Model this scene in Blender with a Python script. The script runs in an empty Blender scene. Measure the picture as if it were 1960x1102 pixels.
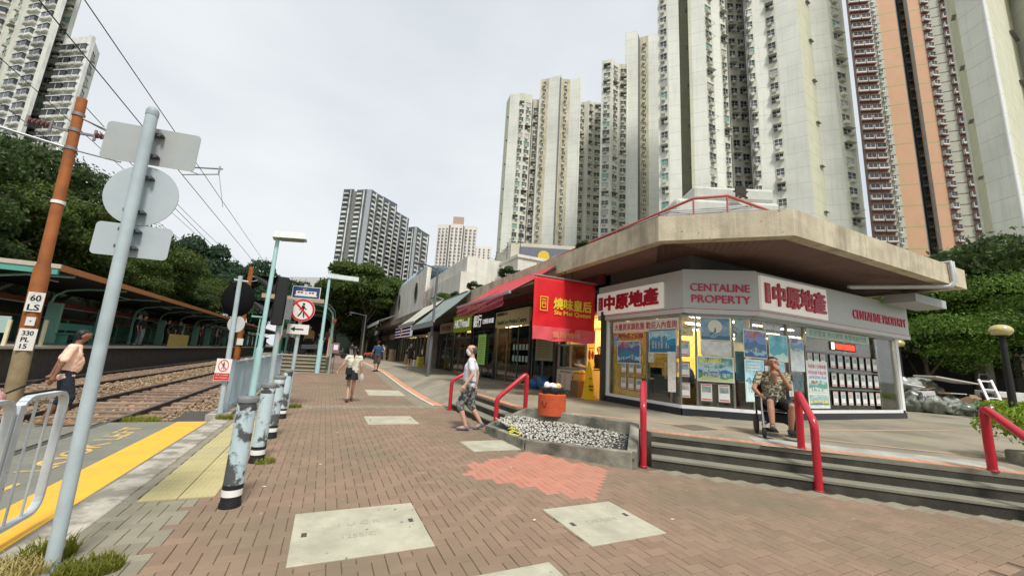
import bpy, math, random
import numpy as np
from mathutils import Matrix, Vector
random.seed(7); rng = np.random.default_rng(7)
S = bpy.context.scene; COL = S.collection; PI = math.pi
def R(a): return math.radians(a)
# ---------------------------------------------------------------- camera
f_px, yaw, pit, rol = 740.0, R(24.9), math.atan(135/740.0), R(3.5)
Fw = Vector((math.sin(yaw)*math.cos(pit), math.cos(yaw)*math.cos(pit), math.sin(pit)))
R0 = Vector((math.cos(yaw), -math.sin(yaw), 0)); U0 = R0.cross(Fw)
Rv = R0*math.cos(rol)+U0*math.sin(rol); Uv = -R0*math.sin(rol)+U0*math.cos(rol)
cam = bpy.data.objects.new('camera', bpy.data.cameras.new('camera')); COL.objects.link(cam)
cam.matrix_world = Matrix(((Rv.x,Uv.x,-Fw.x,0),(Rv.y,Uv.y,-Fw.y,0),(Rv.z,Uv.z,-Fw.z,1.5),(0,0,0,1)))
cam.data.sensor_width = 36.0; cam.data.lens = 36.0*f_px/1960.0
cam.data.clip_start = 0.05; cam.data.clip_end = 3000; S.camera = cam
CAM = np.array([0,0,1.5])
# ---------------------------------------------------------------- world, sun, exposure
w = bpy.data.worlds.new('World'); S.world = w; w.use_nodes = True
nt = w.node_tree; N = nt.nodes; Lk = nt.links
bg = N['Background']
sky = N.new('ShaderNodeTexSky'); sky.sky_type = 'NISHITA'; sky.sun_disc = False
sky.sun_elevation = R(58); sky.sun_rotation = R(184)
sc = N.new('ShaderNodeMix'); sc.data_type='RGBA'; sc.blend_type='MULTIPLY'; sc.inputs[0].default_value=1
Lk.new(sky.outputs[0], sc.inputs[6]); sc.inputs[7].default_value=(.6,.6,.6,1)
tc = N.new('ShaderNodeTexCoord'); mp = N.new('ShaderNodeMapping'); mp.inputs['Scale'].default_value=(1,1,2.2)
nz = N.new('ShaderNodeTexNoise'); nz.inputs['Scale'].default_value=1.6; nz.inputs['Detail'].default_value=5; nz.inputs['Roughness'].default_value=.5
Lk.new(tc.outputs['Generated'], mp.inputs[0]); Lk.new(mp.outputs[0], nz.inputs['Vector'])
cr = N.new('ShaderNodeValToRGB'); cr.color_ramp.elements[0].position=.3; cr.color_ramp.elements[1].position=.7
cr.color_ramp.elements[0].color=(4.6,4.95,5.3,1); cr.color_ramp.elements[1].color=(6.0,6.2,6.35,1)
Lk.new(nz.outputs['Fac'], cr.inputs[0])
mx = N.new('ShaderNodeMix'); mx.data_type='RGBA'; mx.inputs[0].default_value=.95
Lk.new(sc.outputs[2], mx.inputs[6]); Lk.new(cr.outputs[0], mx.inputs[7])
Lk.new(mx.outputs[2], bg.inputs['Color']); bg.inputs['Strength'].default_value = .1
sun = bpy.data.objects.new('sun', bpy.data.lights.new('sun','SUN')); COL.objects.link(sun)
sun.data.energy = 2.5; sun.data.angle = R(12); sun.data.color=(1,.96,.9)
sd = Vector((math.sin(R(184))*math.cos(R(58)), math.cos(R(184))*math.cos(R(58)), math.sin(R(58))))
sun.rotation_euler = sd.to_track_quat('Z','Y').to_euler()
S.view_settings.view_transform='Standard'; S.view_settings.look='None'; S.view_settings.gamma=1; S.view_settings.exposure=0.62
S.view_settings.use_curve_mapping=False
# ---------------------------------------------------------------- materials
MATS = {}
def mat(name, col, rough=.8, var=.12, scale=3., bump=.0, metal=0., streak=0., emit=0., spec=.4, tint=0., dirt=None, dirtamt=0., dscale=.8, bscale=40., trans=0., stripes=None, col2=None, thr=(.45,.55), coat=0., spots=None):
    if name in MATS: return MATS[name]
    m = bpy.data.materials.new(name); MATS[name]=m; m.use_nodes=True
    n=m.node_tree.nodes; l=m.node_tree.links; b=n['Principled BSDF']
    b.inputs['Roughness'].default_value=rough; b.inputs['Metallic'].default_value=metal
    b.inputs['Specular IOR Level'].default_value=spec
    if coat: b.inputs['Coat Weight'].default_value=coat
    geo=n.new('ShaderNodeNewGeometry'); c4=tuple(col)+(1,)
    def noise(sc,det=4,vec=None,rgh=.6):
        t=n.new('ShaderNodeTexNoise'); t.inputs['Scale'].default_value=sc; t.inputs['Detail'].default_value=det; t.inputs['Roughness'].default_value=rgh
        l.new(vec or geo.outputs['Position'], t.inputs['Vector']); return t.outputs['Fac']
    def ramp(src,p0,p1,a,bb):
        r=n.new('ShaderNodeMapRange'); r.inputs[1].default_value=p0; r.inputs[2].default_value=p1; r.inputs[3].default_value=a; r.inputs[4].default_value=bb
        l.new(src,r.inputs[0]); return r.outputs[0]
    def mix(fac,a,bb,mode='MIX'):
        q=n.new('ShaderNodeMix'); q.data_type='RGBA'; q.blend_type=mode
        if isinstance(fac,float): q.inputs[0].default_value=fac
        else: l.new(fac,q.inputs[0])
        for i,v in ((6,a),(7,bb)):
            if isinstance(v,tuple): q.inputs[i].default_value=v
            else: l.new(v,q.inputs[i])
        return q.outputs[2]
    def grey(v):
        q=n.new('ShaderNodeCombineColor')
        for i in range(3): l.new(v,q.inputs[i])
        return q.outputs[0]
    cur=c4
    if col2 is not None:
        cur=mix(ramp(noise(scale,5),thr[0],thr[1],0,1),c4,tuple(col2)+(1,))
    if var: cur=mix(1.,cur,grey(ramp(noise(scale*2.3+.1,6),.25,.75,1-var,1+var)),'MULTIPLY')
    if tint:
        at=n.new('ShaderNodeAttribute'); at.attribute_name='tint'; oi=n.new('ShaderNodeObjectInfo')
        a=n.new('ShaderNodeMath'); a.operation='ADD'; l.new(at.outputs['Fac'],a.inputs[0]); l.new(oi.outputs['Random'],a.inputs[1])
        fr=n.new('ShaderNodeMath'); fr.operation='FRACT'; l.new(a.outputs[0],fr.inputs[0])
        cur=mix(1.,cur,grey(ramp(fr.outputs[0],0,1,1-tint,1+tint)),'MULTIPLY')
    if dirt:
        cur=mix(ramp(noise(dscale,6),.42,.68,0,dirtamt),cur,tuple(dirt)+(1,))
    if spots:
        cur=mix(ramp(noise(spots[0],2),spots[1],spots[1]+.02,0,.8),cur,tuple(spots[2])+(1,))
    if streak:
        v=n.new('ShaderNodeMapping'); v.inputs['Scale'].default_value=(1.6,1.6,.07); l.new(geo.outputs['Position'],v.inputs[0])
        cur=mix(ramp(noise(1.5,6,v.outputs[0],.7),.5,.8,0,streak),cur,(.09,.08,.06,1))
    if stripes: # (period z, width fraction, colour)
        sp=n.new('ShaderNodeSeparateXYZ'); l.new(geo.outputs['Position'],sp.inputs[0])
        d=n.new('ShaderNodeMath'); d.operation='DIVIDE'; d.inputs[1].default_value=stripes[0]; l.new(sp.outputs[2],d.inputs[0])
        f=n.new('ShaderNodeMath'); f.operation='FRACT'; l.new(d.outputs[0],f.inputs[0])
        lt=n.new('ShaderNodeMath'); lt.operation='LESS_THAN'; lt.inputs[1].default_value=stripes[1]; l.new(f.outputs[0],lt.inputs[0])
        cur=mix(lt.outputs[0],cur,tuple(stripes[2])+(1,))
    if isinstance(cur,tuple): b.inputs['Base Color'].default_value=cur
    else: l.new(cur,b.inputs['Base Color'])
    if bump:
        bp=n.new('ShaderNodeBump'); bp.inputs['Strength'].default_value=bump; bp.inputs['Distance'].default_value=.02
        l.new(noise(bscale,6),bp.inputs['Height']); l.new(bp.outputs[0],b.inputs['Normal'])
    if emit:
        b.inputs['Emission Strength'].default_value=emit
        if isinstance(cur,tuple): b.inputs['Emission Color'].default_value=cur
        else: l.new(cur,b.inputs['Emission Color'])
    if trans:
        b.inputs['Alpha'].default_value=trans
    return m
def leafmat(name,col,col2=None):
    m=mat(name,col,rough=.6,var=.35,scale=.35,tint=.55,spec=.25)
    n=m.node_tree.nodes; l=m.node_tree.links; b=n['Principled BSDF']
    t=n.new('ShaderNodeBsdfTranslucent'); t.inputs[0].default_value=(col[0]*1.6,col[1]*1.8,col[2],1)
    ms=n.new('ShaderNodeMixShader'); ms.inputs[0].default_value=.3
    l.new(b.outputs[0],ms.inputs[1]); l.new(t.outputs[0],ms.inputs[2]); l.new(ms.outputs[0],n['Material Output'].inputs[0]); return m
def glassmat(name,col=(.8,.9,.88),alpha=.25,rough=.03):
    if name in MATS: return MATS[name]
    m=bpy.data.materials.new(name); MATS[name]=m; m.use_nodes=True; n=m.node_tree.nodes; l=m.node_tree.links
    tr=n.new('ShaderNodeBsdfTransparent'); tr.inputs[0].default_value=tuple(col)+(1,)
    gl=n.new('ShaderNodeBsdfGlossy'); gl.inputs['Roughness'].default_value=rough
    fr=n.new('ShaderNodeFresnel'); fr.inputs[0].default_value=1.5
    mm=n.new('ShaderNodeMath'); mm.operation='MULTIPLY_ADD'; mm.inputs[1].default_value=.9; mm.inputs[2].default_value=alpha*.12
    l.new(fr.outputs[0],mm.inputs[0]); ms=n.new('ShaderNodeMixShader'); l.new(mm.outputs[0],ms.inputs[0]); l.new(tr.outputs[0],ms.inputs[1]); l.new(gl.outputs[0],ms.inputs[2])
    l.new(ms.outputs[0],n['Material Output'].inputs[0]); return m
# ---------------------------------------------------------------- mesh builder
WM = {}
def wm(o): return WM.get(o.name, Matrix.Identity(4)) if o else Matrix.Identity(4)
class MB:
    def __init__(s,M=None): s.v=[];s.f=[];s.m=[];s.s=[];s.M=M or Matrix.Identity(4);s.k=0
    def add(s,vs,fs,sm=False):
        b=len(s.v); M=s.M; s.v+= [tuple(M@Vector(v)) for v in vs]
        flip = M.to_3x3().determinant()<0
        for f in fs: s.f.append([b+i for i in (reversed(f) if flip else f)]); s.m.append(s.k); s.s.append(sm)
        return s
    def box(s,x0,x1,y0,y1,z0,z1,T=None):
        if x1<x0:x0,x1=x1,x0
        if y1<y0:y0,y1=y1,y0
        if z1<z0:z0,z1=z1,z0
        v=[(x0,y0,z0),(x1,y0,z0),(x1,y1,z0),(x0,y1,z0),(x0,y0,z1),(x1,y0,z1),(x1,y1,z1),(x0,y1,z1)]
        if T: v=[tuple(T@Vector(p)) for p in v]
        return s.add(v,[[0,3,2,1],[4,5,6,7],[0,1,5,4],[1,2,6,5],[2,3,7,6],[3,0,4,7]])
    def bar(s,p,q,a,b=None,up=(0,0,1)):
        b=b or a; p=Vector(p);q=Vector(q); d=(q-p); L=d.length; d.normalize(); x=d.cross(Vector(up))
        if x.length<1e-4: x=d.cross(Vector((1,0,0)))
        x.normalize(); y=x.cross(d)
        T=Matrix(((x.x,d.x,y.x,p.x),(x.y,d.y,y.y,p.y),(x.z,d.z,y.z,p.z),(0,0,0,1)))
        return s.box(-a/2,a/2,0,L,-b/2,b/2,T)
    def quad(s,*p): return s.add(p,[[0,1,2,3][:len(p)] if len(p)<=4 else list(range(len(p)))])
    def prism(s,poly,z0,z1,top=None):
        n=len(poly); a=sum(poly[i][0]*poly[(i+1)%n][1]-poly[(i+1)%n][0]*poly[i][1] for i in range(n))
        if a<0: poly=poly[::-1]; top=top[::-1] if top else None
        t=top or poly
        v=[(p[0],p[1],z0 if len(p)<3 else p[2]) for p in poly]+[(p[0],p[1],z1 if len(p)<3 else p[2]) for p in t]
        return s.add(v,[list(range(n))[::-1],list(range(n,2*n))]+[[i,(i+1)%n,n+(i+1)%n,n+i] for i in range(n)])
    def tube(s,pts,r,n=8,caps=True,sm=True):
        pts=[Vector(p) for p in pts]; rs=r if isinstance(r,(list,tuple)) else [r]*len(pts); vs=[];fs=[]
        ref=None
        for i,p in enumerate(pts):
            d=(pts[min(i+1,len(pts)-1)]-pts[max(i-1,0)]).normalized()
            if ref is None: ref=Vector((0,0,1)) if abs(d.z)<.9 else Vector((1,0,0))
            x=d.cross(ref).normalized(); y=x.cross(d).normalized(); ref=y if abs(d.dot(y))<.9 else ref
            for k in range(n):
                a=2*PI*k/n; vs.append(tuple(p+(x*math.cos(a)+y*math.sin(a))*rs[i]))
        m=len(pts)
        for i in range(m-1):
            for k in range(n): fs.append([i*n+k,i*n+(k+1)%n,(i+1)*n+(k+1)%n,(i+1)*n+k])
        s.add(vs,fs,sm)
        if caps: s.add(vs[:n],[list(range(n))[::-1]]); s.add(vs[-n:],[list(range(n))])
        return s
    def lathe(s,prof,c=(0,0,0),n=16,sm=True):
        vs=[];fs=[]
        for r,z in prof:
            for k in range(n): a=2*PI*k/n; vs.append((c[0]+r*math.cos(a),c[1]+r*math.sin(a),c[2]+z))
        for i in range(len(prof)-1):
            for k in range(n): fs.append([i*n+k,i*n+(k+1)%n,(i+1)*n+(k+1)%n,(i+1)*n+k])
        s.add(vs,fs,sm); s.add(vs[:n],[list(range(n))[::-1]]); s.add(vs[-n:],[list(range(n))]); return s
    def ell(s,c,rx,ry,rz,n=10,m=6,sm=True):
        vs=[(c[0],c[1],c[2]-rz)];fs=[]
        for i in range(1,m):
            t=-PI/2+PI*i/m
            for k in range(n): a=2*PI*k/n; vs.append((c[0]+rx*math.cos(t)*math.cos(a),c[1]+ry*math.cos(t)*math.sin(a),c[2]+rz*math.sin(t)))
        vs.append((c[0],c[1],c[2]+rz)); L=len(vs)-1
        for k in range(n): fs.append([0,1+(k+1)%n,1+k]); fs.append([L,L-n+k,L-n+(k+1)%n])
        for i in range(m-2):
            for k in range(n): a=1+i*n; fs.append([a+k,a+(k+1)%n,a+n+(k+1)%n,a+n+k])
        return s.add(vs,fs,sm)
    def mesh(s,name,mats):
        me=bpy.data.meshes.new(name); me.from_pydata(s.v,[],s.f); 
        for m in (mats if isinstance(mats,(list,tuple)) else [mats]): me.materials.append(m)
        me.polygons.foreach_set('material_index',s.m); me.polygons.foreach_set('use_smooth',s.s); me.update(); return me
    def build(s,name,mats,parent=None,local=False,bevel=0):
        if parent and not local:
            I=wm(parent).inverted(); s.v=[tuple(I@Vector(v)) for v in s.v]
        o=bpy.data.objects.new(name,s.mesh(name,mats)); COL.objects.link(o); o.parent=parent
        WM[o.name]=wm(parent)
        if bevel:
            b=o.modifiers.new('bevel','BEVEL'); b.width=bevel; b.segments=2; b.limit_method='ANGLE'
        return o
def thing(name,label,cat,loc=(0,0,0),rz=0,group=None):
    o=bpy.data.objects.new(name,None); COL.objects.link(o); o.location=loc; o.rotation_euler=(0,0,rz); o.empty_display_size=.2
    o['label']=label; o['category']=cat
    if group:o['group']=group
    WM[o.name]=Matrix.Translation(loc)@Matrix.Rotation(rz,4,'Z'); return o
def tag(o,label=None,cat=None,group=None,kind=None):
    for k,v in (('label',label),('category',cat),('group',group),('kind',kind)):
        if v:o[k]=v
    return o
def struct(o): o['kind']='structure'; return o
def addobj(name,me,parent,M=None):
    o=bpy.data.objects.new(name,me); COL.objects.link(o); o.parent=parent
    if M is not None: o.matrix_local=M
    WM[o.name]=wm(parent)@(M if M is not None else Matrix.Identity(4)); return o
def dup(root,loc,rz,label,group=None):
    r=root.copy(); COL.objects.link(r); r.location=loc; r.rotation_euler=(0,0,rz); r['label']=label
    if group:r['group']=group
    for ch in list(root.children):
        c=ch.copy(); COL.objects.link(c); c.parent=r
        for g in list(ch.children):
            d=g.copy(); COL.objects.link(d); d.parent=c
    return r
def joined(name,items,parent,mats,local=False):
    """items: list of (mesh, Matrix). one mesh holding all, with a per-piece tint."""
    V=[];F=[];MI=[];SM=[];T=[];base=0; cache={}
    P=np.array(wm(parent).inverted()) if parent and not local else np.eye(4)
    for me,M in items:
        if me.name not in cache:
            co=np.empty(len(me.vertices)*3); me.vertices.foreach_get('co',co)
            cache[me.name]=(co.reshape(-1,3),[tuple(p.vertices) for p in me.polygons],[p.material_index for p in me.polygons],[p.use_smooth for p in me.polygons])
        co,fs,mi,sm=cache[me.name]; A=P@np.array(M)
        V.append(co@A[:3,:3].T+A[:3,3]); F+=[[base+i for i in f] for f in fs]; MI+=mi; SM+=sm
        T.append(np.full(len(co),rng.random())); base+=len(co)
    me=bpy.data.meshes.new(name); me.from_pydata(np.concatenate(V).tolist(),[],F)
    for m in mats: me.materials.append(m)
    me.polygons.foreach_set('material_index',MI); me.polygons.foreach_set('use_smooth',SM)
    a=me.attributes.new('tint','FLOAT','POINT'); a.data.foreach_set('value',np.concatenate(T)); me.update()
    o=bpy.data.objects.new(name,me); COL.objects.link(o); o.parent=parent; WM[o.name]=wm(parent); return o
def pieces(name,parent,items,cap=300,stuffname=None):
    """world-space (mesh, Matrix) pieces: the nearest `cap` are objects, the rest one joined part."""
    items=sorted(items,key=lambda it:(it[1].translation-Vector(CAM)).length)
    I=wm(parent).inverted()
    for me,M in items[:cap]: addobj(name,me,parent,I@M)
    if items[cap:]:
        o=joined(stuffname or name,items[cap:],parent,list(items[0][0].materials)); o['kind']='stuff'
def frame(o,x,up=(0,0,1)):
    x=Vector(x).normalized(); u=Vector(up).normalized(); n=x.cross(u)
    return Matrix(((x.x,u.x,n.x,o[0]),(x.y,u.y,n.y,o[1]),(x.z,u.z,n.z,o[2]),(0,0,0,1)))
FONTC={}
def text(s,parent,M,w,h,m,name='lettering',ext=.01,bold=0.,local=False,fitw=True):
    c=bpy.data.curves.new('t','FONT'); c.body=s; c.extrude=.02; c.resolution_u=3; c.align_x='LEFT'
    o=bpy.data.objects.new('t',c); COL.objects.link(o); bpy.context.view_layer.update()
    me=bpy.data.meshes.new_from_object(o.evaluated_get(bpy.context.evaluated_depsgraph_get()))
    bpy.data.objects.remove(o); me.name=name
    co=np.empty(len(me.vertices)*3); me.vertices.foreach_get('co',co); co=co.reshape(-1,3)
    if not len(co): return None
    mn=co.min(0); mxx=co.max(0); sz=mxx-mn; co-= (mn+mxx)/2
    sx=w/sz[0]; sy=h/sz[1]
    if not fitw: sx=sy=min(sx,sy)
    co*= (sx,sy,ext/sz[2] if sz[2]>0 else 1)
    if bold>.003:   # heavier strokes: shifted copies of the outline, each a hair behind the last
        d=bold*sy*1.3; nv=len(me.vertices); fs=[tuple(p.vertices) for p in me.polygons]; V=[];F=[]
        for k,(dx,dy) in enumerate(((0,0),(d,0),(-d,0),(0,d),(0,-d),(d*.8,d*.8),(-d*.8,-d*.8))):
            V.append(co+np.array([dx,dy,-.0004*k])); F+=[tuple(i+nv*k for i in f) for f in fs]
        co=np.concatenate(V); me=bpy.data.meshes.new(name); me.from_pydata(co.tolist(),[],F)
    A=np.array((wm(parent).inverted() if parent and not local else Matrix.Identity(4))@M)
    co=co@A[:3,:3].T+A[:3,3]; me.vertices.foreach_set('co',co.ravel()); me.materials.clear(); me.materials.append(m); me.update()
    o=bpy.data.objects.new(name,me); COL.objects.link(o); o.parent=parent; WM[o.name]=wm(parent); return o
def T3(x,y,z): return Matrix.Translation((x,y,z))
# ================================================================ materials used widely
conc=mat('concrete',(.36,.34,.29),.9,.15,1.5,.25,dirt=(.17,.16,.13),dirtamt=.5,dscale=1.2)
conc_l=mat('concrete_light',(.5,.49,.43),.9,.1,2,.2,dirt=(.33,.31,.26),dirtamt=.5,dscale=2)
conc_d=mat('concrete_stained',(.30,.29,.23),.9,.25,2,.4,dirt=(.055,.055,.042),dirtamt=.85,dscale=2.2,streak=.4)
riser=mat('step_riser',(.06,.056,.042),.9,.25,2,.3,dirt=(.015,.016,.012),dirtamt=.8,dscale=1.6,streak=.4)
tread=mat('step_tread',(.215,.205,.155),.9,.15,2,.3,dirt=(.17,.17,.13),dirtamt=.6,dscale=2)
screed=mat('terrace_screed',(.30,.265,.195),.75,.12,.7,.15,dirt=(.15,.14,.105),dirtamt=.8,dscale=.75,spots=(5,.72,(.12,.11,.08)))
paver=mat('brick_paver',(.25,.168,.115),.85,.10,1.2,.3,tint=.10,dirt=(.165,.14,.09),dirtamt=.85,dscale=.45,bscale=80,spots=(7,.735,(.34,.31,.25)))
paver_g=mat('grey_paver',(.25,.225,.165),.85,.1,2.,.3,tint=.12,dirt=(.2,.19,.13),dirtamt=.6,dscale=.8,bscale=80)
paver_p=mat('salmon_paver',(.45,.195,.135),.85,.08,2.,.25,tint=.06,bscale=80,dirt=(.38,.2,.14),dirtamt=.6,dscale=1.2)
joint=mat('paver_bed',(.15,.105,.075),1,.2,8)
terra=mat('terracotta_tile',(.55,.26,.15),.8,.15,2,.2,tint=.12,dirt=(.3,.22,.15),dirtamt=.6,dscale=1)
asph=mat('crossing_asphalt',(.20,.20,.165),.9,.12,2,.3,dirt=(.13,.13,.11),dirtamt=.6,dscale=1,bscale=120)
ypaint=mat('yellow_paint',(.80,.43,.035),.6,.05,3,.1,dirt=(.60,.34,.06),dirtamt=.6,dscale=2.5)
yworn=mat('worn_yellow_paint',(.62,.42,.13),.8,.2,5,.1,dirt=(.20,.20,.165),dirtamt=1.,dscale=3)
tact=mat('tactile_yellow',(.44,.385,.19),.8,.1,2,.1,tint=.08,dirt=(.36,.33,.2),dirtamt=.6,dscale=1.2)
kerbm=mat('old_kerb',(.42,.39,.33),.95,.2,3,.5,col2=(.24,.22,.18),thr=(.45,.56),bscale=30)
steel=mat('galvanised',(.42,.44,.45),.45,.08,4,metal=.6)
paleblue=mat('pale_blue_paint',(.42,.50,.52),.5,.08,3,.05,dirt=(.29,.35,.37),dirtamt=.6,dscale=3,spots=(19,.73,(.13,.11,.09)))
teal=mat('pale_teal_paint',(.40,.62,.62),.45,.05,3)
teal_g=mat('station_green',(.10,.34,.27),.45,.08,2)
black=mat('matt_black',(.012,.012,.013),.6,.1)
white=mat('white_paint',(.78,.78,.76),.5,.04,3)
redp=mat('red_gloss',(.50,.012,.03),.28,.10,3,coat=.4,dirt=(.26,.02,.03),dirtamt=.7,dscale=7,spots=(26,.70,(.16,.07,.05)))
rust=mat('rust_orange',(.33,.105,.022),.7,.25,2,.2,dirt=(.20,.06,.02),dirtamt=.6,dscale=2,streak=.3)
railm=mat('rail_steel',(.055,.035,.028),.55,.2,6,metal=.3)
railtop=mat('rail_top',(.20,.19,.18),.35,.1,6,metal=.7)
sleeperm=mat('sleeper',(.24,.165,.12),.9,.3,3,.3,tint=.25)
ballastm=mat('ballast',(.30,.215,.13),.95,.25,6,.3,tint=.45)
blackglass=mat('dark_window',(.02,.025,.03),.08,0,spec=.6)
# ================================================================ terrain
def gh(x,y):
    """pavement height: flat near, rising gently up the street; terrace side blends to 0.44"""
    t=min(max((y-13)/14.,0),1); t=t*t*(3-2*t); h=.36*t+max(0,min(y-27,30))*.004
    if x>3.4 and y>11.0:
        s=min((x-3.4)/1.2,1); h=h*(1-s)+max(.44,h)*s
    return h
g=MB().quad((-900,-900,-.5),(900,-900,-.5),(900,900,-.5),(-900,900,-.5)).build('ground',mat('far_ground',(.16,.17,.13),1,.3,.05)); struct(g)
hl=MB(); hx=[-13.2,-16,-20,-26,-34,-60,-120]; hz=[.9,2.6,4.6,6.5,8.,9.,9.]; hy=[-20+10*k for k in range(15)]
hl.add([(x,y,z*(1+.0035*max(0,y-30))) for y in hy for x,z in zip(hx,hz)],[[j*7+i+1,j*7+i,(j+1)*7+i,(j+1)*7+i+1] for j in range(14) for i in range(6)])
struct(hl.build('hillside',mat('hill_undergrowth',(.022,.034,.012),1,.5,.8,.8,bscale=5)))
# base under the pavers (height field)
pv=MB(); nx,ny=12,48
xs=[-1.8+ (3.4+1.8)*i/nx for i in range(nx+1)]; ys=[-3+ 80*j/ny for j in range(ny+1)]
pv.add([(x,y,gh(x,y)-.012) for y in ys for x in xs],[[j*(nx+1)+i,j*(nx+1)+i+1,(j+1)*(nx+1)+i+1,(j+1)*(nx+1)+i] for j in range(ny) for i in range(nx)])
# wedge of pavement to the right, in front of the steps
pv.add([(3.4,-3,-.012),(13,-3,-.012),(9.6,0,-.012),(3.4,6.2,-.012)],[[0,1,2,3]])
pv.add([(3.4,6.2,-.012),(4.3,5.3,-.012),(4.3,11.1,-.012),(3.4,11.1,-.012)],[[0,1,2,3]])
pave=pv.build('pavement',joint); struct(pave)
# herringbone pavers
covers=[(-.06,1.0,3.28,4.25),(2.21,3.08,2.88,3.72),(1.08,1.75,2.0,2.79),(.98,2.05,8.7,9.75),(1.5,2.75,14.1,15.7),(2.35,3.35,6.15,6.9)]
bm_=MB()
def paver_mesh(L,W,t=.05):
    b=MB(); e=.004; h=.004
    v=[(-L/2,-W/2,-t),(L/2,-W/2,-t),(L/2,W/2,-t),(-L/2,W/2,-t),(-L/2,-W/2,-h),(L/2,-W/2,-h),(L/2,W/2,-h),(-L/2,W/2,-h),(-L/2+e,-W/2+e,0),(L/2-e,-W/2+e,0),(L/2-e,W/2-e,0),(-L/2+e,W/2-e,0)]
    b.add(v,[[8,9,10,11],[0,1,5,4],[1,2,6,5],[2,3,7,6],[3,0,4,7],[4,5,9,8],[5,6,10,9],[6,7,11,10],[7,4,8,11]]); return b
def inpoly(p,poly):
    c=False;n=len(poly)
    for i in range(n):
        a,b=poly[i],poly[(i+1)%n]
        if (a[1]>p[1])!=(b[1]>p[1]) and p[0]<(b[0]-a[0])*(p[1]-a[1])/(b[1]-a[1])+a[0]: c=not c
    return c
salmon=[(1.83,5.0),(2.1,5.55),(2.84,5.75),(3.25,6.05),(3.95,4.75),(2.9,3.8)]
def zone(x,y):
    if x<-1.52 or (-1.33<x<-.83 and 4.95<y<9.7): return None
    if any(a+.09<x<b-.09 and c+.09<y<d-.09 for a,b,c,d in covers): return None
    if x>3.4 and (y>11.05): return None
    if x>3.3 and x+y>9.42 and y<6.4: return None
    if x>4.35 and y>=4.7 and y<6.4: return None
    if x>3.15 and 6.1<y<7.75: return None
    if x>3.1 and 4.6<y<6.2 and (x-3.3)*(4.7-6.1)-(y-6.1)*(4.38-3.3)<0: return None
    if x>3.42 and y>7.7: return None
    if inpoly((x,y),salmon): return 'p'
    if 3.08<x<3.42 and y>11.7: return None
    if (x<-.9 and y<4.9) or x<-1.1 or 11.2<y<11.7 or (x>2.6 and y>11.7) or (x>2.6 and abs(x+y-9.3)<.2 and y<5): return 'g'
    return 'r'
lists={'r':[],'g':[],'p':[]}
PM={k:paver_mesh(.1955,.0955).mesh('paver',[m]) for k,m in (('r',paver),('g',paver_g),('p',paver_p))}
for j in range(14,330):
    for i in range(-16,140):
        k=(i-j)%4
        if k not in (0,3): continue
        if k==0: cx,cy,rz=(i+1)*.1,(j+.5)*.1,0
        else: cx,cy,rz=(i+.5)*.1,(j+1)*.1,PI/2
        if cy>4 and cx>12: continue
        z=zone(cx,cy)
        if not z: continue
        # only what the lens could see, with a margin
        if cx>2+cy*3.2: continue
        h=gh(cx,cy); M=T3(cx,cy,h+random.uniform(-.0015,.0015))@Matrix.Rotation(rz+random.uniform(-.012,.012),4,'Z')@Matrix.Rotation(random.uniform(-.004,.004),4,'X')
        lists[z].append((PM[z],M))
pieces('paver',pave,lists['r'],240); pieces('paver',pave,lists['g'],30); pieces('paver',pave,lists['p'],30)
far_pave=MB()
for j in range(30): 
    y0,y1=32.9+j*1.6,34.5+j*1.6
    far_pave.add([(-1.6,y0,gh(0,y0)+.001),(3.4,y0,gh(0,y0)+.001),(3.4,y1,gh(0,y1)+.001),(-1.6,y1,gh(0,y1)+.001)],[[0,1,2,3]])
struct(far_pave.build('far_pavement',mat('far_brick',(.27,.19,.15),.9,.15,1.5)))
# white line and red strip along the street
b=MB(); b2=MB()
for j in range(28):
    y0,y1=11.7+j*1.5,13.2+j*1.5
    b.add([(3.08,y0,gh(3,y0)+.003),(3.15,y0,gh(3,y0)+.003),(3.15,y1,gh(3,y1)+.003),(3.08,y1,gh(3,y1)+.003)],[[0,1,2,3]])
    b2.add([(3.15,y0,gh(3,y0)+.002),(3.42,y0,gh(3,y0)+.002),(3.42,y1,gh(3,y1)+.002),(3.15,y1,gh(3,y1)+.002)],[[0,1,2,3]])
struct(b.build('kerb_line',mat('worn_white',(.6,.58,.52),.8,.2,4))); struct(b2.build('terracotta_strip',terra))
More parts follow.
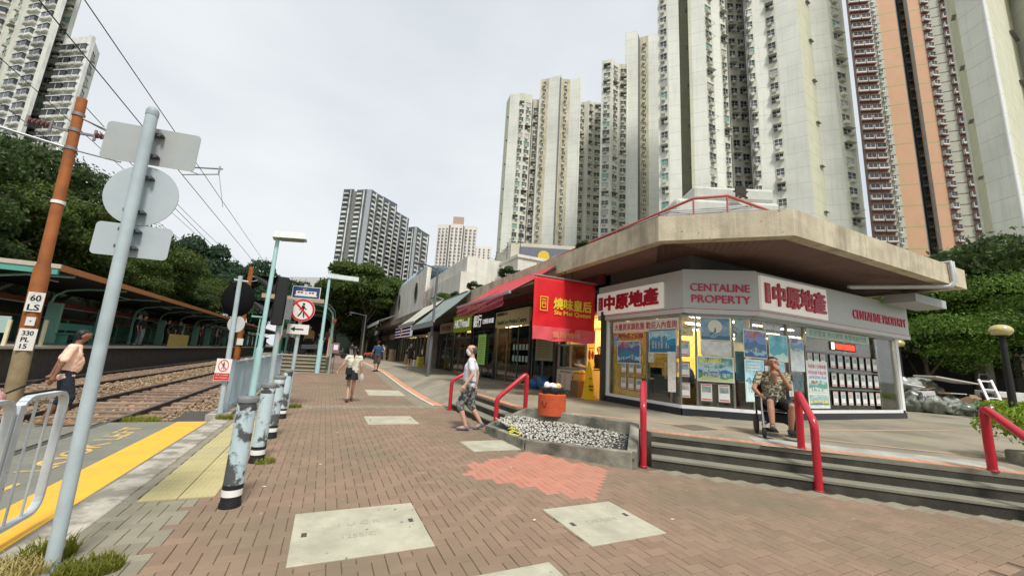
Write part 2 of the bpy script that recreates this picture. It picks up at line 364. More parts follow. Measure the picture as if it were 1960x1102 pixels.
# concrete cover slabs let into the pavers
cov_lab=['large square concrete cover slab nearest the bollards','square concrete cover slab between large slab and handrail','cut-off concrete cover slab at the bottom edge of the picture','long concrete cover slab in the middle of the brick pavement','far concrete cover slab behind the walking woman','irregular concrete patch beside the pebble planter']
cm=mat('cover_concrete',(.44,.42,.32),.9,.12,3,.4,dirt=(.29,.28,.21),dirtamt=.7,dscale=2.2,spots=(13,.70,(.14,.13,.10)))
for n_,(a,b_,c,d) in enumerate(covers):
    t=thing('concrete_cover',cov_lab[n_],'cover slab',((a+b_)/2,(c+d)/2,gh(a,c)),0,'concrete covers in the pavement')
    z=gh((a+b_)/2,(c+d)/2); m=MB()
    z2=gh((a+b_)/2,d); z1=gh((a+b_)/2,c)
    m.add([(a+.01,c+.01,z1-.04),(b_-.01,c+.01,z1-.04),(b_-.01,d-.01,z2-.04),(a+.01,d-.01,z2-.04),(a+.01,c+.01,z1+.008),(b_-.01,c+.01,z1+.008),(b_-.01,d-.01,z2+.008),(a+.01,d-.01,z2+.008)],[[4,5,6,7],[0,1,5,4],[1,2,6,5],[2,3,7,6],[3,0,4,7]])
    m.build('slab',cm,t,bevel=.006)
    if n_!=5:
        for (px,py) in ((a+.1,c+.5*(d-c)),(b_-.1,c+.55*(d-c))):
            k=MB(); zz=gh(px,py)+.009; k.box(px-.02,px+.02,py-.035,py+.035,zz-.004,zz+.002); k.build('lifting_eye',mat('eye_iron',(.08,.06,.05),.7),t)
    if n_<2:
        text('1 U C R' if n_==0 else 'DRAIN',t,frame(((a+b_)/2,(c+d)/2+(.12 if n_==0 else 0),z+.0095),(1,0,0),(0,1,0)),.34,.07,mat('faint_mark',(.34,.32,.25),.9),ext=.002)
        if n_==0: text('1258/C',t,frame(((a+b_)/2-.02,(c+d)/2-.12,z+.0095),(1,0,0),(0,1,0)),.26,.07,MATS['faint_mark'],ext=.002)
# kerb and tactile strip beside the crossing
k=MB()
yy=1.2
while yy<9.6:
    L=random.uniform(.85,1.0); k=MB(); y1=min(yy+L,9.6); k.box(-1.78,-1.49,yy+.006,y1-.006,-.2,.013+random.uniform(-.004,.004)); o=k.build('kerb_stone',kerbm,pave,bevel=.015); yy+=L
tm=MB(); tm.box(-.145,.145,-.145,.145,-.02,0)
for i in range(6):
    for j in range(6): tm.lathe([(.017,0),(.012,.006)],(-.12+.048*i,-.12+.048*j,0),6,False)
tmesh=tm.mesh('tactile_tile',[tact])
its=[]
for j in range(16):
    for i in range(2): its.append((tmesh,T3(-1.2+.3*i-.03,5.05+.3*j,.009+random.uniform(0,.002))))
pieces('tactile_tile',pave,its)
# more grey pavers filling between tiles and bollards are part of zone g
# ---- level crossing
cr_=struct(MB().box(-12,-1.79,-4,9.32,-.3,-.004).build('crossing',asph))
struct(MB().box(-2.27,-1.82,-2,9.3,-.003,.0).build('yellow_stripe',ypaint))
fr_=frame((-2.85,6.9,.001),(.02,1,0),(-1,0,0))
o=text('LOOK LEFT',None,frame((-2.68,7.5,.001),(0,1,0),(-1,0,0)),2.6,.27,yworn,'crossing_lettering',.003,.01); struct(o)
o=text('望左',None,frame((-2.75,5.2,.001),(0,1,0),(-1,0,0)),1.1,.42,yworn,'crossing_lettering',.003,.02); struct(o)
for x in (-3.25,-4.69,-6.3,-7.74):
    struct(MB().box(x-.075,x-.035,-4,9.32,-.003,.001).build('flangeway',mat('flange_dark',(.02,.018,.015),.9)))
    struct(MB().box(x-.03,x+.04,-4,9.32,-.002,.002).build('crossing_rail',railtop))
# ---- track bed
tb=MB(); tb.quad((-9,9.33,-.16),(-1.6,9.33,-.16),(-1.6,110,-.10),(-9,110,-.10)); struct(tb.build('track_bed',mat('track_dirt',(.17,.135,.10),1,.3,3,.6,bscale=18)))
sm_=MB(); sm_.ell((0,0,0),.045,.035,.028,6,4,False); st1=sm_.mesh('stone',[ballastm])
its=[]
for _ in range(24000):
    y=9.4+ 34*(rng.random()**1.9); x=rng.uniform(-8.2,-1.85); s=rng.uniform(.4,1.0)
    z=-.16+(y-9)*.0006+rng.uniform(0,.05)
    if -6.2<x<-4.8: z+=.05
    its.append((st1,T3(x,y,z)@Matrix.Rotation(rng.uniform(0,6),4,'Z')@Matrix.Rotation(rng.uniform(0,2),4,'X')@Matrix.Scale(s*(1+max(0,y-20)*.03),4)))
o=joined('ballast',its,None,[ballastm]); tag(o,None,None,None,'stuff'); o['label']='tan stone ballast spread between and beside the rails'
def track(x0,lab,y1=110):
    t=thing('railway_track',lab,'track',(x0-.72,9.4,-.1),0,'railway tracks beside the platform')
    for x in (x0,x0-1.44):
        m=MB(); m.box(x-.055,x+.055,9.33,y1,-.15,-.125); m.box(x-.012,x+.012,9.33,y1,-.125,-.03); m.k=0; m.box(x-.035,x+.035,9.33,y1,-.03,-.004); m.k=1; m.box(x-.03,x+.03,9.33,y1,-.003,.002)
        m.build('rail',[railm,railtop],t)
    s=MB(); s.box(-1.2,1.2,-.12,.12,-.16,-.085); sl=s.mesh('sleeper',[sleeperm]); its=[]
    y=9.8
    while y<60: its.append((sl,T3(x0-.72,y,random.uniform(-.01,.01))@Matrix.Rotation(random.uniform(-.01,.01),4,'Z'))); y+=.68
    pieces('sleeper',t,its)
track(-3.25,'railway track nearest the brick pavement, leaving the yellow-striped crossing')
track(-6.3,'railway track directly below the platform edge')
# drain slab by signal mast and orange things on the track
struct(MB().box(-2.5,-1.9,9.6,11.0,-.14,-.06).build('drain_cover',mat('drain_dark',(.07,.065,.06),.9)))
# ================================================================ terrace and steps
TZ=.44
d2=math.sqrt(.5)
def diag(s,k): return (s/2+k, s/2-k)      # on the line x+y=s, k along (1,-1)
tp=[(4.0,11.08),(4.0,7.55),(5.1,5.35)]+[diag(10.15,.05)]+[diag(10.15,3.6)]+[(26,-4),(60,-4),(60,40),(8,40),(8,11.08)]
tp=[(4.0,11.08),(4.0,7.5),(4.0,7.4),(5.1,5.45),diag(10.15,.1),diag(10.15,3.35),(8.9,1.75),(13,-3),(70,-3),(70,60),(4.0,60),(4.6,60)]
tp=[(4.0,11.08),(4.0,7.45),(5.1,5.45),diag(10.15,0.0),diag(10.15,3.3),(9.3,2.0),(14,-3),(70,-3),(70,11.08)]
ter=struct(MB().prism(tp,-.2,TZ).build('terrace',screed))
# street-side floor further up (height field)
hf=MB(); xs=[3.42,3.8,4.2,4.6,6,8,12]; ys=[11.1+ .9*j for j in range(80)]
hf.add([(x,y,gh(x,y) if x>3.41 else 0) for y in ys for x in xs],[[j*7+i,j*7+i+1,(j+1)*7+i+1,(j+1)*7+i] for j in range(79) for i in range(6)])
struct(hf.build('arcade_floor',screed))
struct(MB().prism([(3.4,11.08),(4.05,11.08),(4.6,11.3),(3.4,11.3)],-.1,.0,[(3.4,11.08,.05),(4.05,11.08,.50),(4.6,11.3,.5),(3.4,11.3,.05)]).build('ramp_kerb',conc))
def steps(name,f,L,n=2,label=''):
    # frame f: u along steps, v up, d outward. steps below the terrace edge
    for i in range(n):
        z1=TZ*(n-i)/(n+1); b=MB(f)
        b.k=0; b.box(0,L,-.1,z1-.03,-.02,.25*(i+1)-.012)
        b.k=1; b.box(0,L,z1-.03,z1,-.02,.25*(i+1))
        struct(b.build(name,[riser,tread]))
    b=MB(f); b.box(0,L,-.1,TZ-.06,0,.006); b.k=1; b.box(0,L,TZ-.06,TZ+.002,-.25,.012); struct(b.build('terrace_edge',[riser,tread]))
fd=frame((diag(10.15,0.0)[0],diag(10.15,0.0)[1],0),(1,-1,0)); steps('step',fd,4.67)
fl=frame((4.0,11.08,0),(0,-1,0)); 
for i in range(2):
    z1=TZ*(2-i)/3; b=MB(fl); b.box(0,3.45,-.1,z1-.03,-.02,.28*(i+1)-.012); b.k=1; b.box(0,3.45,z1-.03,z1,-.02,.28*(i+1)); struct(b.build('step',[riser,tread]))
b=MB(fl); b.box(0,3.6,-.1,TZ-.05,0,.006); struct(b.build('terrace_edge',[riser,tread]))
# terracotta edging tiles along the top of the steps
tl=MB(); tl.box(.003,.097,-.02,.008,-.2,0); tlm=tl.mesh('edging_tile',[terra]); its=[]
for i in range(46): its.append((tlm,fd@T3(.1*i,TZ,-.02)))
for i in range(34): its.append((tlm,fl@T3(.1*i+.02,TZ,-.02)))
pieces('edging_tile',ter,its)
# second terracotta line across the terrace + patches
def strip(name,pts,wd,z,m):
    b=MB(); a=Vector(pts[0]);c=Vector(pts[1]); d=(c-a).normalized(); n=Vector((-d.y,d.x))*wd/2
    b.quad((a.x-n.x,a.y-n.y,z),(c.x-n.x,c.y-n.y,z),(c.x+n.x,c.y+n.y,z),(a.x+n.x,a.y+n.y,z)); return struct(b.build(name,m))
sl_=mat('faded_terracotta',(.42,.27,.17),.8,.2,2,dirt=(.36,.32,.25),dirtamt=.7,dscale=1.5)
strip('terrace_line',[(4.9,7.15),(7.0,5.05)],.2,TZ+.004,sl_); strip('terrace_line',[(7.0,5.05),(14,4.2)],.16,TZ+.004,sl_)
strip('terrace_line',[(7.05,5.0),(9.6,2.4)],.14,TZ+.005,sl_)
strip('terrace_patch',[(6.4,4.2),(8.6,2.15)],.75,TZ+.003,mat('pale_screed',(.42,.42,.37),.7,.15,1.5,dirt=(.2,.2,.18),dirtamt=.8,dscale=2.5))
struct(MB().box(6.1,6.75,5.1,5.6,TZ+.001,TZ+.006).build('terrace_drain',mat('drain_brown',(.14,.115,.085),.9)))
# ================================================================ pebble planter
pl=thing('pebble_planter','low concrete planter of white pebbles between the two flights of steps','planter',(4.2,6.2,0))
A,B,C_,D,E_=(3.2,7.65),(3.28,6.12),(4.38,4.72),(5.12,5.5),(3.95,7.45)
def wall(p,q,zp,zq,wd,name='planter_wall'):
    p=Vector(p);q=Vector(q);d=(q-p).normalized();n=Vector((-d.y,d.x))*wd/2
    m=MB(); m.prism([(p.x-n.x,p.y-n.y,-.05),(q.x-n.x,q.y-n.y,-.05),(q.x+n.x,q.y+n.y,-.05),(p.x+n.x,p.y+n.y,-.05)],0,0,[(p.x-n.x,p.y-n.y,zp),(q.x-n.x,q.y-n.y,zq),(q.x+n.x,q.y+n.y,zq),(p.x+n.x,p.y+n.y,zp)])
    return m.build(name,conc_d,pl,bevel=.012)
wall(A,B,.15,.17,.13); wall((3.29,6.12),(4.36,4.75),.171,.24,.13); wall((4.37,4.76),(5.1,5.49),.25,.522,.15); wall((3.97,7.42),(5.07,5.53),.52,.5205,.14); wall(E_,A,.50,.155,.12)
pb=MB(); pb.add([(A[0],A[1],.10),(B[0],B[1],.10),(C_[0],C_[1],.13),(D[0],D[1],.34),(E_[0],E_[1],.34)],[[0,1,2,3,4]]); pb.build('planter_bed',mat('dark_mortar',(.035,.033,.032),.9,.2,5),pl)
pm=MB(); pm.ell((0,0,0),.024,.019,.014,7,4); pbm=mat('pebble_white',(.40,.385,.33),.6,.05,tint=.5); pme=pm.mesh('pebble',[pbm]); its=[]
pol=[A,B,C_,D,E_]; tries=0; grid={}
while len(its)<1450 and tries<60000:
    tries+=1; x=random.uniform(3.2,5.1); y=random.uniform(4.75,7.6)
    if not inpoly((x,y),pol) or not inpoly((x-.09,y-.03),pol) or not inpoly((x,y+.07),pol): continue
    k=(int(x/.034),int(y/.034)); 
    if k in grid: continue
    grid[k]=1
    # height from the sloping bed: distance from front line
    fx=Vector((3.28,6.12)); dd=Vector((1.1,-1.4)).normalized(); nn=Vector((-dd.y,dd.x)); t=(Vector((x,y))-fx).dot(nn)
    z=.108+max(0,min(t/1.1,1))*.23
    its.append((pme,T3(x,y,z)@Matrix.Rotation(random.uniform(0,6),4,'Z')@Matrix.Scale(random.uniform(.7,1.25),4)))
its.sort(key=lambda it:(it[1].translation-Vector(CAM)).length)
pieces('pebble',pl,its,150)
o=MB(frame((3.62,6.95,.245),(1,-.5,0),(.4,.9,.12))).box(-.16,.16,-.1,.1,0,.006).build('paper_sheet',white); tag(o,'white sheet of paper lying on the planter pebbles','paper')
yc=mat('yellow_wire',(.75,.72,.06),.4)
h=thing('yellow_hanger','tangled yellow plastic clothes hanger on the planter corner','hanger',(3.3,7.0,.2))
m=MB(); pts=[(3.18+.1*math.sin(t*2.2)+.32*abs(math.sin(t*.5)),6.62+.62*math.sin(t*.5)**2*(1 if t<6 else .8),.2+.06*math.sin(t*1.3)) for t in [i*.35 for i in range(28)]]
m.tube(pts,.009,5); m.build('wire',yc,h); m=MB(); m.tube([(3.15,6.5,.19),(3.22,6.3,.2),(3.33,6.42,.2),(3.3,6.62,.21),(3.15,6.5,.2)],.009,5); m.build('hook',yc,h)
# ================================================================ red handrails
def handrail(label,pts):
    t=thing('red_handrail',label,'handrail',pts[0],0,'red handrails on the terrace steps')
    p=[Vector(q) for q in pts]
    def rounded(ps,r=.09):
        out=[ps[0]]
        for i in range(1,len(ps)-1):
            a,b,c=ps[i-1],ps[i],ps[i+1]; u=(a-b).normalized();v=(c-b).normalized()
            for k in range(5):
                s=k/4; out.append((b+u*r)*(1-s)**2+b*2*s*(1-s)+(b+v*r)*s*s)
        out.append(ps[-1]); return out
    MB().tube(rounded(p),.05,14).build('rail_tube',redp,t)
    for q in (p[0],p[-1]): MB().lathe([(.062,0),(.062,.012),(.052,.02)],tuple(q),14).build('base_collar',mat('red_scuffed',(.30,.02,.03),.5,.2,8),t)
    return t
handrail('red handrail with sloping top left of the orange bin, beside the walking man',[(3.40,7.73,0),(3.40,7.73,.66),(4.08,7.73,1.2),(4.08,7.73,TZ)])
handrail('red handrail farthest up the street, partly behind the walking man',[(3.30,10.7,0),(3.30,10.7,.8),(4.0,10.7,1.2),(4.0,10.7,TZ)])
handrail('red handrail at the pebble planter corner seen end on as one post',[(4.62,4.79,0),(4.62,4.79,.88),(5.03,5.21,1.25),(5.03,5.21,TZ)])
handrail('red handrail standing in front of the man in the wheelchair',[(6.22,3.23,0),(6.22,3.23,.88),(6.60,3.62,1.27),(6.60,3.62,TZ)])
handrail('red handrail at the right edge of the picture beside the hedge',[(7.60,1.62,0),(7.60,1.62,.86),(8.06,2.13,1.24),(8.06,2.13,TZ)])
# ================================================================ bollards
bol=mat('bollard_peeling',(.46,.57,.60),.7,.12,5,.1,col2=(.085,.09,.09),thr=(.50,.56),bscale=30)
bol.node_tree.nodes
def bollard():
    t=thing('bollard','weathered pale blue bollard nearest the tactile strip','bollard',(-.61,4.6,0),0,'peeling bollards along the crossing')
    MB().lathe([(.115,0),(.115,.03),(.105,.05),(.105,.1)],(0,0,0),20).build('base_band',black,t,True)
    MB().lathe([(.107,.1),(.107,.16)],(0,0,0),20).build('white_band',white,t,True)
    MB().lathe([(.1075,.16),(.1075,.2)],(0,0,0),20).build('black_band',black,t,True)
    MB().lathe([(.106,.2),(.106,.86)],(0,0,0),20).build('shaft',bol,t,True)
    MB().lathe([(.106,.86),(.108,.865),(.108,.93),(.104,.935)],(0,0,0),20).build('upper_band',mat('bollard_top',(.5,.58,.60),.7,.2,4,col2=(.06,.06,.06),thr=(.48,.52)),t,True)
    MB().lathe([(.116,.935),(.118,.95),(.118,.972),(.11,.985),(.02,.99)],(0,0,0),20).build('cap',mat('cap_grey',(.17,.18,.18),.6,.2,8),t,True)
    return t
bo=bollard(); bo.scale=(.78,.78,1)
dup(bo,(-.61,6.15,0),1.3,'second bollard from the camera, with grass at its foot and grey scraped paint')
dup(bo,(-.62,7.65,0),2.2,'third bollard from the camera, between the scraped one and the last')
dup(bo,(-.64,9.6,0),3.7,'farthest bollard of the row, next to the sign post with the tram sign')
# ================================================================ foreground sign post
t=thing('sign_post','pale blue post in the foreground carrying the backs of three signs','sign post',(-1.39,3.7,0))
lean=Vector((-.0,0,3.22)); p0=Vector((-1.39,3.7,0)); p1=Vector((-1.45,3.7,3.2))
MB().tube([p0,p1],.038,20).build('post',paleblue,t); MB().box(-1.47,-1.31,3.62,3.78,0,.012).build('base_plate',MATS['galvanised'],t)
MB().lathe([(.040,0),(.040,.04),(.032,.06),(.012,.075)],tuple(p1-Vector((0,0,.02))),18).build('post_cap',mat('cap_galv',(.30,.36,.38),.5,.15,5),t)
bk=mat('sign_back',(.40,.43,.43),.5,.08,2,metal=.25,dirt=(.46,.45,.38),dirtamt=.6,dscale=3)
def plate(name,cx,cz,w_,h_,y,m,par,r=.03,th=.004,rot=0,tilt=0):
    b=MB(T3(cx,y,cz)@Matrix.Rotation(rot,4,'Z')@Matrix.Rotation(tilt,4,'Y')); pts=[]
    for (sx,sz,a0) in ((1,1,0),(-1,1,90),(-1,-1,180),(1,-1,270)):
        for k in range(5): a=R(a0+22.5*k); pts.append((sx*(w_/2-r)+r*math.cos(a),sz*(h_/2-r)+r*math.sin(a)))
    n=len(pts); v=[(x,-th/2,z) for x,z in pts]+[(x,th/2,z) for x,z in pts]
    b.add(v,[list(range(n))[::-1][::-1],list(range(n,2*n))[::-1]]+[[i,n+i,n+(i+1)%n,(i+1)%n] for i in range(n)])
    return b.build(name,m,par)
ps=R(-10)
plate('rectangular_sign',-1.44,2.97,.62,.31,3.79,bk,t,rot=ps); 
m=MB(T3(-1.43,3.79,2.56)@Matrix.Rotation(ps,4,'Z')@Matrix.Rotation(PI/2,4,'X')); m.lathe([(.24,-.003),(.24,.003)],(0,0,0),40,False); m.build('round_sign',mat('sign_back_pale',(.45,.51,.53),.5,.06,2,metal=.2),t)
plate('lower_sign',-1.42,2.2,.48,.25,3.79,MATS['sign_back_pale'],t,rot=ps)
for z in (3.06,2.88,2.70,2.42,2.27,2.14):
    m=MB(); m.box(-1.50,-1.38,3.745,3.785,z-.012,z+.012); m.tube([(-1.38,3.72,z),(-1.38,3.79,z)],.012,6); m.build('clamp',mat('clamp_dark',(.10,.11,.11),.5,metal=.5),t)
# ================================================================ railing bottom left
wr=mat('railing_grey_white',(.58,.62,.64),.5,.08,4,.05,dirt=(.38,.42,.44),dirtamt=.6,dscale=4,spots=(17,.70,(.16,.10,.06)))
def railing(label,y0,y1,x=-1.86):
    t=thing('pedestrian_railing',label,'railing',(x,y0,0),0,'grey railing panels beside the crossing')
    z0,z1=.13,1.02; r=.10; pts=[]
    for (sy,sz,a0) in ((y1-r,z1-r,0),(y0+r,z1-r,90),(y0+r,z0+r,180),(y1-r,z0+r,270)):
        for k in range(5): a=R(a0+22.5*k); pts.append((x,sy+r*math.cos(a),sz+r*math.sin(a)))
    pts.append(pts[0]); m=MB()
    for a,b in zip(pts[:-1],pts[1:]): m.bar(a,b,.028,.05,up=(1,0,0))
    m.build('frame',wr,t)
    n=max(2,int((y1-y0-.1)/.17)); 
    for i in range(1,n+1):
        y=y0+(y1-y0)*i/(n+1); MB().tube([(x,y,z0),(x,y,z1)],.009,8).build('bar',wr,t)
    MB().box(x-.03,x+.03,y0-.05,y0+.01,-.05,z1-.04).build('post',wr,t)
railing('grey railing panel nearest the foreground post, ending beside it',3.98,4.50)
railing('grey railing panel at the left edge of the picture',2.9,3.90)
# ================================================================ trolley
def text_plate(): pass
t=thing('catenary_pole','thick rust orange overhead line pole carrying white number plates','pole',(-5.5,11.5,-.1))
q0=Vector((-5.5,11.5,-.15)); q1=Vector((-5.74,11.5,6.72))
lower=mat('pole_lower_concrete',(.30,.23,.13),.85,.2,3,.2,dirt=(.14,.10,.06),dirtamt=.7,dscale=3)
MB().tube([q0,q0.lerp(q1,.22)],.135,20).build('lower_sleeve',lower,t); MB().tube([q0.lerp(q1,.22),q0.lerp(q1,.42),q0.lerp(q1,.44),q1],[.132,.128,.10,.088],20).build('shaft',rust,t)
def pt(z): return q0.lerp(q1,(z+.15)/7.1)
for z in (4.35,): 
    m=MB(); c=pt(z); m.tube([c,c+Vector((0,0,.07))],.112,18); m.build('white_band',white,t)
for z in (6.5,6.1,5.65):
    m=MB(); c=pt(z); m.tube([c,c+Vector((0,0,.07))],.108,14); m.build('clamp_ring',mat('clamp_grey',(.25,.24,.24),.5,metal=.5),t)
# insulators & arms
ins=mat('insulator',(.16,.035,.03),.35)
for sx in (-1,1):
    m=MB(); c=pt(6.1)
    for k in range(5): m.tube([c+Vector((sx*(.38+.07*k),-.05,.02)),c+Vector((sx*(.41+.07*k),-.05,.02))],.065,10)
    m.build('insulator',ins,t); m=MB(); m.bar(c,c+Vector((sx*.75,-.05,.02)),.05); m.bar(c+Vector((sx*.36,-.05,-.12)),c+Vector((sx*.36,-.05,.14)),.04); m.bar(c+Vector((sx*.73,-.05,-.12)),c+Vector((sx*.73,-.05,.14)),.04); m.build('bracket',MATS['clamp_grey'],t)
m=MB(); c=pt(5.68); m.tube([c,c+Vector((-4.5,-.6,.5))],.03,8); m.tube([pt(6.5),pt(6.5)+Vector((.9,-.1,-.3))],.025,8); m.tube([c,c+Vector((.9,-.1,-.1))],.02,8); m.build('arm',steel,t)
pw=mat('plate_white',(.74,.73,.68),.5,.04,3)
fp=Vector((.43,-.9,0)).normalized()
def poleplate(z,w_,h_,lines,name='number_plate'):
    w_*=.52; h_*=.80; lines=[(s,u*.52,v*.80,ww*.52,hh*.80) for (s,u,v,ww,hh) in lines]
    c=pt(z)+fp*.145; xd=Vector((fp.y*-1,fp.x,0))
    if xd.x<0: xd=-xd
    F_=frame(c,xd); m=MB(F_); m.box(-w_/2,w_/2,-h_/2,h_/2,-.005,.005); o=m.build(name,pw,t)
    for (s,u,v,ww,hh) in lines: text(s,o,F_@T3(u,v,.007),ww,hh,black,'lettering',.003,.02)
    return F_,o
F_,o=poleplate(2.13,.44,.50,[('60',0,.10,.26,.15),('LS',.0,-.14,.3,.15)])
m=MB(F_@T3(0,.08,.007)@Matrix.Diagonal((.54,.80,1,1))); 
for k in range(28):
    a=2*PI*k/28;b_=2*PI*(k+1)/28; m.add([(.15*math.cos(a),.12*math.sin(a),0),(.158*math.cos(a),.128*math.sin(a),0),(.158*math.cos(b_),.128*math.sin(b_),0),(.15*math.cos(b_),.12*math.sin(b_),0)],[[0,1,2,3]])
m.build('ring_mark',mat('grey_ink',(.35,.35,.35),.6),o)
poleplate(1.72,.24,.22,[('▾',0,0,.05,.03)])
poleplate(1.34,.46,.55,[('330',0,.16,.28,.11),('PL',-.03,0,.2,.11),('15',-.03,-.17,.17,.11)])
# ================================================================ signal mast with round backboard
t=thing('signal_mast','grey signal mast with black oval backboard and red no-pedestrians notice','signal mast',(-1.71,9.65,0))
a=Vector((-1.71,9.65,-.05)); b_=Vector((-1.80,9.65,2.86)); MB().tube([a,b_],[.05,.042],14).build('mast',paleblue,t)
m=MB(T3(-1.78,9.76,2.38)@Matrix.Rotation(R(-20),4,'Z')@Matrix.Rotation(PI/2,4,'X')@Matrix.Diagonal((1,1.2,1,1)))
m.lathe([(.02,-.05),(.29,-.05),(.31,-.02),(.31,.05),(.1,.07)],(0,0,0),28); m.build('backboard',mat('soot_black',(.008,.008,.009),.95,.1,spec=.1),t)
m=MB(); m.tube([(-1.9,9.62,2.76),(-1.66,9.7,2.76)],.025,8); m.build('bracket',steel,t)
m=MB(T3(-1.73,9.70,1.86)@Matrix.Rotation(R(-20),4,'Z')@Matrix.Rotation(PI/2,4,'X')); m.lathe([(.17,-.004),(.17,.004)],(0,0,0),28,False); m.build('round_plate',mat('plate_grey',(.50,.53,.52),.5),t)
F_=frame((-1.78,9.55,.93),(1,-.1,0))@Matrix.Diagonal((.68,.9,1,1)); m=MB(F_); m.box(-.19,.19,-.22,.25,-.004,.004); o=m.build('notice',pw,t)
m=MB(F_); m.box(-.185,.185,-.21,-.06,.004,.007); m.build('red_panel',mat('notice_red',(.55,.03,.03),.5),o)
for i,s in enumerate(('危險 切勿橫過','NO CROSSING')): text(s,o,F_@T3(0,-.10-.06*i,.009),.3,.03,mat('notice_pale',(.75,.6,.55),.6),ext=.002)
def prohibit(F_,r,par,ring=.035,fig=True):
    rm=mat('sign_red',(.60,.02,.03),.45); n=36
    m=MB(F_); 
    for k in range(n):
        a=2*PI*k/n;c=2*PI*(k+1)/n; m.add([((r-ring)*math.cos(a),(r-ring)*math.sin(a),0),(r*math.cos(a),r*math.sin(a),0),(r*math.cos(c),r*math.sin(c),0),((r-ring)*math.cos(c),(r-ring)*math.sin(c),0)],[[0,1,2,3]])
    w_=ring*.32; q=(r-ring*.5)*d2
    m.add([(-q-w_,q-w_,.0015),(-q+w_,q+w_,.0015),(q+w_,-q+w_,.0015),(q-w_,-q-w_,.0015)],[[0,3,2,1]])
    m.build('prohibition_ring',rm,par)
    m=MB(F_@Matrix.Scale(r/.3,4)@T3(0,0,.001)); 
    def strk(pts,w_):
        for a_,b2_ in zip(pts[:-1],pts[1:]):
            a_=Vector(a_);b2_=Vector(b2_); d=(b2_-a_).normalized(); nn=Vector((-d.y,d.x))*w_/2
            m.add([(a_.x-nn.x,a_.y-nn.y,0),(b2_.x-nn.x,b2_.y-nn.y,0),(b2_.x+nn.x,b2_.y+nn.y,0),(a_.x+nn.x,a_.y+nn.y,0)],[[0,1,2,3]])
    m.add([(.01+.032*math.cos(k*PI/5),.165+.032*math.sin(k*PI/5),0) for k in range(10)],[list(range(10))])
    strk([(.0,.125),(0,-.01)],.07); strk([(0,.11),(-.05,.03),(-.085,.01)],.025); strk([(.02,.11),(.06,.04),(.1,.03)],.025); strk([(-.01,0),(-.04,-.09),(-.1,-.17)],.035); strk([(.012,0),(.035,-.09),(.05,-.19)],.035)
    m.build('walking_figure',black,par)
prohibit(F_@T3(0,.10,.007),.13,o,.02)
# ================================================================ lamps, signs, traffic light
def lamp(label,base,top,r,headw,box=True,side=1,headpos=None):
    t=thing('street_lamp',label,'street lamp',base,0)
    b0=Vector(base);b1=Vector(top)
    MB().tube([b0,b0.lerp(b1,.35)],r*1.5,12).build('lower_pole',teal,t); MB().tube([b0.lerp(b1,.35),b1],[r*1.05,r*.85],12).build('pole',teal,t)
    return t
t=lamp('tall pale teal lamp post with a box lantern rising above the bollards',(-1.35,10.6,0),(-1.38,10.6,3.98),.05,.6)
m=MB(T3(-1.38,10.6,4.0)@Matrix.Rotation(R(-6),4,'Y')); m.prism([(-.10,-.18),(.62,-.18),(.62,.18),(-.10,.18)],0,.16,[(-.04,-.12),(.56,-.12),(.56,.12),(-.04,.12)]); m.build('lantern',mat('lantern_pale',(.52,.60,.52),.5),t)
MB(T3(-1.38,10.6,4.0)@Matrix.Rotation(R(-6),4,'Y')).box(.05,.55,-.14,.14,-.02,-.001).build('diffuser',mat('diffuser_grey',(.25,.25,.22),.4),t)
t=lamp('slender pale teal lamp post at the foot of the station stairs',(-.22,21.6,.12),(-.28,21.6,5.0),.075,.9)
m=MB(); m.box(-.38,1.1,21.48,21.72,4.98,5.2); m.build('lantern',mat('lantern_white',(.62,.70,.68),.5),t)
gm=mat('lamp_grey',(.10,.11,.12),.5,.1,4)
def armlamp(label,base,h,arm,r=.07):
    t=thing('street_lamp',label,'street lamp',base); x,y,z=base
    m=MB(); m.tube([(x,y,z),(x,y,z+1.9),(x,y,z+1.95),(x,y,z+h)],[r*1.3,r*1.3,r,r*.8],12); m.build('pole',gm,t)
    m=MB(); m.tube([(x,y,z+h-.1),(x-arm*.6,y,z+h+.02),(x-arm,y,z+h+.06)],r*.5,8); m.build('arm',gm,t)
    m=MB(); m.ell((x-arm-.15,y,z+h+.06),.32,.12,.07,12,6); m.build('lamp_head',gm,t)
armlamp('dark grey street lamp beside the grey awnings','' or (4.6,18.9,gh(4.6,18.9)),5.35,.8)
armlamp('distant street lamp under the big dark tree',(3.35,42.5,.44),4.6,1.2,.06)
# sign post with tram sign
t=thing('sign_post','leaning post with tram pictogram, no-pedestrians disc and arrow plate','sign post',(-.66,11.1,0))
MB().tube([(-.66,11.1,0),(-.66,11.1,3.05)],.045,10).build('post',paleblue,t)
F_=frame((-.62,11.02,2.83),(1,-.25,0)); m=MB(F_); m.box(-.33,.33,-.155,.155,-.004,.004); o=m.build('tram_sign',pw,t)
m=MB(F_); m.box(-.315,.315,-.14,.14,.004,.007); m.build('blue_field',mat('sign_navy',(.035,.06,.16),.4),o)
m=MB(F_@T3(0,-.02,.009)); m.box(-.24,.24,-.04,.055,0,.001); m.add([(-.27,-.075,0),(.27,-.075,0),(.24,-.04,0),(-.24,-.04,0)],[[0,1,2,3]]); m.bar((-.03,.055,0),(-.09,.1,0),.008,.002); m.bar((-.09,.1,0),(.0,.115,0),.008,.002); m.build('tram_pictogram',pw,o)
m=MB(F_@T3(0,-.02,.0115)); 
for u in (-.2,-.13,.06,.13,): m.box(u,u+.055,-.0,.035,0,.001)
m.box(-.02,-.012,-.03,.05,0,.001); m.box(.012,.02,-.03,.05,0,.001); m.build('pictogram_windows',MATS['sign_navy'],o)
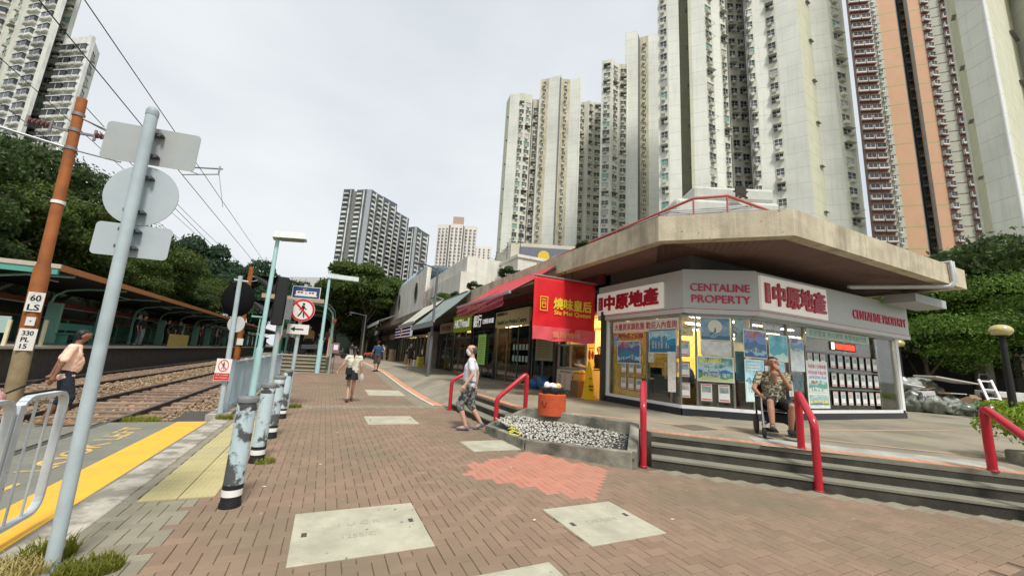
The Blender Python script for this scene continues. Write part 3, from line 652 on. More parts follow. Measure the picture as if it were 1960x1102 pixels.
F_=frame((-.64,11.02,2.38),(1,-.25,0)); m=MB(F_@Matrix.Identity(4)); m.lathe([(.285,-.004),(.285,.004)],(0,0,0),36,False); o=m.build('round_sign',pw,t); prohibit(F_@T3(0,0,.006),.28,o,.05)
F_=frame((-.68,11.02,1.90),(1,-.25,0)); m=MB(F_); m.box(-.25,.25,-.12,.12,-.004,.004); o=m.build('arrow_plate',pw,t)
m=MB(F_@T3(0,0,.006)); m.box(-.08,.13,-.017,.017,0,.001); m.add([(-.17,0,0),(-.07,-.065,0),(-.07,.065,0)],[[0,1,2]]); m.build('arrow',black,o)
# traffic signal
t=thing('traffic_signal','black traffic signal with deep hoods turned away beside the teal lamp','traffic light',(-1.02,10.9,0))
MB().tube([(-1.05,10.9,0),(-1.1,10.9,3.1)],.06,12).build('pole',paleblue,t)
m=MB(); m.box(-1.26,-1.02,10.72,11.0,1.95,3.12); m.build('housing',black,t,bevel=.02)
for z in (2.85,2.25):
    m=MB(); m.prism([(-1.26,10.70,z-.17),(-1.26,11.02,z-.17),(-1.26,11.02,z+.24),(-1.26,10.70,z+.24)],0,0,[(-1.30,10.7,z-.1),(-1.75,10.76,z+.18),(-1.75,10.98,z+.26),(-1.3,11.02,z+.26)]); m.build('hood',black,t)
m=MB(); m.box(-1.0,-.86,10.74,10.96,2.1,2.6); m.build('push_unit',mat('unit_grey',(.16,.17,.18),.5),t)
# fence between pavement and track
t=thing('track_fence','pale blue fence of thin vertical bars between pavement and track','fence',(-1.72,10.3,0))
ft=mat('fence_paint',(.42,.54,.60),.5,.06,2,dirt=(.3,.36,.4),dirtamt=.5)
y=10.2
for i in range(8):
    MB().box(-1.76,-1.69,y-.035,y+.035,-.05,1.12).build('post',ft,t); y+=1.45
for z in (.14,1.07): MB().box(-1.75,-1.70,10.2,20.35,z-.02,z+.02).build('rail',ft,t)
bmh=MB(); bmh.box(-.008,.008,-.012,.012,.16,1.06); bme=bmh.mesh('bar',[ft]); its=[(bme,T3(-1.725,10.27+.1*i,0)) for i in range(100)]
pieces('bar',t,its)
struct(MB().box(-1.95,-1.58,9.7,20.6,-.2,.06).build('fence_kerb',kerbm))
# ================================================================ platform on the left
t=thing('station_platform','long concrete station platform beyond the tracks with pale edge','platform',(-8.4,16,0))
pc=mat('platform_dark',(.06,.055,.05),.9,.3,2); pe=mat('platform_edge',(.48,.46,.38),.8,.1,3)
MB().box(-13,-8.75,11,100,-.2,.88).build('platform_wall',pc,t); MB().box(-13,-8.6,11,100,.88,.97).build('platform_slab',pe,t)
MB().box(-12.9,-9.1,11.1,100,.97,.985).build('platform_floor',mat('platform_floor',(.20,.19,.17),.8,.1),t)
t=thing('platform_canopy','long dark roof with orange fascia over the station platform','canopy',(-10.5,17,1))
MB().prism([(-13,17.6,3.45),(-8.2,17.6,3.55),(-8.2,95,3.55),(-13,95,3.45)],0,0,[(-13,17.6,3.75),(-8.2,17.6,3.6),(-8.2,95,3.6),(-13,95,3.75)]).build('roof_slab',mat('roof_dark',(.03,.03,.03),.8),t)
orf=mat('orange_fascia',(.50,.20,.07),.5,.1,2)
MB().box(-8.2,-8.14,17.6,95,3.44,3.64).build('fascia',orf,t); MB().box(-13,-8.14,17.53,17.6,3.5,3.64).build('end_fascia',mat('pale_fascia',(.5,.42,.34),.6),t)
MB().box(-13,-8.2,17.56,17.66,3.3,3.5).build('end_beam',teal_g,t)
gcol=mat('column_mint',(.25,.52,.42),.5,.06,2)
for i in range(18):
    y=19+i*4.0
    MB().box(-10.7,-10.3,y-.11,y+.11,.97,2.65).build('column',gcol,t)
    m=MB(); pts=[(-10.7,y,2.5),(-10.62,y,2.95),(-10.3,y,3.22),(-9.6,y,3.36),(-8.4,y,3.42)]
    m.tube(pts,.05,6); m.build('bracket',gcol,t)
MB().box(-11.0,-10.9,17.8,95,2.55,2.75).build('red_beam',mat('dark_red_beam',(.20,.035,.02),.6),t)
MB().box(-10.85,-10.8,17.8,95,2.5,2.55).build('light_strip',mat('strip_grey',(.35,.35,.3),.5),t)
for i in range(12): MB().box(-9.5,-9.42,19+i*6,20.4+i*6,3.3,3.34).build('tube_light',mat('tube_pale',(.5,.52,.5),.5),t)
# back railing glass panels, benches
t=thing('platform_screen','green glass screen wall along the back of the platform','screen',(-12.3,17,1))
gg=mat('green_glass',(.015,.13,.09),.15,.1,1,spec=.7)
for i in range(30):
    y=12+i*2.7; MB().box(-12.32,-12.28,y+.05,y+2.6,1.0,2.0).build('panel',gg,t); MB().box(-12.35,-12.25,y-.03,y+.03,.97,2.1).build('post',gcol,t)
MB().box(-12.36,-12.24,12,94,2.06,2.12).build('top_rail',mat('rail_salmon',(.45,.17,.12),.5),t)
t=thing('platform_barrier','cream barrier posts with a clear panel at the platform end','barrier',(-9.2,17.3,.97))
cream=mat('cream',(.62,.56,.38),.6)
for i in range(3): MB().box(-9.5+.35*i,-9.42+.35*i,17.2,17.26,.97,1.75).build('post',cream,t)
MB().box(-9.5,-8.75,17.22,17.24,1.35,1.85).build('panel',mat('clear_panel',(.35,.45,.42),.2),t)
o=MB().box(-8.95,-8.87,19.2,19.28,.97,1.85).build('white_post',cream); tag(o,'single cream post on the platform edge right of the barrier','post')
t=thing('slatted_fence','short yellow slatted fence on the platform near the waiting people','fence',(-9,33,.97))
for i in range(14): MB().box(-9.0,-8.94,31.5+.28*i,31.58+.28*i,.97,1.75).build('slat',mat('slat_yellow',(.66,.52,.16),.6),t)
t=thing('platform_bench','dark green bench on the platform under the canopy','bench',(-10,24,.97))
MB().box(-10.4,-9.95,23,26,1.38,1.43).build('seat',teal_g,t); MB().box(-10.42,-10.38,23,26,1.55,1.85).build('backrest',teal_g,t)
for y in (23.2,24.5,25.8): MB().box(-10.35,-10.0,y-.03,y+.03,.97,1.38).build('leg',teal_g,t)
for i,(y,lab) in enumerate(((21.5,'hanging platform sign board near the canopy end'),)):
    pass
# ================================================================ near-side station stairs and canopy
t=thing('station_stairs','concrete stairs with green railings up to the near station platform','stairs',(-1,21.4,0))
for i in range(6):
    z=.17*(i+1); m=MB(); m.box(-2.2,0.15,21.7+.3*i,24.5,z-.17,z-.04); m.k=1; m.box(-2.2,.15,21.67+.3*i,24.5,z-.04,z); m.build('stair_step',[mat('stair_riser',(.10,.09,.06),.9,.2),mat('stair_tread',(.38,.34,.25),.8,.15)],t)
MB().box(-3.0,0.3,24.4,80,-.2,1.02).build('platform_body',conc,t)
grn=mat('rail_green',(.02,.20,.10),.5); pk=mat('rail_salmon2',(.55,.20,.14),.5)
for x in (-2.15,.12):
    m=MB(); m.tube([(x,21.5,1.0),(x,23.5,2.05),(x,24.6,2.05)],.035,8); m.build('handrail',pk,t)
    for i in range(9): y=21.55+.33*i; zz=max(.1,min(1.02,.17*(1+(y-21.7)/.3))); MB().box(x-.012,x+.012,y-.012,y+.012,zz-.1,min(2.0,1.0+(y-21.5)*.52)).build('baluster',grn,t)
MB().box(.25,.32,21.4,21.5,-.0,1.7).build('end_post',mat('post_grey',(.3,.32,.3),.6),t)
o=thing('ticket_reader','small orange framed card reader box on a post by the stairs','card reader',(.42,21.5,1.3))
MB().box(.3,.62,21.38,21.5,1.25,1.75).build('case',mat('reader_brown',(.25,.12,.08),.5),o); MB().box(.36,.56,21.36,21.38,1.4,1.65).build('screen',mat('reader_screen',(.45,.5,.7),.4,emit=.3),o)
MB().box(.44,.48,21.43,21.47,.1,1.25).build('post',gm,o)
t=thing('station_shelter','arched shelter with dark hood and mint frame over the stairs','shelter',(-1,24,1))
for y in (23.6,27.5,31.5):
    m=MB(); m.tube([(.2,y,1.0),(.2,y,3.0),(.12,y,3.4),(-.15,y,3.68),(-.6,y,3.8),(-3.0,y,3.9)],.07,8); m.build('arch_frame',gcol,t)
    m=MB(); m.tube([(-2.2,y,1.0),(-2.2,y,3.8)],.06,8); m.build('column',gcol,t)
m=MB(); pr=[(.28,3.0),(.2,3.45),(-.1,3.75),(-.6,3.9),(-3.3,4.0)]
for a,b_ in zip(pr[:-1],pr[1:]): m.prism([(a[0],23.3,a[1]),(b_[0],23.3,b_[1]),(b_[0],60,b_[1]),(a[0],60,a[1])],0,0,[(a[0]+.02,23.3,a[1]+.06),(b_[0]+.02,23.3,b_[1]+.06),(b_[0]+.02,60,b_[1]+.06),(a[0]+.02,60,a[1]+.06)])
m.build('hood',mat('roof_dark2',(.05,.05,.05),.7),t); MB().box(-3.3,-.4,23.24,23.3,3.82,4.04).build('fascia',mat('buff_fascia',(.42,.30,.2),.6),t)
MB().box(.16,.34,23.2,60,2.9,3.05).build('red_gutter',mat('gutter_red',(.40,.05,.04),.5),t)
MB().box(-2.6,.1,34,34.1,1.0,3.8).build('dark_screen',mat('screen_dark',(.02,.02,.022),.6),t)
# second orange pole far along the track
t=thing('catenary_pole','distant rust orange overhead line pole with white plate beyond the fence','pole',(-5.5,33,-.1))
MB().tube([(-5.5,33,-.1),(-5.6,33,6.9)],[.2,.15],14).build('shaft',rust,t); MB().box(-5.62,-5.25,32.75,32.78,1.3,1.75).build('number_plate',pw,t)
m=MB(); m.tube([(-5.55,33,6.2),(-4.0,33,6.4)],.03,6); m.tube([(-5.55,33,5.8),(-4.0,33,6.4)],.03,6); m.build('arm',steel,t)
for i,(x,y) in enumerate(((-4.1,30),(-2.4,33))):
    t=thing('platform_lamp',('slim mint lamp post between the tracks' if i==0 else 'slim mint lamp post beside the near platform'),'lamp post',(x,y,0)); MB().tube([(x,y,0),(x,y,3.2)],.05,8).build('pole',gcol,t); MB().box(x-.5,x+.1,y-.1,y+.1,3.15,3.25).build('lamp_head',gcol,t)
# ================================================================ overhead wires
wirem=mat('wire_black',(.03,.03,.035),.6)
def wire(lab,a,b_,sag=.3,r=.018):
    a=Vector(a);b_=Vector(b_); pts=[a.lerp(b_,i/14)-Vector((0,0,4*sag*(i/14)*(1-i/14))) for i in range(15)]
    o=MB().tube(pts,r,5,False).build('overhead_wire',wirem); tag(o,lab,'wire','overhead tram wires')
wire('upper overhead wire above the nearer track',(-3.97,-8,6.6),(-3.97,75,6.2),.15,.009)
wire('lower overhead wire above the nearer track',(-3.97,-8,5.8),(-3.97,75,5.5),.03,.009)
wire('upper overhead wire above the platform track',(-7.0,-8,7.3),(-7.0,75,7.0),.2,.009)
wire('lower overhead wire above the platform track',(-7.0,-8,6.3),(-7.0,75,6.1),.03,.009)
wire('feeder wire from the orange pole up the line',(-5.7,11.5,6.6),(-5.6,33,6.6),.25,.009)
wire('cross span wire from the orange pole over the near track',pt(6.5),(-3.97,13.5,6.2),.05,.01)
wire('thin wire from the orange pole towards the far pole top',pt(6.25)+Vector((.4,0,0)),(-4.9,60,5.4),.3,.009)
wire('thin wire beside the far pole, left of the hill',(-8.5,20,6.6),(-6.0,70,6.0),.3,.01)
t=thing('wire_bracket','cantilever bracket holding the tram wire beside the sign backs','bracket',(-3.9,14,6))
m=MB(); m.tube([(-5.6,17.1,7.62),(-4.2,16.4,7.6)],.03,6); m.tube([(-5.5,17.1,7.33),(-4.35,16.5,7.4)],.02,6); m.tube([(-4.3,16.45,7.36),(-4.3,16.45,7.7)],.03,6); m.tube([(-4.3,16.4,7.5),(-3.97,16.4,6.2)],.01,4); m.build('arm',steel,t)
# ================================================================ corner building: octagonal concrete canopy
grey=mat('fascia_grey',(.50,.52,.50),.45,.04,1.5)
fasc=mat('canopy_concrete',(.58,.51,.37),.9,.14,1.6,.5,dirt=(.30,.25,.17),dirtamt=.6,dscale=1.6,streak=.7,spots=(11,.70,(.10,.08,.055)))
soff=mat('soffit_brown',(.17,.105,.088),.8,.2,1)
bld=thing('corner_building','low octagonal corner shop building under a deep concrete canopy','building',(9,8,TZ))
# canopy slab; left edge x 6.27, chamfer, front edge y 4.27
cp=[(6.27,60),(6.27,6.04),(8.06,4.27),(16.3,4.27),(16.3,13.5),(12.5,13.5),(12.5,60)]
def band(poly,z0,z1,th,m,name,par,closed=False):
    n=len(poly)
    for i in range(n-(0 if closed else 1)):
        a=Vector(poly[i]);b=Vector(poly[(i+1)%n]); L=(b-a).length
        if L<.01: continue
        F_=frame((a.x,a.y,0),(b.x-a.x,b.y-a.y,0)); z0+=.003; z1-=.003
        segs=max(1,round(L/3.0))
        for j in range(segs): 
            k=MB(F_); k.box(L*j/segs+(.004 if j else 0),L*(j+1)/segs-(.004 if j<segs-1 else 0),z0,z1,-th,0); k.build(name,m,par)
band([(6.27,19.0),(6.27,6.04),(8.06,4.27),(16.3,4.27)],4.22,4.79,.25,fasc,'canopy_fascia',bld)
MB().box(16.05,16.304,4.274,12,4.235,4.775).build('canopy_fascia',fasc,bld)
MB().prism([(6.5,60),(6.5,6.13),(8.15,4.5),(16.1,4.5),(16.1,13.5),(12.5,13.5),(12.5,60)],4.36,4.74).build('canopy_slab',mat('roof_top',(.30,.28,.24),.9,.2,1),bld)
# ribbed soffit boards
sb=MB(); sb.box(0,.135,-1.2,1.2,-.03,0); its=[]
sm2=MB(); sm2.box(-.066,.066,0,2.1,-.04,0); sme=sm2.mesh('soffit_board',[soff])
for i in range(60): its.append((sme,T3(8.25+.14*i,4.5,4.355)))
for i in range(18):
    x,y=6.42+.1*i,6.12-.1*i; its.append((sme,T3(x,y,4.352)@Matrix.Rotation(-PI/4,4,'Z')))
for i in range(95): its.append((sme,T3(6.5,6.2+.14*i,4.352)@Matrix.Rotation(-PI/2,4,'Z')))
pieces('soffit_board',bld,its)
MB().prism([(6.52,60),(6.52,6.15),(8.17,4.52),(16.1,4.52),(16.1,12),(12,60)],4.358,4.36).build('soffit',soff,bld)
# hipped metal roof piece behind the fascia & pipe rail
rp=[(6.6,12.5),(6.6,6.15),(8.2,4.58),(12.5,4.58)]; tpz=[(7.5,12.5),(7.5,6.8),(8.6,5.7),(11.5,5.7)]
seam=mat('roof_sheet',(.34,.34,.31),.6,.12,2,.2,dirt=(.2,.19,.17),dirtamt=.6,dscale=2)
for i in range(3):
    for j in range(5):
        f0=j/5+.008; f1=(j+1)/5-.008
        def L_(p,q,f): return (p[0]+(q[0]-p[0])*f,p[1]+(q[1]-p[1])*f)
        a0=L_(rp[i],tpz[i],f0);a1=L_(rp[i],tpz[i],f1);b0=L_(rp[i+1],tpz[i+1],f0);b1=L_(rp[i+1],tpz[i+1],f1)
        z0=4.8+.68*f0;z1=4.8+.68*f1
        MB().prism([(a0[0],a0[1],z0-.04),(b0[0],b0[1],z0-.04),(b1[0],b1[1],z1-.04),(a1[0],a1[1],z1-.04)],0,0,[(a0[0],a0[1],z0+.02),(b0[0],b0[1],z0+.02),(b1[0],b1[1],z1),(a1[0],a1[1],z1)]).build('roof_panel',seam,bld)
rl=thing('roof_rail','faded red pipe railing running along the top of the concrete canopy','railing',(7.3,9,4.8))
fred=mat('faded_red',(.46,.11,.10),.5,.1,4)
rpts=[(7.2,60,5.1),(7.25,14,5.25),(7.3,9.4,5.38),(7.28,5.95,5.42),(7.75,5.44,5.42),(9.35,5.44,5.4)]
MB().tube(rpts,.035,8).build('top_rail',fred,rl)
for (x,y) in [(7.28,5.95),(7.75,5.44),(8.6,5.44),(9.3,5.44)]+[(7.28,7+1.6*i) for i in range(14)]: MB().tube([(x,y,4.75),(x,y,5.4)],.022,6).build('rail_post',fred,rl)
MB().tube([(7.2,60,4.98),(7.25,9.4,5.08)],.02,6).build('mid_rail',fred,rl)
# canopy downpipe right
t=thing('roof_pipe','pale twin drain pipe clipped over the right end of the canopy','pipe',(15.4,4.2,4))
pp=mat('pipe_pale',(.45,.46,.45),.5)
for dx in (0,.14): MB().tube([(15.15+dx,4.6,4.82),(15.15+dx,4.2,4.84),(15.2+dx,4.2,4.3),(15.1+dx,4.28,4.15),(12.5+dx,5.4,3.95)],.045,8).build('pipe_run',pp,t)
o=MB().prism([(14.9,4.9),(16.9,4.9),(16.9,5.6),(14.9,5.6)],3.78,4.02).build('duct',mat('duct_metal',(.38,.39,.38),.5,.1,3)); tag(o,'sheet metal duct hanging under the right end of the canopy','duct')
# ---------------- shop walls
w1=(7.75,9.58);w2=(7.75,6.8);w3=(9.1,5.92);w4=(16.25,5.92)
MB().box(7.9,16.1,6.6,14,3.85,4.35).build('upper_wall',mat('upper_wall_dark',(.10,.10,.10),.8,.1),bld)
shop=thing('property_shop','glass fronted property agency with grey and white sign fascia','shop',(9.5,8,TZ))
FLs=frame((7.68,9.9,0),(0,-1,0)); ch_v=(9.09-7.68,5.72-6.64,0); FCs=frame((7.68,6.64,0),ch_v); Lc=Vector(ch_v).length; FRs=frame((9.09,5.72,0),(1,0,0))
LL=9.9-6.64; LR=16.62-9.09
# sign boxes
MB(FLs).box(0,LL,2.98,3.9,-.1,0).build('sign_grey_panel',grey,shop)
MB(FCs).box(0,Lc,2.98,3.92,-.3,0).build('sign_grey_panel',grey,shop)
MB(FRs).box(0,LR,2.98,3.9,-.3,-.001).build('sign_grey_panel',grey,shop)
lip=mat('sign_lip',(.55,.56,.54),.4,.03,2); redl=mat('sign_red_line',(.45,.02,.05),.5)
for F_,L in ((FLs,LL),(FCs,Lc),(FRs,LR)):
    MB(F_).box(0,L,2.84,2.98,-.3,.02).build('sign_lip',lip,shop); MB(F_).box(0,L,2.945,2.96,.02,.024).build('red_line',redl,shop)
bx=mat('lightbox_white',(.85,.80,.72),.35,.03,2,emit=.12)
letr=mat('letter_dark_red',(.42,.008,.025),.35,.08,6)
def cen_sign(F_,u0,u1,v0,v1):
    o=MB(F_).box(u0,u1,v0,v1,.0,.07).build('sign_lightbox',bx,shop,bevel=.01); h=v1-v0; W=u1-u0
    m=MB(F_); m.box(u0+W*.04,u0+W*.115,v0+h*.2,v1-h*.2,.07,.10); m.build('red_block',letr,o,bevel=.015)
    tx=F_@T3(u0+W*.55,(v0+v1)/2,.09); text('中原地產',o,tx,W*.80,h*.66,letr,'lettering',.04,.028)
    text('CENTALINE',o,F_@T3(u0+W*.0775,(v0+v1)/2,.102)@Matrix.Rotation(-PI/2,4,'Z'),h*.5,W*.03,mat('pink_letter',(.7,.35,.35),.4),ext=.003)
cen_sign(FLs,.0,2.68,3.0,3.68)
cen_sign(FRs,.05,2.83,3.0,3.82)
lr2=mat('letter_crimson',(.55,.012,.06),.3)
text('CENTALINE',shop,FCs@T3(Lc*.5,3.48,.012),Lc*.80,.185,lr2,ext=.03,bold=.004); text('PROPERTY',shop,FCs@T3(Lc*.51,3.20,.012),Lc*.79,.185,lr2,ext=.03,bold=.004)
text('CENTALINE PROPERTY',shop,FRs@T3(LR-1.75,3.33,.012),3.1,.26,lr2,ext=.03,bold=.004)
# plinth and sills
FL=frame((7.75,9.58,0),(0,-1,0)); cv=(9.1-7.75,5.92-6.8,0); FC=frame((7.75,6.8,0),cv); FR=frame((9.1,5.92,0),(1,0,0)); Lg=9.58-6.8; Cg=Vector(cv).length; Rg=16.25-9.1
plm=mat('plinth_black',(.025,.027,.032),.35,.1,4)
for F_,L in ((FL,Lg),(FC,Cg),(FR,Rg)):
    MB(F_).box(0,L,TZ-.05,TZ+.16,-.12,.06).build('plinth',plm,shop); MB(F_).box(0,L,TZ+.16,TZ+.23,-.1,.03).build('window_sill',white,shop)
    MB(F_).box(0,L,2.78,2.86,-.1,.0).build('head_frame',steel,shop)
gls=glassmat('shop_glass',(.86,.90,.88),.25)
def panes(F_,us):
    for a,b_ in zip(us[:-1],us[1:]): MB(F_).box(a+.004,b_-.004,TZ+.23,2.78,-.05,-.042).build('window_pane',gls,shop)
panes(FL,[0.08,1.66,2.46,Lg]); panes(FC,[0,.37,1.19,Cg]); panes(FR,[0,.62,1.45,2.2,4.2,6.0,Rg-.15])
fm=mat('frame_pewter',(.22,.23,.21),.4,metal=.4)
for F_,us in ((FL,[1.66,2.46,]),(FC,[0,.37,1.19,Cg]),(FR,[1.45,2.2])):
    for u in us: MB(F_).box(u-.02,u+.02,TZ+.2,2.8,-.07,-.01).build('mullion',fm,shop)
MB(FL).box(-.02,.1,TZ+.16,2.9,-.2,.02).build('corner_post',white,shop); MB(FR).box(Rg-.14,Rg+.02,TZ+.16,2.9,-.25,.03).build('corner_post',white,shop)
MB(FR).box(Rg-.16,Rg-.14,TZ+.2,2.9,-3,.0).build('side_frame',white,shop)
m=MB(FL); m.tube([(2.38,1.25,.02),(2.38,1.25,.09),(2.38,1.65,.09),(2.38,1.65,.02)],.015,8); m.build('door_handle',steel,shop)
# interior
wallw=mat('interior_ochre',(.46,.33,.15),.7,.2,.6)
MB().box(7.9,16.1,12.0,12.1,TZ,3).build('back_wall',wallw,shop); MB().box(7.9,16.0,6.3,12,TZ+.0,TZ+.01).build('floor_tiles',mat('int_floor',(.35,.30,.24),.3),shop)
MB().box(7.8,12,9.60,9.64,TZ,3).build('side_wall',wallw,shop); MB().box(16.05,16.1,6.2,12,TZ,2.9).build('side_wall',mat('side_white',(.6,.58,.5),.6),shop)
MB().prism([(7.8,12),(7.8,6.85),(9.15,6.0),(16.1,6.0),(16.1,12)],2.9,2.95).build('shop_ceiling',mat('ceil_cream',(.42,.36,.26),.7),shop)
for (x,y,w_,d_) in ((10.2,8.6,.12,2.2),(12.2,8.8,.12,2.0),(14.1,8.6,.12,2.2),(10.6,10.8,.9,.3)):
    MB().box(x-w_,x+w_,y-d_,y+d_,TZ,1.25 if d_>1 else 2.3).build('partition',mat('furn_dark',(.03,.026,.024),.4),shop)
for (x,y) in ((9.8,7.6),(11.3,7.7),(13.2,7.8),(12.4,7.1),(8.9,8.6)):
    MB().box(x-.5,x+.5,y-.3,y+.3,1.12,1.16).build('desk_top',mat('desk',(.12,.09,.07),.4),shop); MB().box(x-.45,x+.45,y-.02,y+.02,TZ,1.12).build('desk_panel',mat('desk_side',(.35,.36,.36),.4),shop)
    MB().box(x-.22,x+.22,y+.1,y+.14,1.2,1.5).build('monitor',black,shop)
lt=mat('tube_lit',(1,.88,.62),.5,0,emit=28)
for i in range(6):
    for j in range(4): MB().box(8.5+1.3*i,9.1+1.3*i,7.1+1.2*j,7.18+1.2*j,2.86,2.9).build('ceiling_light',lt,shop)
MB().box(8.05,8.25,6.75+.5,7.95,TZ+.2,1.3).build('counter',mat('counter_white',(.6,.6,.6),.4),shop)
# posters and cards
pbm_={}
def artmat(nm,a,b_,sc=6,thr=(.4,.6),emit=.0): return mat('art_'+nm,a,.35,.25,sc,col2=b_,thr=thr,spec=.5,emit=emit)
A1=artmat('deep_blue',(.04,.20,.38),(.30,.62,.72),5); A2=artmat('cyan',(.05,.42,.60),(.55,.82,.84),2.2,(.3,.7)); A3=artmat('pale_sea',(.30,.50,.58),(.75,.80,.78),3,(.35,.65)); A4=artmat('mauve_blue',(.07,.14,.32),(.38,.50,.62),9); A5=artmat('green_mix',(.10,.30,.16),(.55,.72,.70),9); A6=artmat('moon_night',(.10,.22,.34),(.35,.48,.56),4,(.3,.7))
pap=mat('paper_white',(.78,.78,.74),.5,.04,5)
def poster(F_,u0,u1,v0,v1,m,name='poster',d=.0,border=.02,lab=None):
    o=MB(F_).box(u0,u1,v0,v1,d-.004,d).build(name,pap,shop); 
    p=MB(F_).box(u0+border,u1-border,v0+border,v1-border,d,d+.0015).build('print',m,o)
    if lab:o['label']=lab
    return o
poster(FL,.50,1.43,1.57,2.20,A4,d=.0); o=poster(FL,1.75,2.66,1.87,2.47,A2)
m=MB(FL); 
for k in range(7): m.box(2.0+.055*k,2.04+.055*k,2.2,2.26+.03*(k%3),.0015,.003)
m.build('skyline_print',mat('ink_navy',(.06,.16,.28),.5),o)
o=poster(FC,.46,1.15,2.22,2.78,A6,lab='night blue poster with a big pale moon and seated figure'); m=MB(FC@T3(.8,2.56,.003)); m.lathe([(.16,0),(.16,.0015)],(0,0,0),28,False); m.build('moon',mat('moon_pale',(.72,.72,.62),.6,.05,9),o)
m=MB(FC@T3(.8,2.46,.006)); m.ell((0,.0,0),.02,.05,.004,8,5); m.ell((.0,.055,0),.015,.018,.004,8,5); m.bar((.0,-.03,0),(-.09,-.07,0),.022,.004); m.bar((-.09,-.07,0),(-.12,-.12,0),.018,.004); m.build('seated_figure',mat('ink_dark',(.05,.09,.14),.6),o)
poster(FC,.46,1.15,1.87,2.2,artmat('pale_sheet',(.62,.68,.66),(.74,.75,.70),3,(.3,.7)),border=.0)
o=poster(FC,.36,1.19,1.25,1.84,artmat('land',(.08,.30,.24),(.45,.68,.74),7),d=.012,border=.03); text('$9168/呎',o,FC@T3(.66,1.73,.016),.5,.12,mat('lime',(.80,.76,.12),.5),ext=.002,bold=.02); text('低密度 海景',o,FC@T3(.85,1.42,.016),.5,.09,MATS['art_pale_sheet'] if 'art_pale_sheet' in MATS else pap,ext=.002,bold=.02)
poster(FR,-.30,.56,1.86,2.52,A4); poster(FR,.65,1.40,1.82,2.48,artmat('teal_sun',(.02,.30,.42),(.25,.66,.70),2.5,(.35,.65))); poster(FR,1.50,2.09,2.05,2.46,A4); poster(FR,1.50,2.09,1.62,2.05,artmat('sheet2',(.55,.64,.66),(.72,.75,.73),3),border=0)
poster(FR,-.30,.41,.86,1.82,A2); poster(FR,.60,1.22,1.22,1.80,A2); poster(FR,.45,.57,1.38,1.70,artmat('lilac',(.45,.42,.55),(.6,.6,.66),3),border=.015)
o=poster(FR,2.15,3.11,.72,1.92,artmat('sheet3',(.66,.68,.68),(.74,.72,.70),4)); 
MB(FR).box(2.2,3.06,1.1,1.42,.0016,.003).build('photo_print',A5,o); MB(FR).box(2.2,3.06,.80,1.06,.0016,.003).build('photo_print',artmat('photo_teal',(.10,.30,.30),(.5,.66,.5),8),o)
text('筍盤推介 高價收樓',o,FR@T3(2.63,1.78,.003),.8,.1,letr,ext=.001); text('歡迎放盤 免費估價',o,FR@T3(2.63,1.62,.003),.8,.09,mat('ink_mag',(.5,.05,.2),.5),ext=.001); text('海濱花園 兩房',o,FR@T3(2.63,1.50,.003),.8,.08,mat('ink_blue',(.05,.2,.55),.5),ext=.001)
def art(o,F_,u0,u1,v0,v1,cols,d=.0018,amp=.05,seed=0):
    r=random.Random(seed); n=14; H=v1-v0
    for k,(fv,c) in enumerate(cols):
        m=MB(F_); p1,p2=r.uniform(0,6),r.uniform(0,6); vs=[]
        for i in range(n+1):
            s=i/n; vs.append((u0+(u1-u0)*s,v0,d+.0008*k))
        for i in range(n,-1,-1):
            s=i/n; vs.append((u0+(u1-u0)*s,min(v1,max(v0+.004,v0+H*(fv+amp*math.sin(s*7+p1)+amp*.6*math.sin(s*17+p2)))),d+.0008*k))
        for i in range(n): m.add([vs[i],vs[i+1],vs[2*n-i],vs[2*n+1-i]],[[0,1,2,3]])
        if k==len(cols)-1 and seed%3!=0:
            m2=MB(F_); W_=u1-u0; bb=v0+H*r.uniform(.05,.2); x_=u0+W_*.12
            while x_<u1-W_*.2:
                bw=W_*r.uniform(.03,.08); m2.box(x_,x_+bw,bb,bb+H*r.uniform(.15,.5),d+.004,d+.0045); x_+=bw+W_*r.uniform(.01,.12)
            m2.build('print_blocks',mat('ink_block_%d'%(seed%4),[(.55,.60,.62),(.10,.16,.24),(.62,.55,.42),(.30,.42,.48)][seed%4],.4,.4,30,col2=(.2,.26,.3),thr=(.5,.55)),o)
            m3=MB(F_)
            for q in range(3): m3.box(u0+W_*.1,u0+W_*r.uniform(.4,.85),v1-H*(.10+.075*q),v1-H*(.065+.075*q),d+.004,d+.0045)
            m3.build('print_text',mat('ink_text_%d'%(seed%2),[(.75,.76,.72),(.6,.1,.08)][seed%2],.5),o)
        m.build('print_layer',mat('ink_%d_%d_%d'%tuple(int(q*100) for q in c),c,.4,.12,7),o)
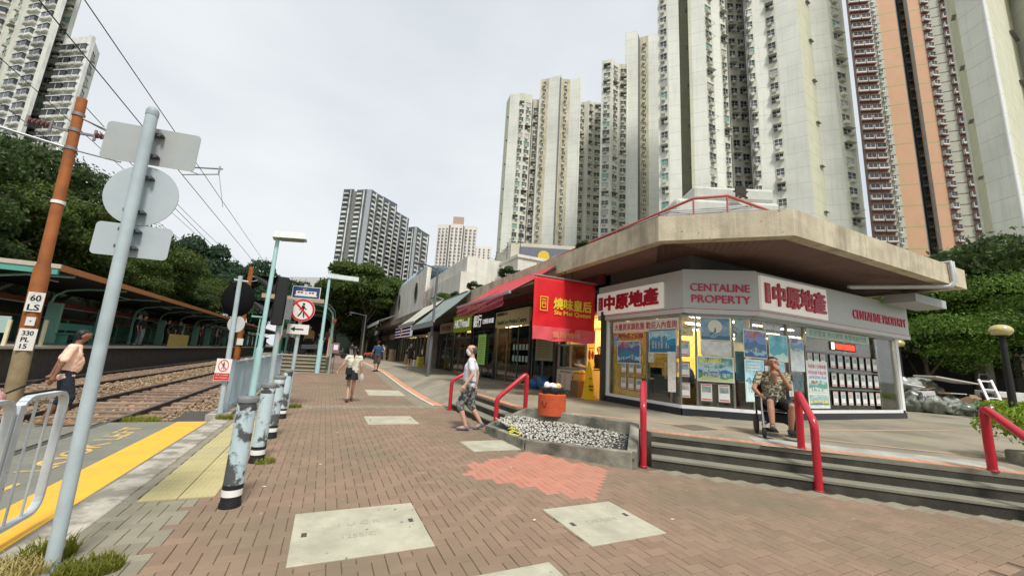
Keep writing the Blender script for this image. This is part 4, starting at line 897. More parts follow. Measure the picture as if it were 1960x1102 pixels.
for (F_,a,b_,c,d_,cols,sd) in ((FL,.52,1.41,1.59,2.18,[(.75,(.10,.16,.34)),(.5,(.05,.25,.42)),(.3,(.35,.58,.68)),(.14,(.04,.14,.26))],1),
    (FL,1.77,2.64,1.89,2.45,[(.62,(.03,.30,.50)),(.3,(.02,.20,.38))],2),(FC,.48,1.13,2.24,2.76,[(.3,(.22,.36,.44)),(.15,(.08,.18,.26))],3),
    (FC,.39,1.16,1.28,1.72,[(.7,(.50,.70,.76)),(.5,(.06,.22,.42)),(.35,(.10,.34,.18)),(.16,(.62,.66,.30))],4),
    (FR,-.28,.54,1.88,2.50,[(.8,(.20,.30,.55)),(.55,(.06,.20,.40)),(.3,(.30,.52,.60)),(.12,(.05,.12,.26))],5),(FR,.67,1.38,1.84,2.46,[(.55,(.10,.45,.55)),(.25,(.55,.75,.66))],6),
    (FR,1.52,2.07,2.07,2.44,[(.6,(.16,.34,.50)),(.3,(.60,.70,.70))],7),(FR,-.28,.39,.88,1.80,[(.62,(.50,.78,.84)),(.5,(.06,.38,.55)),(.40,(.62,.80,.78))],8),(FR,.62,1.20,1.24,1.78,[(.5,(.05,.30,.50)),(.25,(.45,.70,.74))],9),
    (FR,2.22,3.04,.81,1.05,[(.75,(.30,.50,.55)),(.45,(.75,.65,.10)),(.2,(.06,.25,.30))],10),(FR,2.22,3.04,1.11,1.41,[(.7,(.12,.36,.30)),(.4,(.62,.70,.60))],11)):
    art(shop,F_,a,b_,c,d_,cols,.0032 if F_ is not FC or sd!=4 else .0150,.06,sd)
# red writing on glass + banners
o=MB(FL).box(.3,2.78,2.44,2.76,-.003,.0).build('glass_banner',mat('banner_cream',(.70,.66,.56),.5,.04,4),shop); o['label']='cream strip of dark red characters across the top of the window'
text('大量買家鎖匙盤 歡迎入內查詢',o,FL@T3(1.53,2.6,.002),2.3,.19,letr,ext=.002,bold=.01)
text('特快成交紀錄',shop,FL@T3(1.05,2.34,.0),1.0,.15,mat('deep_pink',(.35,.02,.10),.5),ext=.003,bold=.02)
o=MB(FR).box(2.25,5.45,2.53,2.80,-.003,.0).build('glass_banner',mat('banner_mint',(.42,.52,.44),.5),shop); o['label']='pale green banner above the rows of listing cards'; text('安居置業 放心選擇 專業地產代理',o,FR@T3(3.85,2.66,.002),2.9,.16,mat('ink_green',(.10,.22,.18),.5),ext=.002)
o=MB(FR).box(3.42,4.7,2.27,2.5,-.06,-.02).build('led_sign',mat('led_off',(.05,.01,.01),.4),shop); text('地產代理租售',o,FR@T3(4.15,2.385,-.018),.98,.15,mat('led_red',(1,.03,.01),.5,0,emit=3.5),ext=.003,bold=.015); MB(FR).box(3.45,3.6,2.29,2.48,-.02,-.015).build('led_badge',mat('led_white',(.9,.8,.7),.5,emit=1),o)
cf=mat('card_frame',(.10,.085,.07),.4); cards=[artmat('c1',(.10,.14,.14),(.45,.55,.50),6,(.3,.7)),artmat('c2',(.30,.22,.16),(.55,.55,.5),6,(.3,.7)),artmat('c3',(.08,.22,.24),(.40,.55,.58),6,(.3,.7))]
redi=mat('card_red',(.55,.12,.12),.5,.3,30)
cardmeshes=[]
for c in cards:
    m=MB(); m.box(-.115,.115,-.175,.175,-.006,0); m.k=1; m.box(-.098,.098,-.155,.155,0,.002); m.k=2; m.box(-.08,.08,.0,.11,.002,.003); m.k=3; m.box(-.085,.085,-.14,-.115,.002,.003); m.box(-.085,.085,.125,.145,.002,.003); cardmeshes.append(m.mesh('listing_card',[cf,pap,c,redi]))
for (F_,u,v,w_,h_,c) in ((FL,1.72,1.62,.2,.28,(.62,.60,.52)),(FL,2.5,1.75,.22,.3,(.60,.42,.36)),(FL,2.5,1.42,.2,.24,(.55,.60,.58)),(FL,.35,2.05,.2,.3,(.30,.40,.52)),(FC,.02,2.3,.28,.26,(.62,.55,.30)),(FC,1.24,2.2,.24,.6,(.35,.50,.52)),(FC,1.24,1.3,.22,.7,(.06,.16,.18)),
    (FR,.45,2.58,.7,.14,(.5,.52,.5)),(FR,1.24,1.0,.3,.36,(.62,.60,.56)),(FR,1.55,1.1,.45,.42,(.10,.16,.18)),(FR,.95,.92,.26,.34,(.60,.58,.54)),(FR,1.5,1.58-.0,.12,.2,(.55,.2,.2)),(FR,2.12,2.3,.14,.3,(.5,.42,.3))):
    MB(F_).box(u,u+w_,v,v+h_,-.012,-.008).build('notice_paper',mat('np_%d_%d_%d'%tuple(int(q*100) for q in c),c,.5,.3,9,col2=tuple(q*.55 for q in c),thr=(.5,.6)),shop)
for k in range(26): MB().box(9.5+.35*(k%13),9.72+.35*(k%13),11.95,11.98,1.6+.45*(k//13),1.9+.45*(k//13)).build('wall_notice',pap,shop)
for k,(x,y,c) in enumerate(((9.4,8.0,(.05,.08,.16)),(11.6,8.1,(.30,.30,.32)),(13.4,8.3,(.04,.04,.05)))):
    MB().ell((x,y,1.25),.2,.16,.32,10,7).build('chair_back',mat('chair_%d'%k,c,.7),shop)
its=[]
def card(F_,u,v,s=1.): its.append((random.choice(cardmeshes),F_@T3(u,v,-.02)@Matrix.Diagonal((s,s,1,1))))
for r_,v in enumerate((1.96,1.47,.98)):
    for c in range(3):
        if r_==0 or True: card(FR,2.38+.3*c,v,1.05)
    for c in range(7): card(FR,3.45+.375*c-(.0),v,1.08)
for c in range(3): card(FL,.76+.3*c,1.45,.95); card(FL,.76+.3*c,1.02,1.02)
card(FL,1.36,1.95,.9)
for v in (1.99,1.5,1.02): card(FC,.09,v,1.08)
for u in (.57,.96): card(FC,u,1.0,1.25)
pieces('listing_card',shop,its)
MB(FR).box(2.25,5.95,.70,2.2,-.09,-.07).build('card_backing',mat('card_backing',(.085,.07,.055),.6,.2,2),shop)
for v in (1.22,1.71): MB(FR).box(2.2,5.95,v-.012,v+.012,-.06,-.03).build('card_rail',fm,shop)
MB(FC).box(-.3,-.12,.95,1.9,-.02,-.01).build('notice_strip',artmat('notes',(.6,.62,.55),(.7,.6,.55),6),shop)
# ================================================================ arcade along the street (x = 7.7)
arc=thing('arcade_building','long low row of shops running up the street under awnings','building',(8.5,20,TZ))
AF=frame((7.72,9.62,0),(0,1,0)) # careful: u runs up the street, normal points into building
AW=lambda u0,u1,v0,v1,d0,d1: MB().box(7.72-d1,7.72-d0,9.62+u0,9.62+u1,v0,v1)   # d outward (towards street)
TF=lambda y,z,d=.0: frame((7.72-d,y,z),(0,-1,0))
MB().box(7.9,12,9.62,75,3.9,4.3).build('upper_wall',mat('arc_upper',(.13,.12,.11),.9,.2),arc)
MB().box(11.9,12.1,9.62,75,.3,4).build('back_wall',mat('arc_back',(.16,.13,.10),.8,.2),arc)
MB().box(7.75,12,9.62,75,3.1,3.16).build('arcade_ceiling',mat('arc_ceil',(.3,.27,.2),.8),arc)
MB().box(7.6,7.72,9.62,18.6,4.0,4.36).build('dark_lintel',mat('lintel_maroon',(.12,.02,.025),.6),arc)
def bay(y0,y1,sign,signm,txt,tm,z=(3.0,3.75),inner=None,lit=0,glass=True,name='shop_sign'):
    if signm:
        o=MB().box(7.55,7.68,y0+.03,y1-.03,z[0],z[1]).build(name,signm,arc)
        o['label']=sign
        for (s,fy,fz,ww,hh) in txt: text(s,o,frame((7.545,y1-(y1-y0)*fy,z[0]+(z[1]-z[0])*fz),(0,-1,0)),ww*(y1-y0),hh*(z[1]-z[0]),tm,ext=.01,bold=.01)
    MB().box(7.6,7.8,y0-.06,y0+.06,.3,3.1).build('pier',mat('pier_dark',(.05,.05,.045),.5),arc)
    MB().box(7.8,12,y0-.03,y0+.03,.3,3.1).build('party_wall',inner or mat('arc_side',(.30,.24,.16),.8),arc)
    if glass:
        n=max(2,int((y1-y0)/1.2))
        for i in range(n):
            a=y0+.08+(y1-y0-.16)*i/n; b_=y0+.08+(y1-y0-.16)*(i+1)/n
            MB().box(7.71,7.72,a+.02,b_-.02,.55,2.95).build('shop_pane',glass if not isinstance(glass,bool) else gls,arc); MB().box(7.68,7.74,b_-.02,b_+.02,.45,3.0).build('mullion',fm,arc)
    if lit:
        for i in range(3): MB().box(8.4+.9*i,8.5+.9*i,y0+.3,y1-.3,3.02,3.08).build('tube_light',mat('tube_%d'%lit,(1,.75,.38),.5,0,emit=lit),arc)
gshop=glassmat('dark_shop_glass',(.30,.42,.38),.5)
goldw=mat('gold_interior_glow',(.85,.50,.10),.6,.4,2.5,emit=.9)  # no lamp: shop light put into the party wall as emission
# roast meat shop 9.62-12.35
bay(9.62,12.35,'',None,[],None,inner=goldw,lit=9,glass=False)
ro=thing('roast_meat_counter','lit roast meat counter with glass case above a printed menu board','food counter',(8,11.3,TZ))
MB().box(7.75,8.4,10.55,12.3,TZ,1.28).build('counter_body',mat('counter_steel',(.35,.33,.30),.35,metal=.3),ro)
o=MB().box(7.70,7.74,10.55,12.28,TZ+.12,1.24).build('menu_board',mat('menu_cream',(.74,.66,.50),.5,.05,5),ro)
F_=frame((7.695,12.28,0),(0,-1,0))
text('燒味套餐推介',o,F_@T3(.6,1.16,0),.75,.08,mat('ink_brown',(.2,.06,.03),.5),ext=.002)
for i in range(6):
    text('叉燒飯',o,F_@T3(.2,1.04-.085*i,0),.22,.05,MATS['ink_brown'],ext=.002); text('$%d'%(38+i*2),o,F_@T3(.55,1.04-.085*i,0),.09,.045,mat('ink_red2',(.5,.05,.03),.5),ext=.002)
for i,(u,v) in enumerate(((1.05,1.0),(1.3,.98),(1.55,1.0),(.98,.72),(1.22,.72),(1.46,.74))):
    m=MB(F_@T3(u,v,.001)); m.ell((0,0,0),.095,.075,.006,14,4); m.build('dish_print',mat('dish_%d'%(i%3),[(.35,.10,.03),(.28,.16,.05),(.22,.30,.08)][i%3],.5,.4,40),o)
MB().box(7.76,7.77,10.6,12.25,1.35,2.1).build('case_glass',gls,ro)
for z in (1.3,2.1): MB().box(7.73,7.79,10.55,12.3,z-.025,z+.025).build('case_frame',steel,ro)
for y in (10.55,11.5,12.3): MB().box(7.72,7.78,y-.03,y+.03,TZ,2.95).build('case_post',steel,ro)
MB().box(8.0,8.3,10.6,12.2,1.32,1.34).build('shelf',steel,ro)
MB().box(9.2,9.25,9.7,12.3,TZ,3.1).build('gold_wall',mat('gold_glow',(.95,.60,.14),.5,.3,3,emit=1.6),ro)  # wall glows by itself, brightness of the interior put into its material
meat=mat('roast_meat',(.30,.06,.015),.25,.4,20)
MB().tube([(8.1,10.6,2.02),(8.1,12.2,2.02)],.012,6).build('hanging_bar',steel,ro)
for i in range(9):
    y=10.7+.18*i; m=MB(); m.ell((8.1,y,1.78),.055,.05,.14+.03*(i%3),8,6); m.tube([(8.1,y,1.9),(8.1,y,2.02)],.012,5); m.build('roast_goose',meat,ro)
o=MB().box(7.72,7.74,9.75,10.5,2.55,3.0).build('lit_sign',mat('lit_orange',(1,.25,.05),.5,.3,5,emit=1.2),ro)
text('即點即斬',o,frame((7.715,10.45,2.78),(0,-1,0))@T3(.33,0,0),.6,.3,mat('lit_yellow',(1,.75,.15),.5,emit=1.2),ext=.003,bold=.02)
# boards next door 12.35-14.3
bay(12.35,14.3,'',None,[],None,glass=gshop,inner=mat('wall_olive',(.16,.15,.08),.8))
o=MB().box(7.62,7.66,12.5,13.8,1.5,2.75).build('price_board',mat('board_khaki',(.30,.29,.16),.6,.1,4),arc); o['label']='khaki price list board on the shopfront'
for i in range(11): text('養生湯品 本草堂 湯水 %d元'%(20+i),o,frame((7.61,13.15,2.65-.1*i),(0,-1,0)),1.1,.05,mat('ink_board',(.09,.08,.04),.6),ext=.002)
# medical centre 14.3-18
bay(14.35,18.0,'cream medical centre signboard',mat('sign_cream',(.62,.54,.30),.5,.05,3),[('HealthCare Medical Centre',.5,.3,.85,.26),('康健醫務中心',.22,.84,.35,.22)],mat('ink_black2',(.03,.03,.02),.5),(2.97,3.72),glass=gls,lit=0,inner=mat('med_dark',(.05,.09,.08),.7))
for i in range(10):
    MB().box(7.69,7.70,14.6+.32*(i%5),14.8+.32*(i%5),1.4+.5*(i//5),1.65+.5*(i//5)).build('notice',mat('notice_pale2',(.36,.45,.40),.6,.2,9),arc)
text('醫務中心',arc,frame((7.69,15.9,2.35),(0,-1,0)),.9,.17,mat('ink_b3',(.04,.05,.05),.5),ext=.003,bold=.02)
MB().box(7.735,7.75,14.45,16.45,.5,2.95).build('tinted_pane',mat('tinted_green',(.018,.05,.045),.08,.2,1,spec=.8),arc)
# bakery part 16.6-18 lit: shelves, buns and back wall emit light themselves
MB().box(7.9,8.6,16.7,17.9,TZ,1.2).build('bakery_case',mat('bakery_wood',(.25,.13,.05),.5),arc)
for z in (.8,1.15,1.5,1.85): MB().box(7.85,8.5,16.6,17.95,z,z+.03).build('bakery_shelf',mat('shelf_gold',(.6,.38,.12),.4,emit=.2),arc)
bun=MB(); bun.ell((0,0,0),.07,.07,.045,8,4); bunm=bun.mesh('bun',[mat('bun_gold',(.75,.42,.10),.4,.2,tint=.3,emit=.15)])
pieces('bun',arc,[(bunm,T3(7.95+.17*k,16.7+.16*j,z+.07)) for z in (.8,1.15,1.5,1.85) for j in range(8) for k in range(2)],140)
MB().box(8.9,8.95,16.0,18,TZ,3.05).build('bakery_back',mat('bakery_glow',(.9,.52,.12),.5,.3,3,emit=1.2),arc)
for i in range(2): MB().box(8.1+.5*i,8.2+.5*i,16.3,17.9,3.0,3.06).build('tube_light',mat('tube_7',(1,.75,.4),.5,0,emit=7),arc)
bay(18.1,21.6,'black signboard with bold white characters',mat('sign_black',(.015,.018,.02),.4),[('銀行',.28,.55,.36,.8),('COFFEE HOUSE',.74,.45,.44,.28)],mat('letter_white',(.9,.9,.88),.4,emit=.3),(3.0,3.85),glass=gshop)
o=MB().box(7.6,7.63,19.3,20.4,1.1,2.7).build('lime_poster',mat('lime_green',(.36,.62,.16),.5,.06,3,emit=.1),arc); o['label']='tall lime green poster panel beside the shop door'
for i in range(12): MB().box(7.595,7.6,19.4,20.3-.1*(i%3),1.22+.115*i,1.25+.115*i).build('text_line',mat('lime_ink',(.15,.32,.08),.6),o)
bay(21.65,25.3,'lime green signboard with white lettering',mat('sign_lime',(.30,.42,.03),.45,.04,3,emit=.1),[('HKTVmall',.5,.5,.78,.5)],MATS['letter_white'],(3.0,4.0),glass=gls,lit=5,inner=mat('inner_lime',(.3,.4,.12),.7))
bay(25.4,28.6,'faded beige signboard under the grey awning',mat('sign_beige',(.42,.36,.27),.6,.1,3),[('豐年粥麵',.5,.5,.7,.5)],MATS['ink_brown'],(3.0,3.7),glass=gshop)
bay(28.7,32.5,'',None,[],None,glass=gshop); MB().box(7.3,7.7,29.5,31.3,.44,3.2).build('stone_pier',mat('pier_stone',(.42,.37,.28),.9,.15,3,.3,dirt=(.25,.22,.17),dirtamt=.6),arc)
bay(32.6,37,'',None,[],None,glass=gls,lit=6)
bay(37,45,'',None,[],None,glass=gls,lit=4)
o=thing('convenience_sign','purple and white striped lit signboard with round yellow emblem','shop sign',(7,41,3))
MB().box(7.0,7.2,37.2,46.2,3.05,4.05).build('sign_box',mat('sign_white2',(.75,.72,.75),.4,emit=.25),o)
pur=mat('sign_purple',(.10,.035,.16),.4)
for k,(a,b_) in enumerate(((3.1,3.32),(3.42,3.62),(3.72,3.98))): MB().box(6.98,7.0,37.3,46.1,a,b_).build('purple_stripe',pur if k!=1 else pur,o)
m=MB(frame((6.97,42.2,3.55),(0,-1,0))); m.lathe([(.4,0),(.4,.02)],(0,0,0),20,False); m.build('emblem',mat('emblem_yellow',(.80,.60,.25),.4,emit=.2),o)
text('便利',o,frame((6.94,42.2,3.55),(0,-1,0)),.5,.4,MATS['ink_brown'],ext=.01,bold=.02)
for k in range(7):
    y=46+4*k; bay(y,y+3.9,'shop sign far up the street',mat('farsign_%d'%(k%4),[(.30,.06,.04),(.42,.38,.30),(.16,.12,.10),(.34,.22,.12)][k%4],.6,.2,2),[],None,(3.0,3.7),glass=gshop,lit=3 if k%2 else 0)
# goods outside
gl=['stack of cardboard cartons outside the convenience shop','wooden crates of goods outside a far shop','folding board leaning outside a far shop','yellow box of goods beside the woman in black','white sack of goods outside the lit shop']
for i,(x,y,sx,sz,c) in enumerate(((6.9,36.5,.5,.9,(.30,.22,.12)),(6.6,44,.7,1.3,(.22,.15,.09)),(6.3,48,.3,1.7,(.35,.25,.16)),(6.7,30.5,.45,.8,(.62,.55,.10)),(6.9,33,.4,.5,(.6,.6,.55)))):
    z=gh(x,y); t=thing('goods_stack',gl[i],'goods',(x,y,z))
    for k in range(3): MB().box(x-sx/2+.02*k,x+sx/2,y-.4+.03*k,y+.4,z+sz*k/3,z+sz*(k+1)/3-.02).build('carton',mat('goods_%d'%i,c,.8,.3,4),t,bevel=.01)
# far metal canopy + concrete edge of the arcade roof
MB().prism([(6.27,19.0),(6.27,60),(12.4,60),(12.4,19.0)],4.33,4.7).build('rough_roof_edge',mat('dark_concrete',(.14,.125,.10),.95,.4,2,.6),arc)
band([(6.26,60),(6.26,19.0)],4.3,4.85,.05,mat('fascia_grimy',(.22,.19,.145),.95,.3,1.5,.4,dirt=(.07,.06,.05),dirtamt=.7,dscale=1.5),'roof_edge',arc)
t=thing('tin_canopy','long pale corrugated canopy sloping out over the far shops','canopy',(5.5,50,4.5))
for i in range(24):
    y=45+1.4*i; m=MB(); m.add([(6.6,y,5.5),(6.6,y+1.36,5.5),(4.9,y+1.36,4.75),(4.9,y,4.75),(6.6,y,5.53),(6.6,y+1.36,5.53),(4.9,y+1.36,4.78),(4.9,y,4.78)],[[0,3,2,1],[4,5,6,7],[0,1,5,4],[1,2,6,5],[2,3,7,6],[3,0,4,7]]); m.build('sheet',mat('tin_pale',(.42,.42,.38),.6,.2,3),t)
MB().box(4.86,4.9,45,78.5,4.4,4.78).build('edge_flashing',mat('flash_white',(.6,.6,.58),.5),t)
# ================================================================ awnings
def awning(label,y0,y1,xi,zi,xo,zo,m,arms=True,val=None,frm=None):
    t=thing('awning',label,'awning',(xo,(y0+y1)/2,zo)); n=max(2,int((y1-y0)/.6))
    for i in range(n):
        a=y0+(y1-y0)*i/n; b_=y0+(y1-y0)*(i+1)/n; mm=MB(); N_=5; vs=[];
        for k in range(N_+1):
            s=k/N_; x=xi+(xo-xi)*s; z=zi+(zo-zi)*s-.05*math.sin(PI*s); vs+=[(x,a,z),(x,b_,z)]
        mm.add(vs,[[2*k,2*k+1,2*k+3,2*k+2] for k in range(N_)],True); mm.add([(v[0],v[1],v[2]-.008) for v in vs],[[2*k+2,2*k+3,2*k+1,2*k] for k in range(N_)],True); mm.build('canvas',m,t)
    MB().box(xo-.04,xo+.03,y0-.05,y1+.05,zo-.05,zo+.03).build('front_bar',frm or steel,t)
    if arms:
        for y in (y0+.03,(y0+y1)/2,y1-.1): mm=MB(); mm.bar((xi,y,zi-.12),(xo,y,zo-.02),.045); mm.bar((xi,y,zi-.6),((xi+xo)/2,y,(zi+zo)/2-.1),.03); mm.build('arm',black,t)
    if val: 
        MB().box(xo-.045,xo-.035,y0,y1,zo-val,zo-.05).build('valance',m,t)
    return t
redc=mat('awning_red',(.46,.05,.055),.8,.1,2)
t=awning('red canvas awning on arms over the roast meat shop',10.25,15.2,6.25,4.5,4.68,3.44,redc)
greyc=mat('awning_grey',(.22,.27,.25),.8,.12,2); creamc=mat('awning_cream',(.50,.49,.41),.8,.1,2)
awning('dark grey green canvas awning behind the red banner',18.3,23.5,6.25,4.75,4.5,3.05,greyc,val=.25)
awning('pale cream awning just beyond the grey one',23.6,29,6.25,4.85,4.6,3.35,creamc,val=.12)
# wrinkled maroon banner hanging from the front bar
def banner(label,F_,w_,h_,m,fold=.05,name='banner',nu=24,nv=14,slack=0,color2=None):
    t=thing(name,label,'banner',tuple(F_.translation))
    mm=MB(F_); vs=[]
    for j in range(nv+1):
        for i in range(nu+1):
            u=i/nu;v=j/nv; d=fold*math.sin(u*9+v*3)*v*.5+fold*.5*math.sin((u+v)*14)*v
            uu=u*w_; vv=-v*h_-slack*math.sin(PI*u)*v
            vs.append((uu,vv,d))
    mm.add(vs,[[j*(nu+1)+i,(j+1)*(nu+1)+i,(j+1)*(nu+1)+i+1,j*(nu+1)+i+1] for j in range(nv) for i in range(nu)],True)
    o=mm.build('cloth',m,t); sd_=o.modifiers.new('thick','SOLIDIFY'); sd_.thickness=.004; sd_.offset=-1
    return t,o
F_=frame((4.63,15.1,3.40),(0,-1,0))
t,o=banner('crumpled maroon banner with faded characters hanging from the awning bar',F_,4.5,.36,mat('banner_maroon',(.30,.03,.05),.55,.25,1.2),.08,slack=.07)
text('燒味皇后',o,F_@T3(2.4,-.2,.08),1.9,.2,mat('faded_gold',(.42,.15,.09),.6),ext=.003,bold=.01)
bnr=mat('banner_red',(.68,.012,.02),.5,.12,1.5,dirt=(.70,.05,.05),dirtamt=.5,dscale=.9); yl=mat('banner_yellow',(.82,.60,.05),.5,.04,4)
F_=frame((5.26,9.8,3.98),(1,0,0))
t,o=banner('big red banner with yellow characters hanging by the roast meat shop',F_,2.2,1.78,bnr,.025)
m=MB(F_); m.box(-.02,2.22,-.02,.02,-.02,.02); m.build('top_bar',steel,t)
text('燒味皇后',o,F_@T3(1.36,-.78,.03),1.36,.33,yl,ext=.004,bold=.022); text('Siu Mei Queen',o,F_@T3(1.36,-1.06,.03),1.32,.15,yl,ext=.004,bold=.012)
m=MB(F_@T3(.34,-.82,.03))
for (a,b_,c,d) in ((-.13,.13,.18,.2),(-.13,.13,-.22,-.2),(-.13,-.11,-.2,.18),(.11,.13,-.2,.18),(-.07,.07,.10,.125),(-.06,.06,-.02,.0),(-.06,.06,.04,.055),(-.07,-.055,-.12,.04),(.055,.07,-.12,.04),(-.07,.07,-.13,-.11)): m.box(a,b_,c,d,0,.003)
m.build('banner_emblem',yl,o)
F2=F_@T3(0,-1.50,.0)
mm=MB(F2); nu=20; vs=[]
for j in range(4):
    for i in range(nu+1): vs.append((2.2*i/nu,-.13*j*(1-.15*math.sin(i*.7)*.3),.02+.02*math.sin(i*1.3+j)))
mm.add(vs,[[j*(nu+1)+i,(j+1)*(nu+1)+i,(j+1)*(nu+1)+i+1,j*(nu+1)+i+1] for j in range(3) for i in range(nu)],True); o2=mm.build('lower_flap',mat('banner_pink',(.72,.10,.12),.5,.1,2),t)
text('皇后燒味',o2,F2@T3(1.15,-.2,.055),1.0,.17,mat('flap_gold',(.72,.35,.12),.5),ext=.002)
MB().tube([(6.3,9.8,4.0),(6.35,9.8,4.5)],.012,6).build('hanging_cable',black,t); MB().tube([(6.6,9.8,4.0),(6.5,9.8,4.5)],.012,6).build('hanging_cable',black,t)
# ================================================================ bin, floor sign, basket
t=thing('litter_bin','round orange litter bin with black liner heaped with rubbish','bin',(4.27,6.95,TZ))
orb=mat('bin_orange',(.52,.085,.025),.5,.12,4,.1,dirt=(.30,.06,.02),dirtamt=.4,dscale=5)
c=(4.27,6.95,TZ)
MB().lathe([(.27,0),(.28,.01),(.28,.14),(.277,.15)],c,40,False).build('lower_drum',orb,t); MB().lathe([(.277,.152),(.28,.156),(.28,.292),(.277,.30)],c,40,False).build('middle_drum',orb,t); MB().lathe([(.277,.302),(.28,.306),(.28,.40),(.23,.43),(.23,.46)],c,40,False).build('upper_drum',orb,t)
bag=mat('bin_bag',(.012,.012,.013),.25,.1)
m=MB(); n=28; prof=[(.23,.40),(.25,.43),(.245,.52),(.235,.55),(.20,.54)]; vs=[]
for r_,z in prof:
    for k in range(n): a=2*PI*k/n; q=r_+.012*math.sin(a*7+z*20)+.006*math.sin(a*13); vs.append((c[0]+q*math.cos(a),c[1]+q*math.sin(a),c[2]+z+.012*math.sin(a*5)))
m.add(vs,[[i*n+k,i*n+(k+1)%n,(i+1)*n+(k+1)%n,(i+1)*n+k] for i in range(4) for k in range(n)],True); m.add(vs[-n:],[list(range(n))]); m.build('bin_liner',bag,t)
lit=[mat('litter_%d'%i,cc,.6,.15,9) for i,cc in enumerate(((.75,.74,.70),(.70,.45,.20),(.62,.66,.66),(.80,.76,.66)))]
its=[('cup',-.12,.02,.07,.09,0),('paper_bag',0,.0,.10,.07,3),('bun_wrapper',.1,-.05,.08,.07,1),('carton',.06,.1,.08,.06,2),('wrapper',-.05,-.12,.08,.05,0)]
for nm,dx,dy,r_,h_,k in its: MB().ell((c[0]+dx,c[1]+dy,c[2]+.56),r_,r_*.8,h_,8,5,False).build('rubbish_piece',lit[k],t)
m=MB(); 
a=R(205)
m.tube([(c[0]+.281*math.cos(x),c[1]+.281*math.sin(x),c[2]+.22+.06*math.sin(k*.9)) for k,x in enumerate([a-.2+.05*i for i in range(9)])],.012,5); m.build('faded_emblem',mat('emblem_dark',(.16,.03,.03),.6),t)
t=thing('caution_sign','tall yellow four sided caution floor sign by the lit counter','floor sign',(7.45,9.95,TZ))
cy=mat('caution_yellow',(.80,.48,.01),.45,.05,3)
c=(7.40,9.95,TZ); MB(T3(*c)).prism([(-.16,-.16),(.16,-.16),(.16,.16),(-.16,.16)],0,.06,[(-.15,-.15),(.15,-.15),(.15,.15),(-.15,.15)]).build('base',cy,t)
MB(T3(*c)).prism([(-.14,-.14),(.14,-.14),(.14,.14),(-.14,.14)],.06,.95,[(-.05,-.05),(.05,-.05),(.05,.05),(-.05,.05)]).build('body',cy,t); MB(T3(*c)).prism([(-.04,-.04),(.04,-.04),(.04,.04),(-.04,.04)],.95,1.12,[(-.02,-.02),(.02,-.02),(.02,.02),(-.02,.02)]).build('top',cy,t)
for z,s,ww in ((.62,'小心',.11),(.38,'CAUTION',.16),(.28,'地滑',.12)): text(s,t,frame((c[0],c[1]-.14+.09*(z-.06)/.89-.006,c[2]+z),(1,0,0),(0,.1,1)),ww,.06,black,ext=.003,bold=.01)
t=thing('basket','woven basket heaped with yellow packets on a stool by the counter','basket',(7.45,10.5,TZ))
MB(T3(7.42,10.5,TZ)).box(-.18,.18,-.2,.2,0,.5).build('stool',mat('stool_brown',(.2,.1,.05),.6),t); MB().lathe([(.17,0),(.23,.22),(.22,.22)],(7.42,10.5,TZ+.5),16).build('weave',mat('basket_gold',(.55,.28,.06),.6,.3,30),t)
for k in range(8): MB().ell((7.42+.12*math.cos(k*2.4),10.5+.12*math.sin(k*2.4),TZ+.76+.02*(k%3)),.08,.07,.05,7,4,False).build('packet',mat('packet_%d'%(k%2),[(.80,.50,.05),(.75,.62,.25)][k%2],.4),t)
o=MB(T3(7.36,10.38,TZ+.98)@Matrix.Rotation(.2,4,'Y')).box(-.1,.14,-.12,.14,-.02,.02).build('foam_box',white); tag(o,'white foam box on top of the packets in the basket','box')
t=thing('blue_bags','blue plastic bags and crate on the floor left of the menu board','bags',(7.3,12.6,TZ))
blu=mat('blue_plastic',(.03,.13,.30),.35,.3,5)
for i,(x,y,s) in enumerate(((7.35,12.6,.32),(7.25,13.1,.28),(7.45,12.9,.35))): MB().ell((x,y,TZ+s*.7),s*.7,s*.9,s*.8,10,6).build('bag',blu,t)
EZ1,EZ2,DZ,CZ,BZ,LZ,KZ1,KZ2,KZ3,KZ4,PZ,PZ2=84.6,90.4,88.0,91.3,102.8,58.5,94.4,95.5,91.5,78,108,114
# ================================================================ barrel vaulted building behind the arcade
t=thing('barrel_hall','long weathered white hall with round windows and pale blue barrel roof','building',(8,50,0))
wp=mat('weathered_white',(.70,.68,.60),.9,.10,1,.2,dirt=(.42,.40,.33),dirtamt=.45,dscale=.5,streak=.45)
for i in range(9):
    y0=26+5.6*i; zt=9.6
    MB().box(8.0,8.4,y0+.01,y0+5.58,4.3,9.9 if y0>36 else 7.4).build('wall_panel',wp,t)
MB().box(8.4,14,26,76.4,4.3,8.6).build('inner_block',wp,t)
prof=[(8.1+3.0*(1-math.cos(a)),9.9+1.75*math.sin(a)) for a in [PI*k/12/1.0 for k in range(13)]]
blu2=mat('roof_pale_blue',(.34,.50,.62),.5,.1,1)
for j in range(6):
    y0=43.4+5.5*j; m=MB(); vs=[(x,y0,z) for x,z in prof]+[(x,y0+5.46,z) for x,z in prof]; n=len(prof); m.add(vs,[[i,i+n,i+n+1,i+1][::-1] for i in range(n-1)],True); m.build('roof_sheet',blu2,t)
m=MB(); n=len(prof)
for y0,y1 in ((76.4,78.6),):
    vs=[(8.0+3.1*(1-math.cos(PI*k/12)),y0,9.9+2.7*math.sin(PI*k/12)) for k in range(13)]+[(8.0,y0,4.3),(14.2,y0,4.3)]; 
    vs2=[(x,y1,z) for x,_,z in vs]; order=[13]+list(range(13))+[14]
    m.add(vs+vs2,[order,[15+k for k in order][::-1]]+[[order[k],15+order[k],15+order[(k+1)%15],order[(k+1)%15]] for k in range(15)])
m.build('arched_end_wall',mat('arch_cream',(.52,.47,.38),.9,.15,1,dirt=(.3,.27,.2),dirtamt=.5,streak=.5),t)
pf=mat('porthole_frame',(.30,.29,.26),.7); 
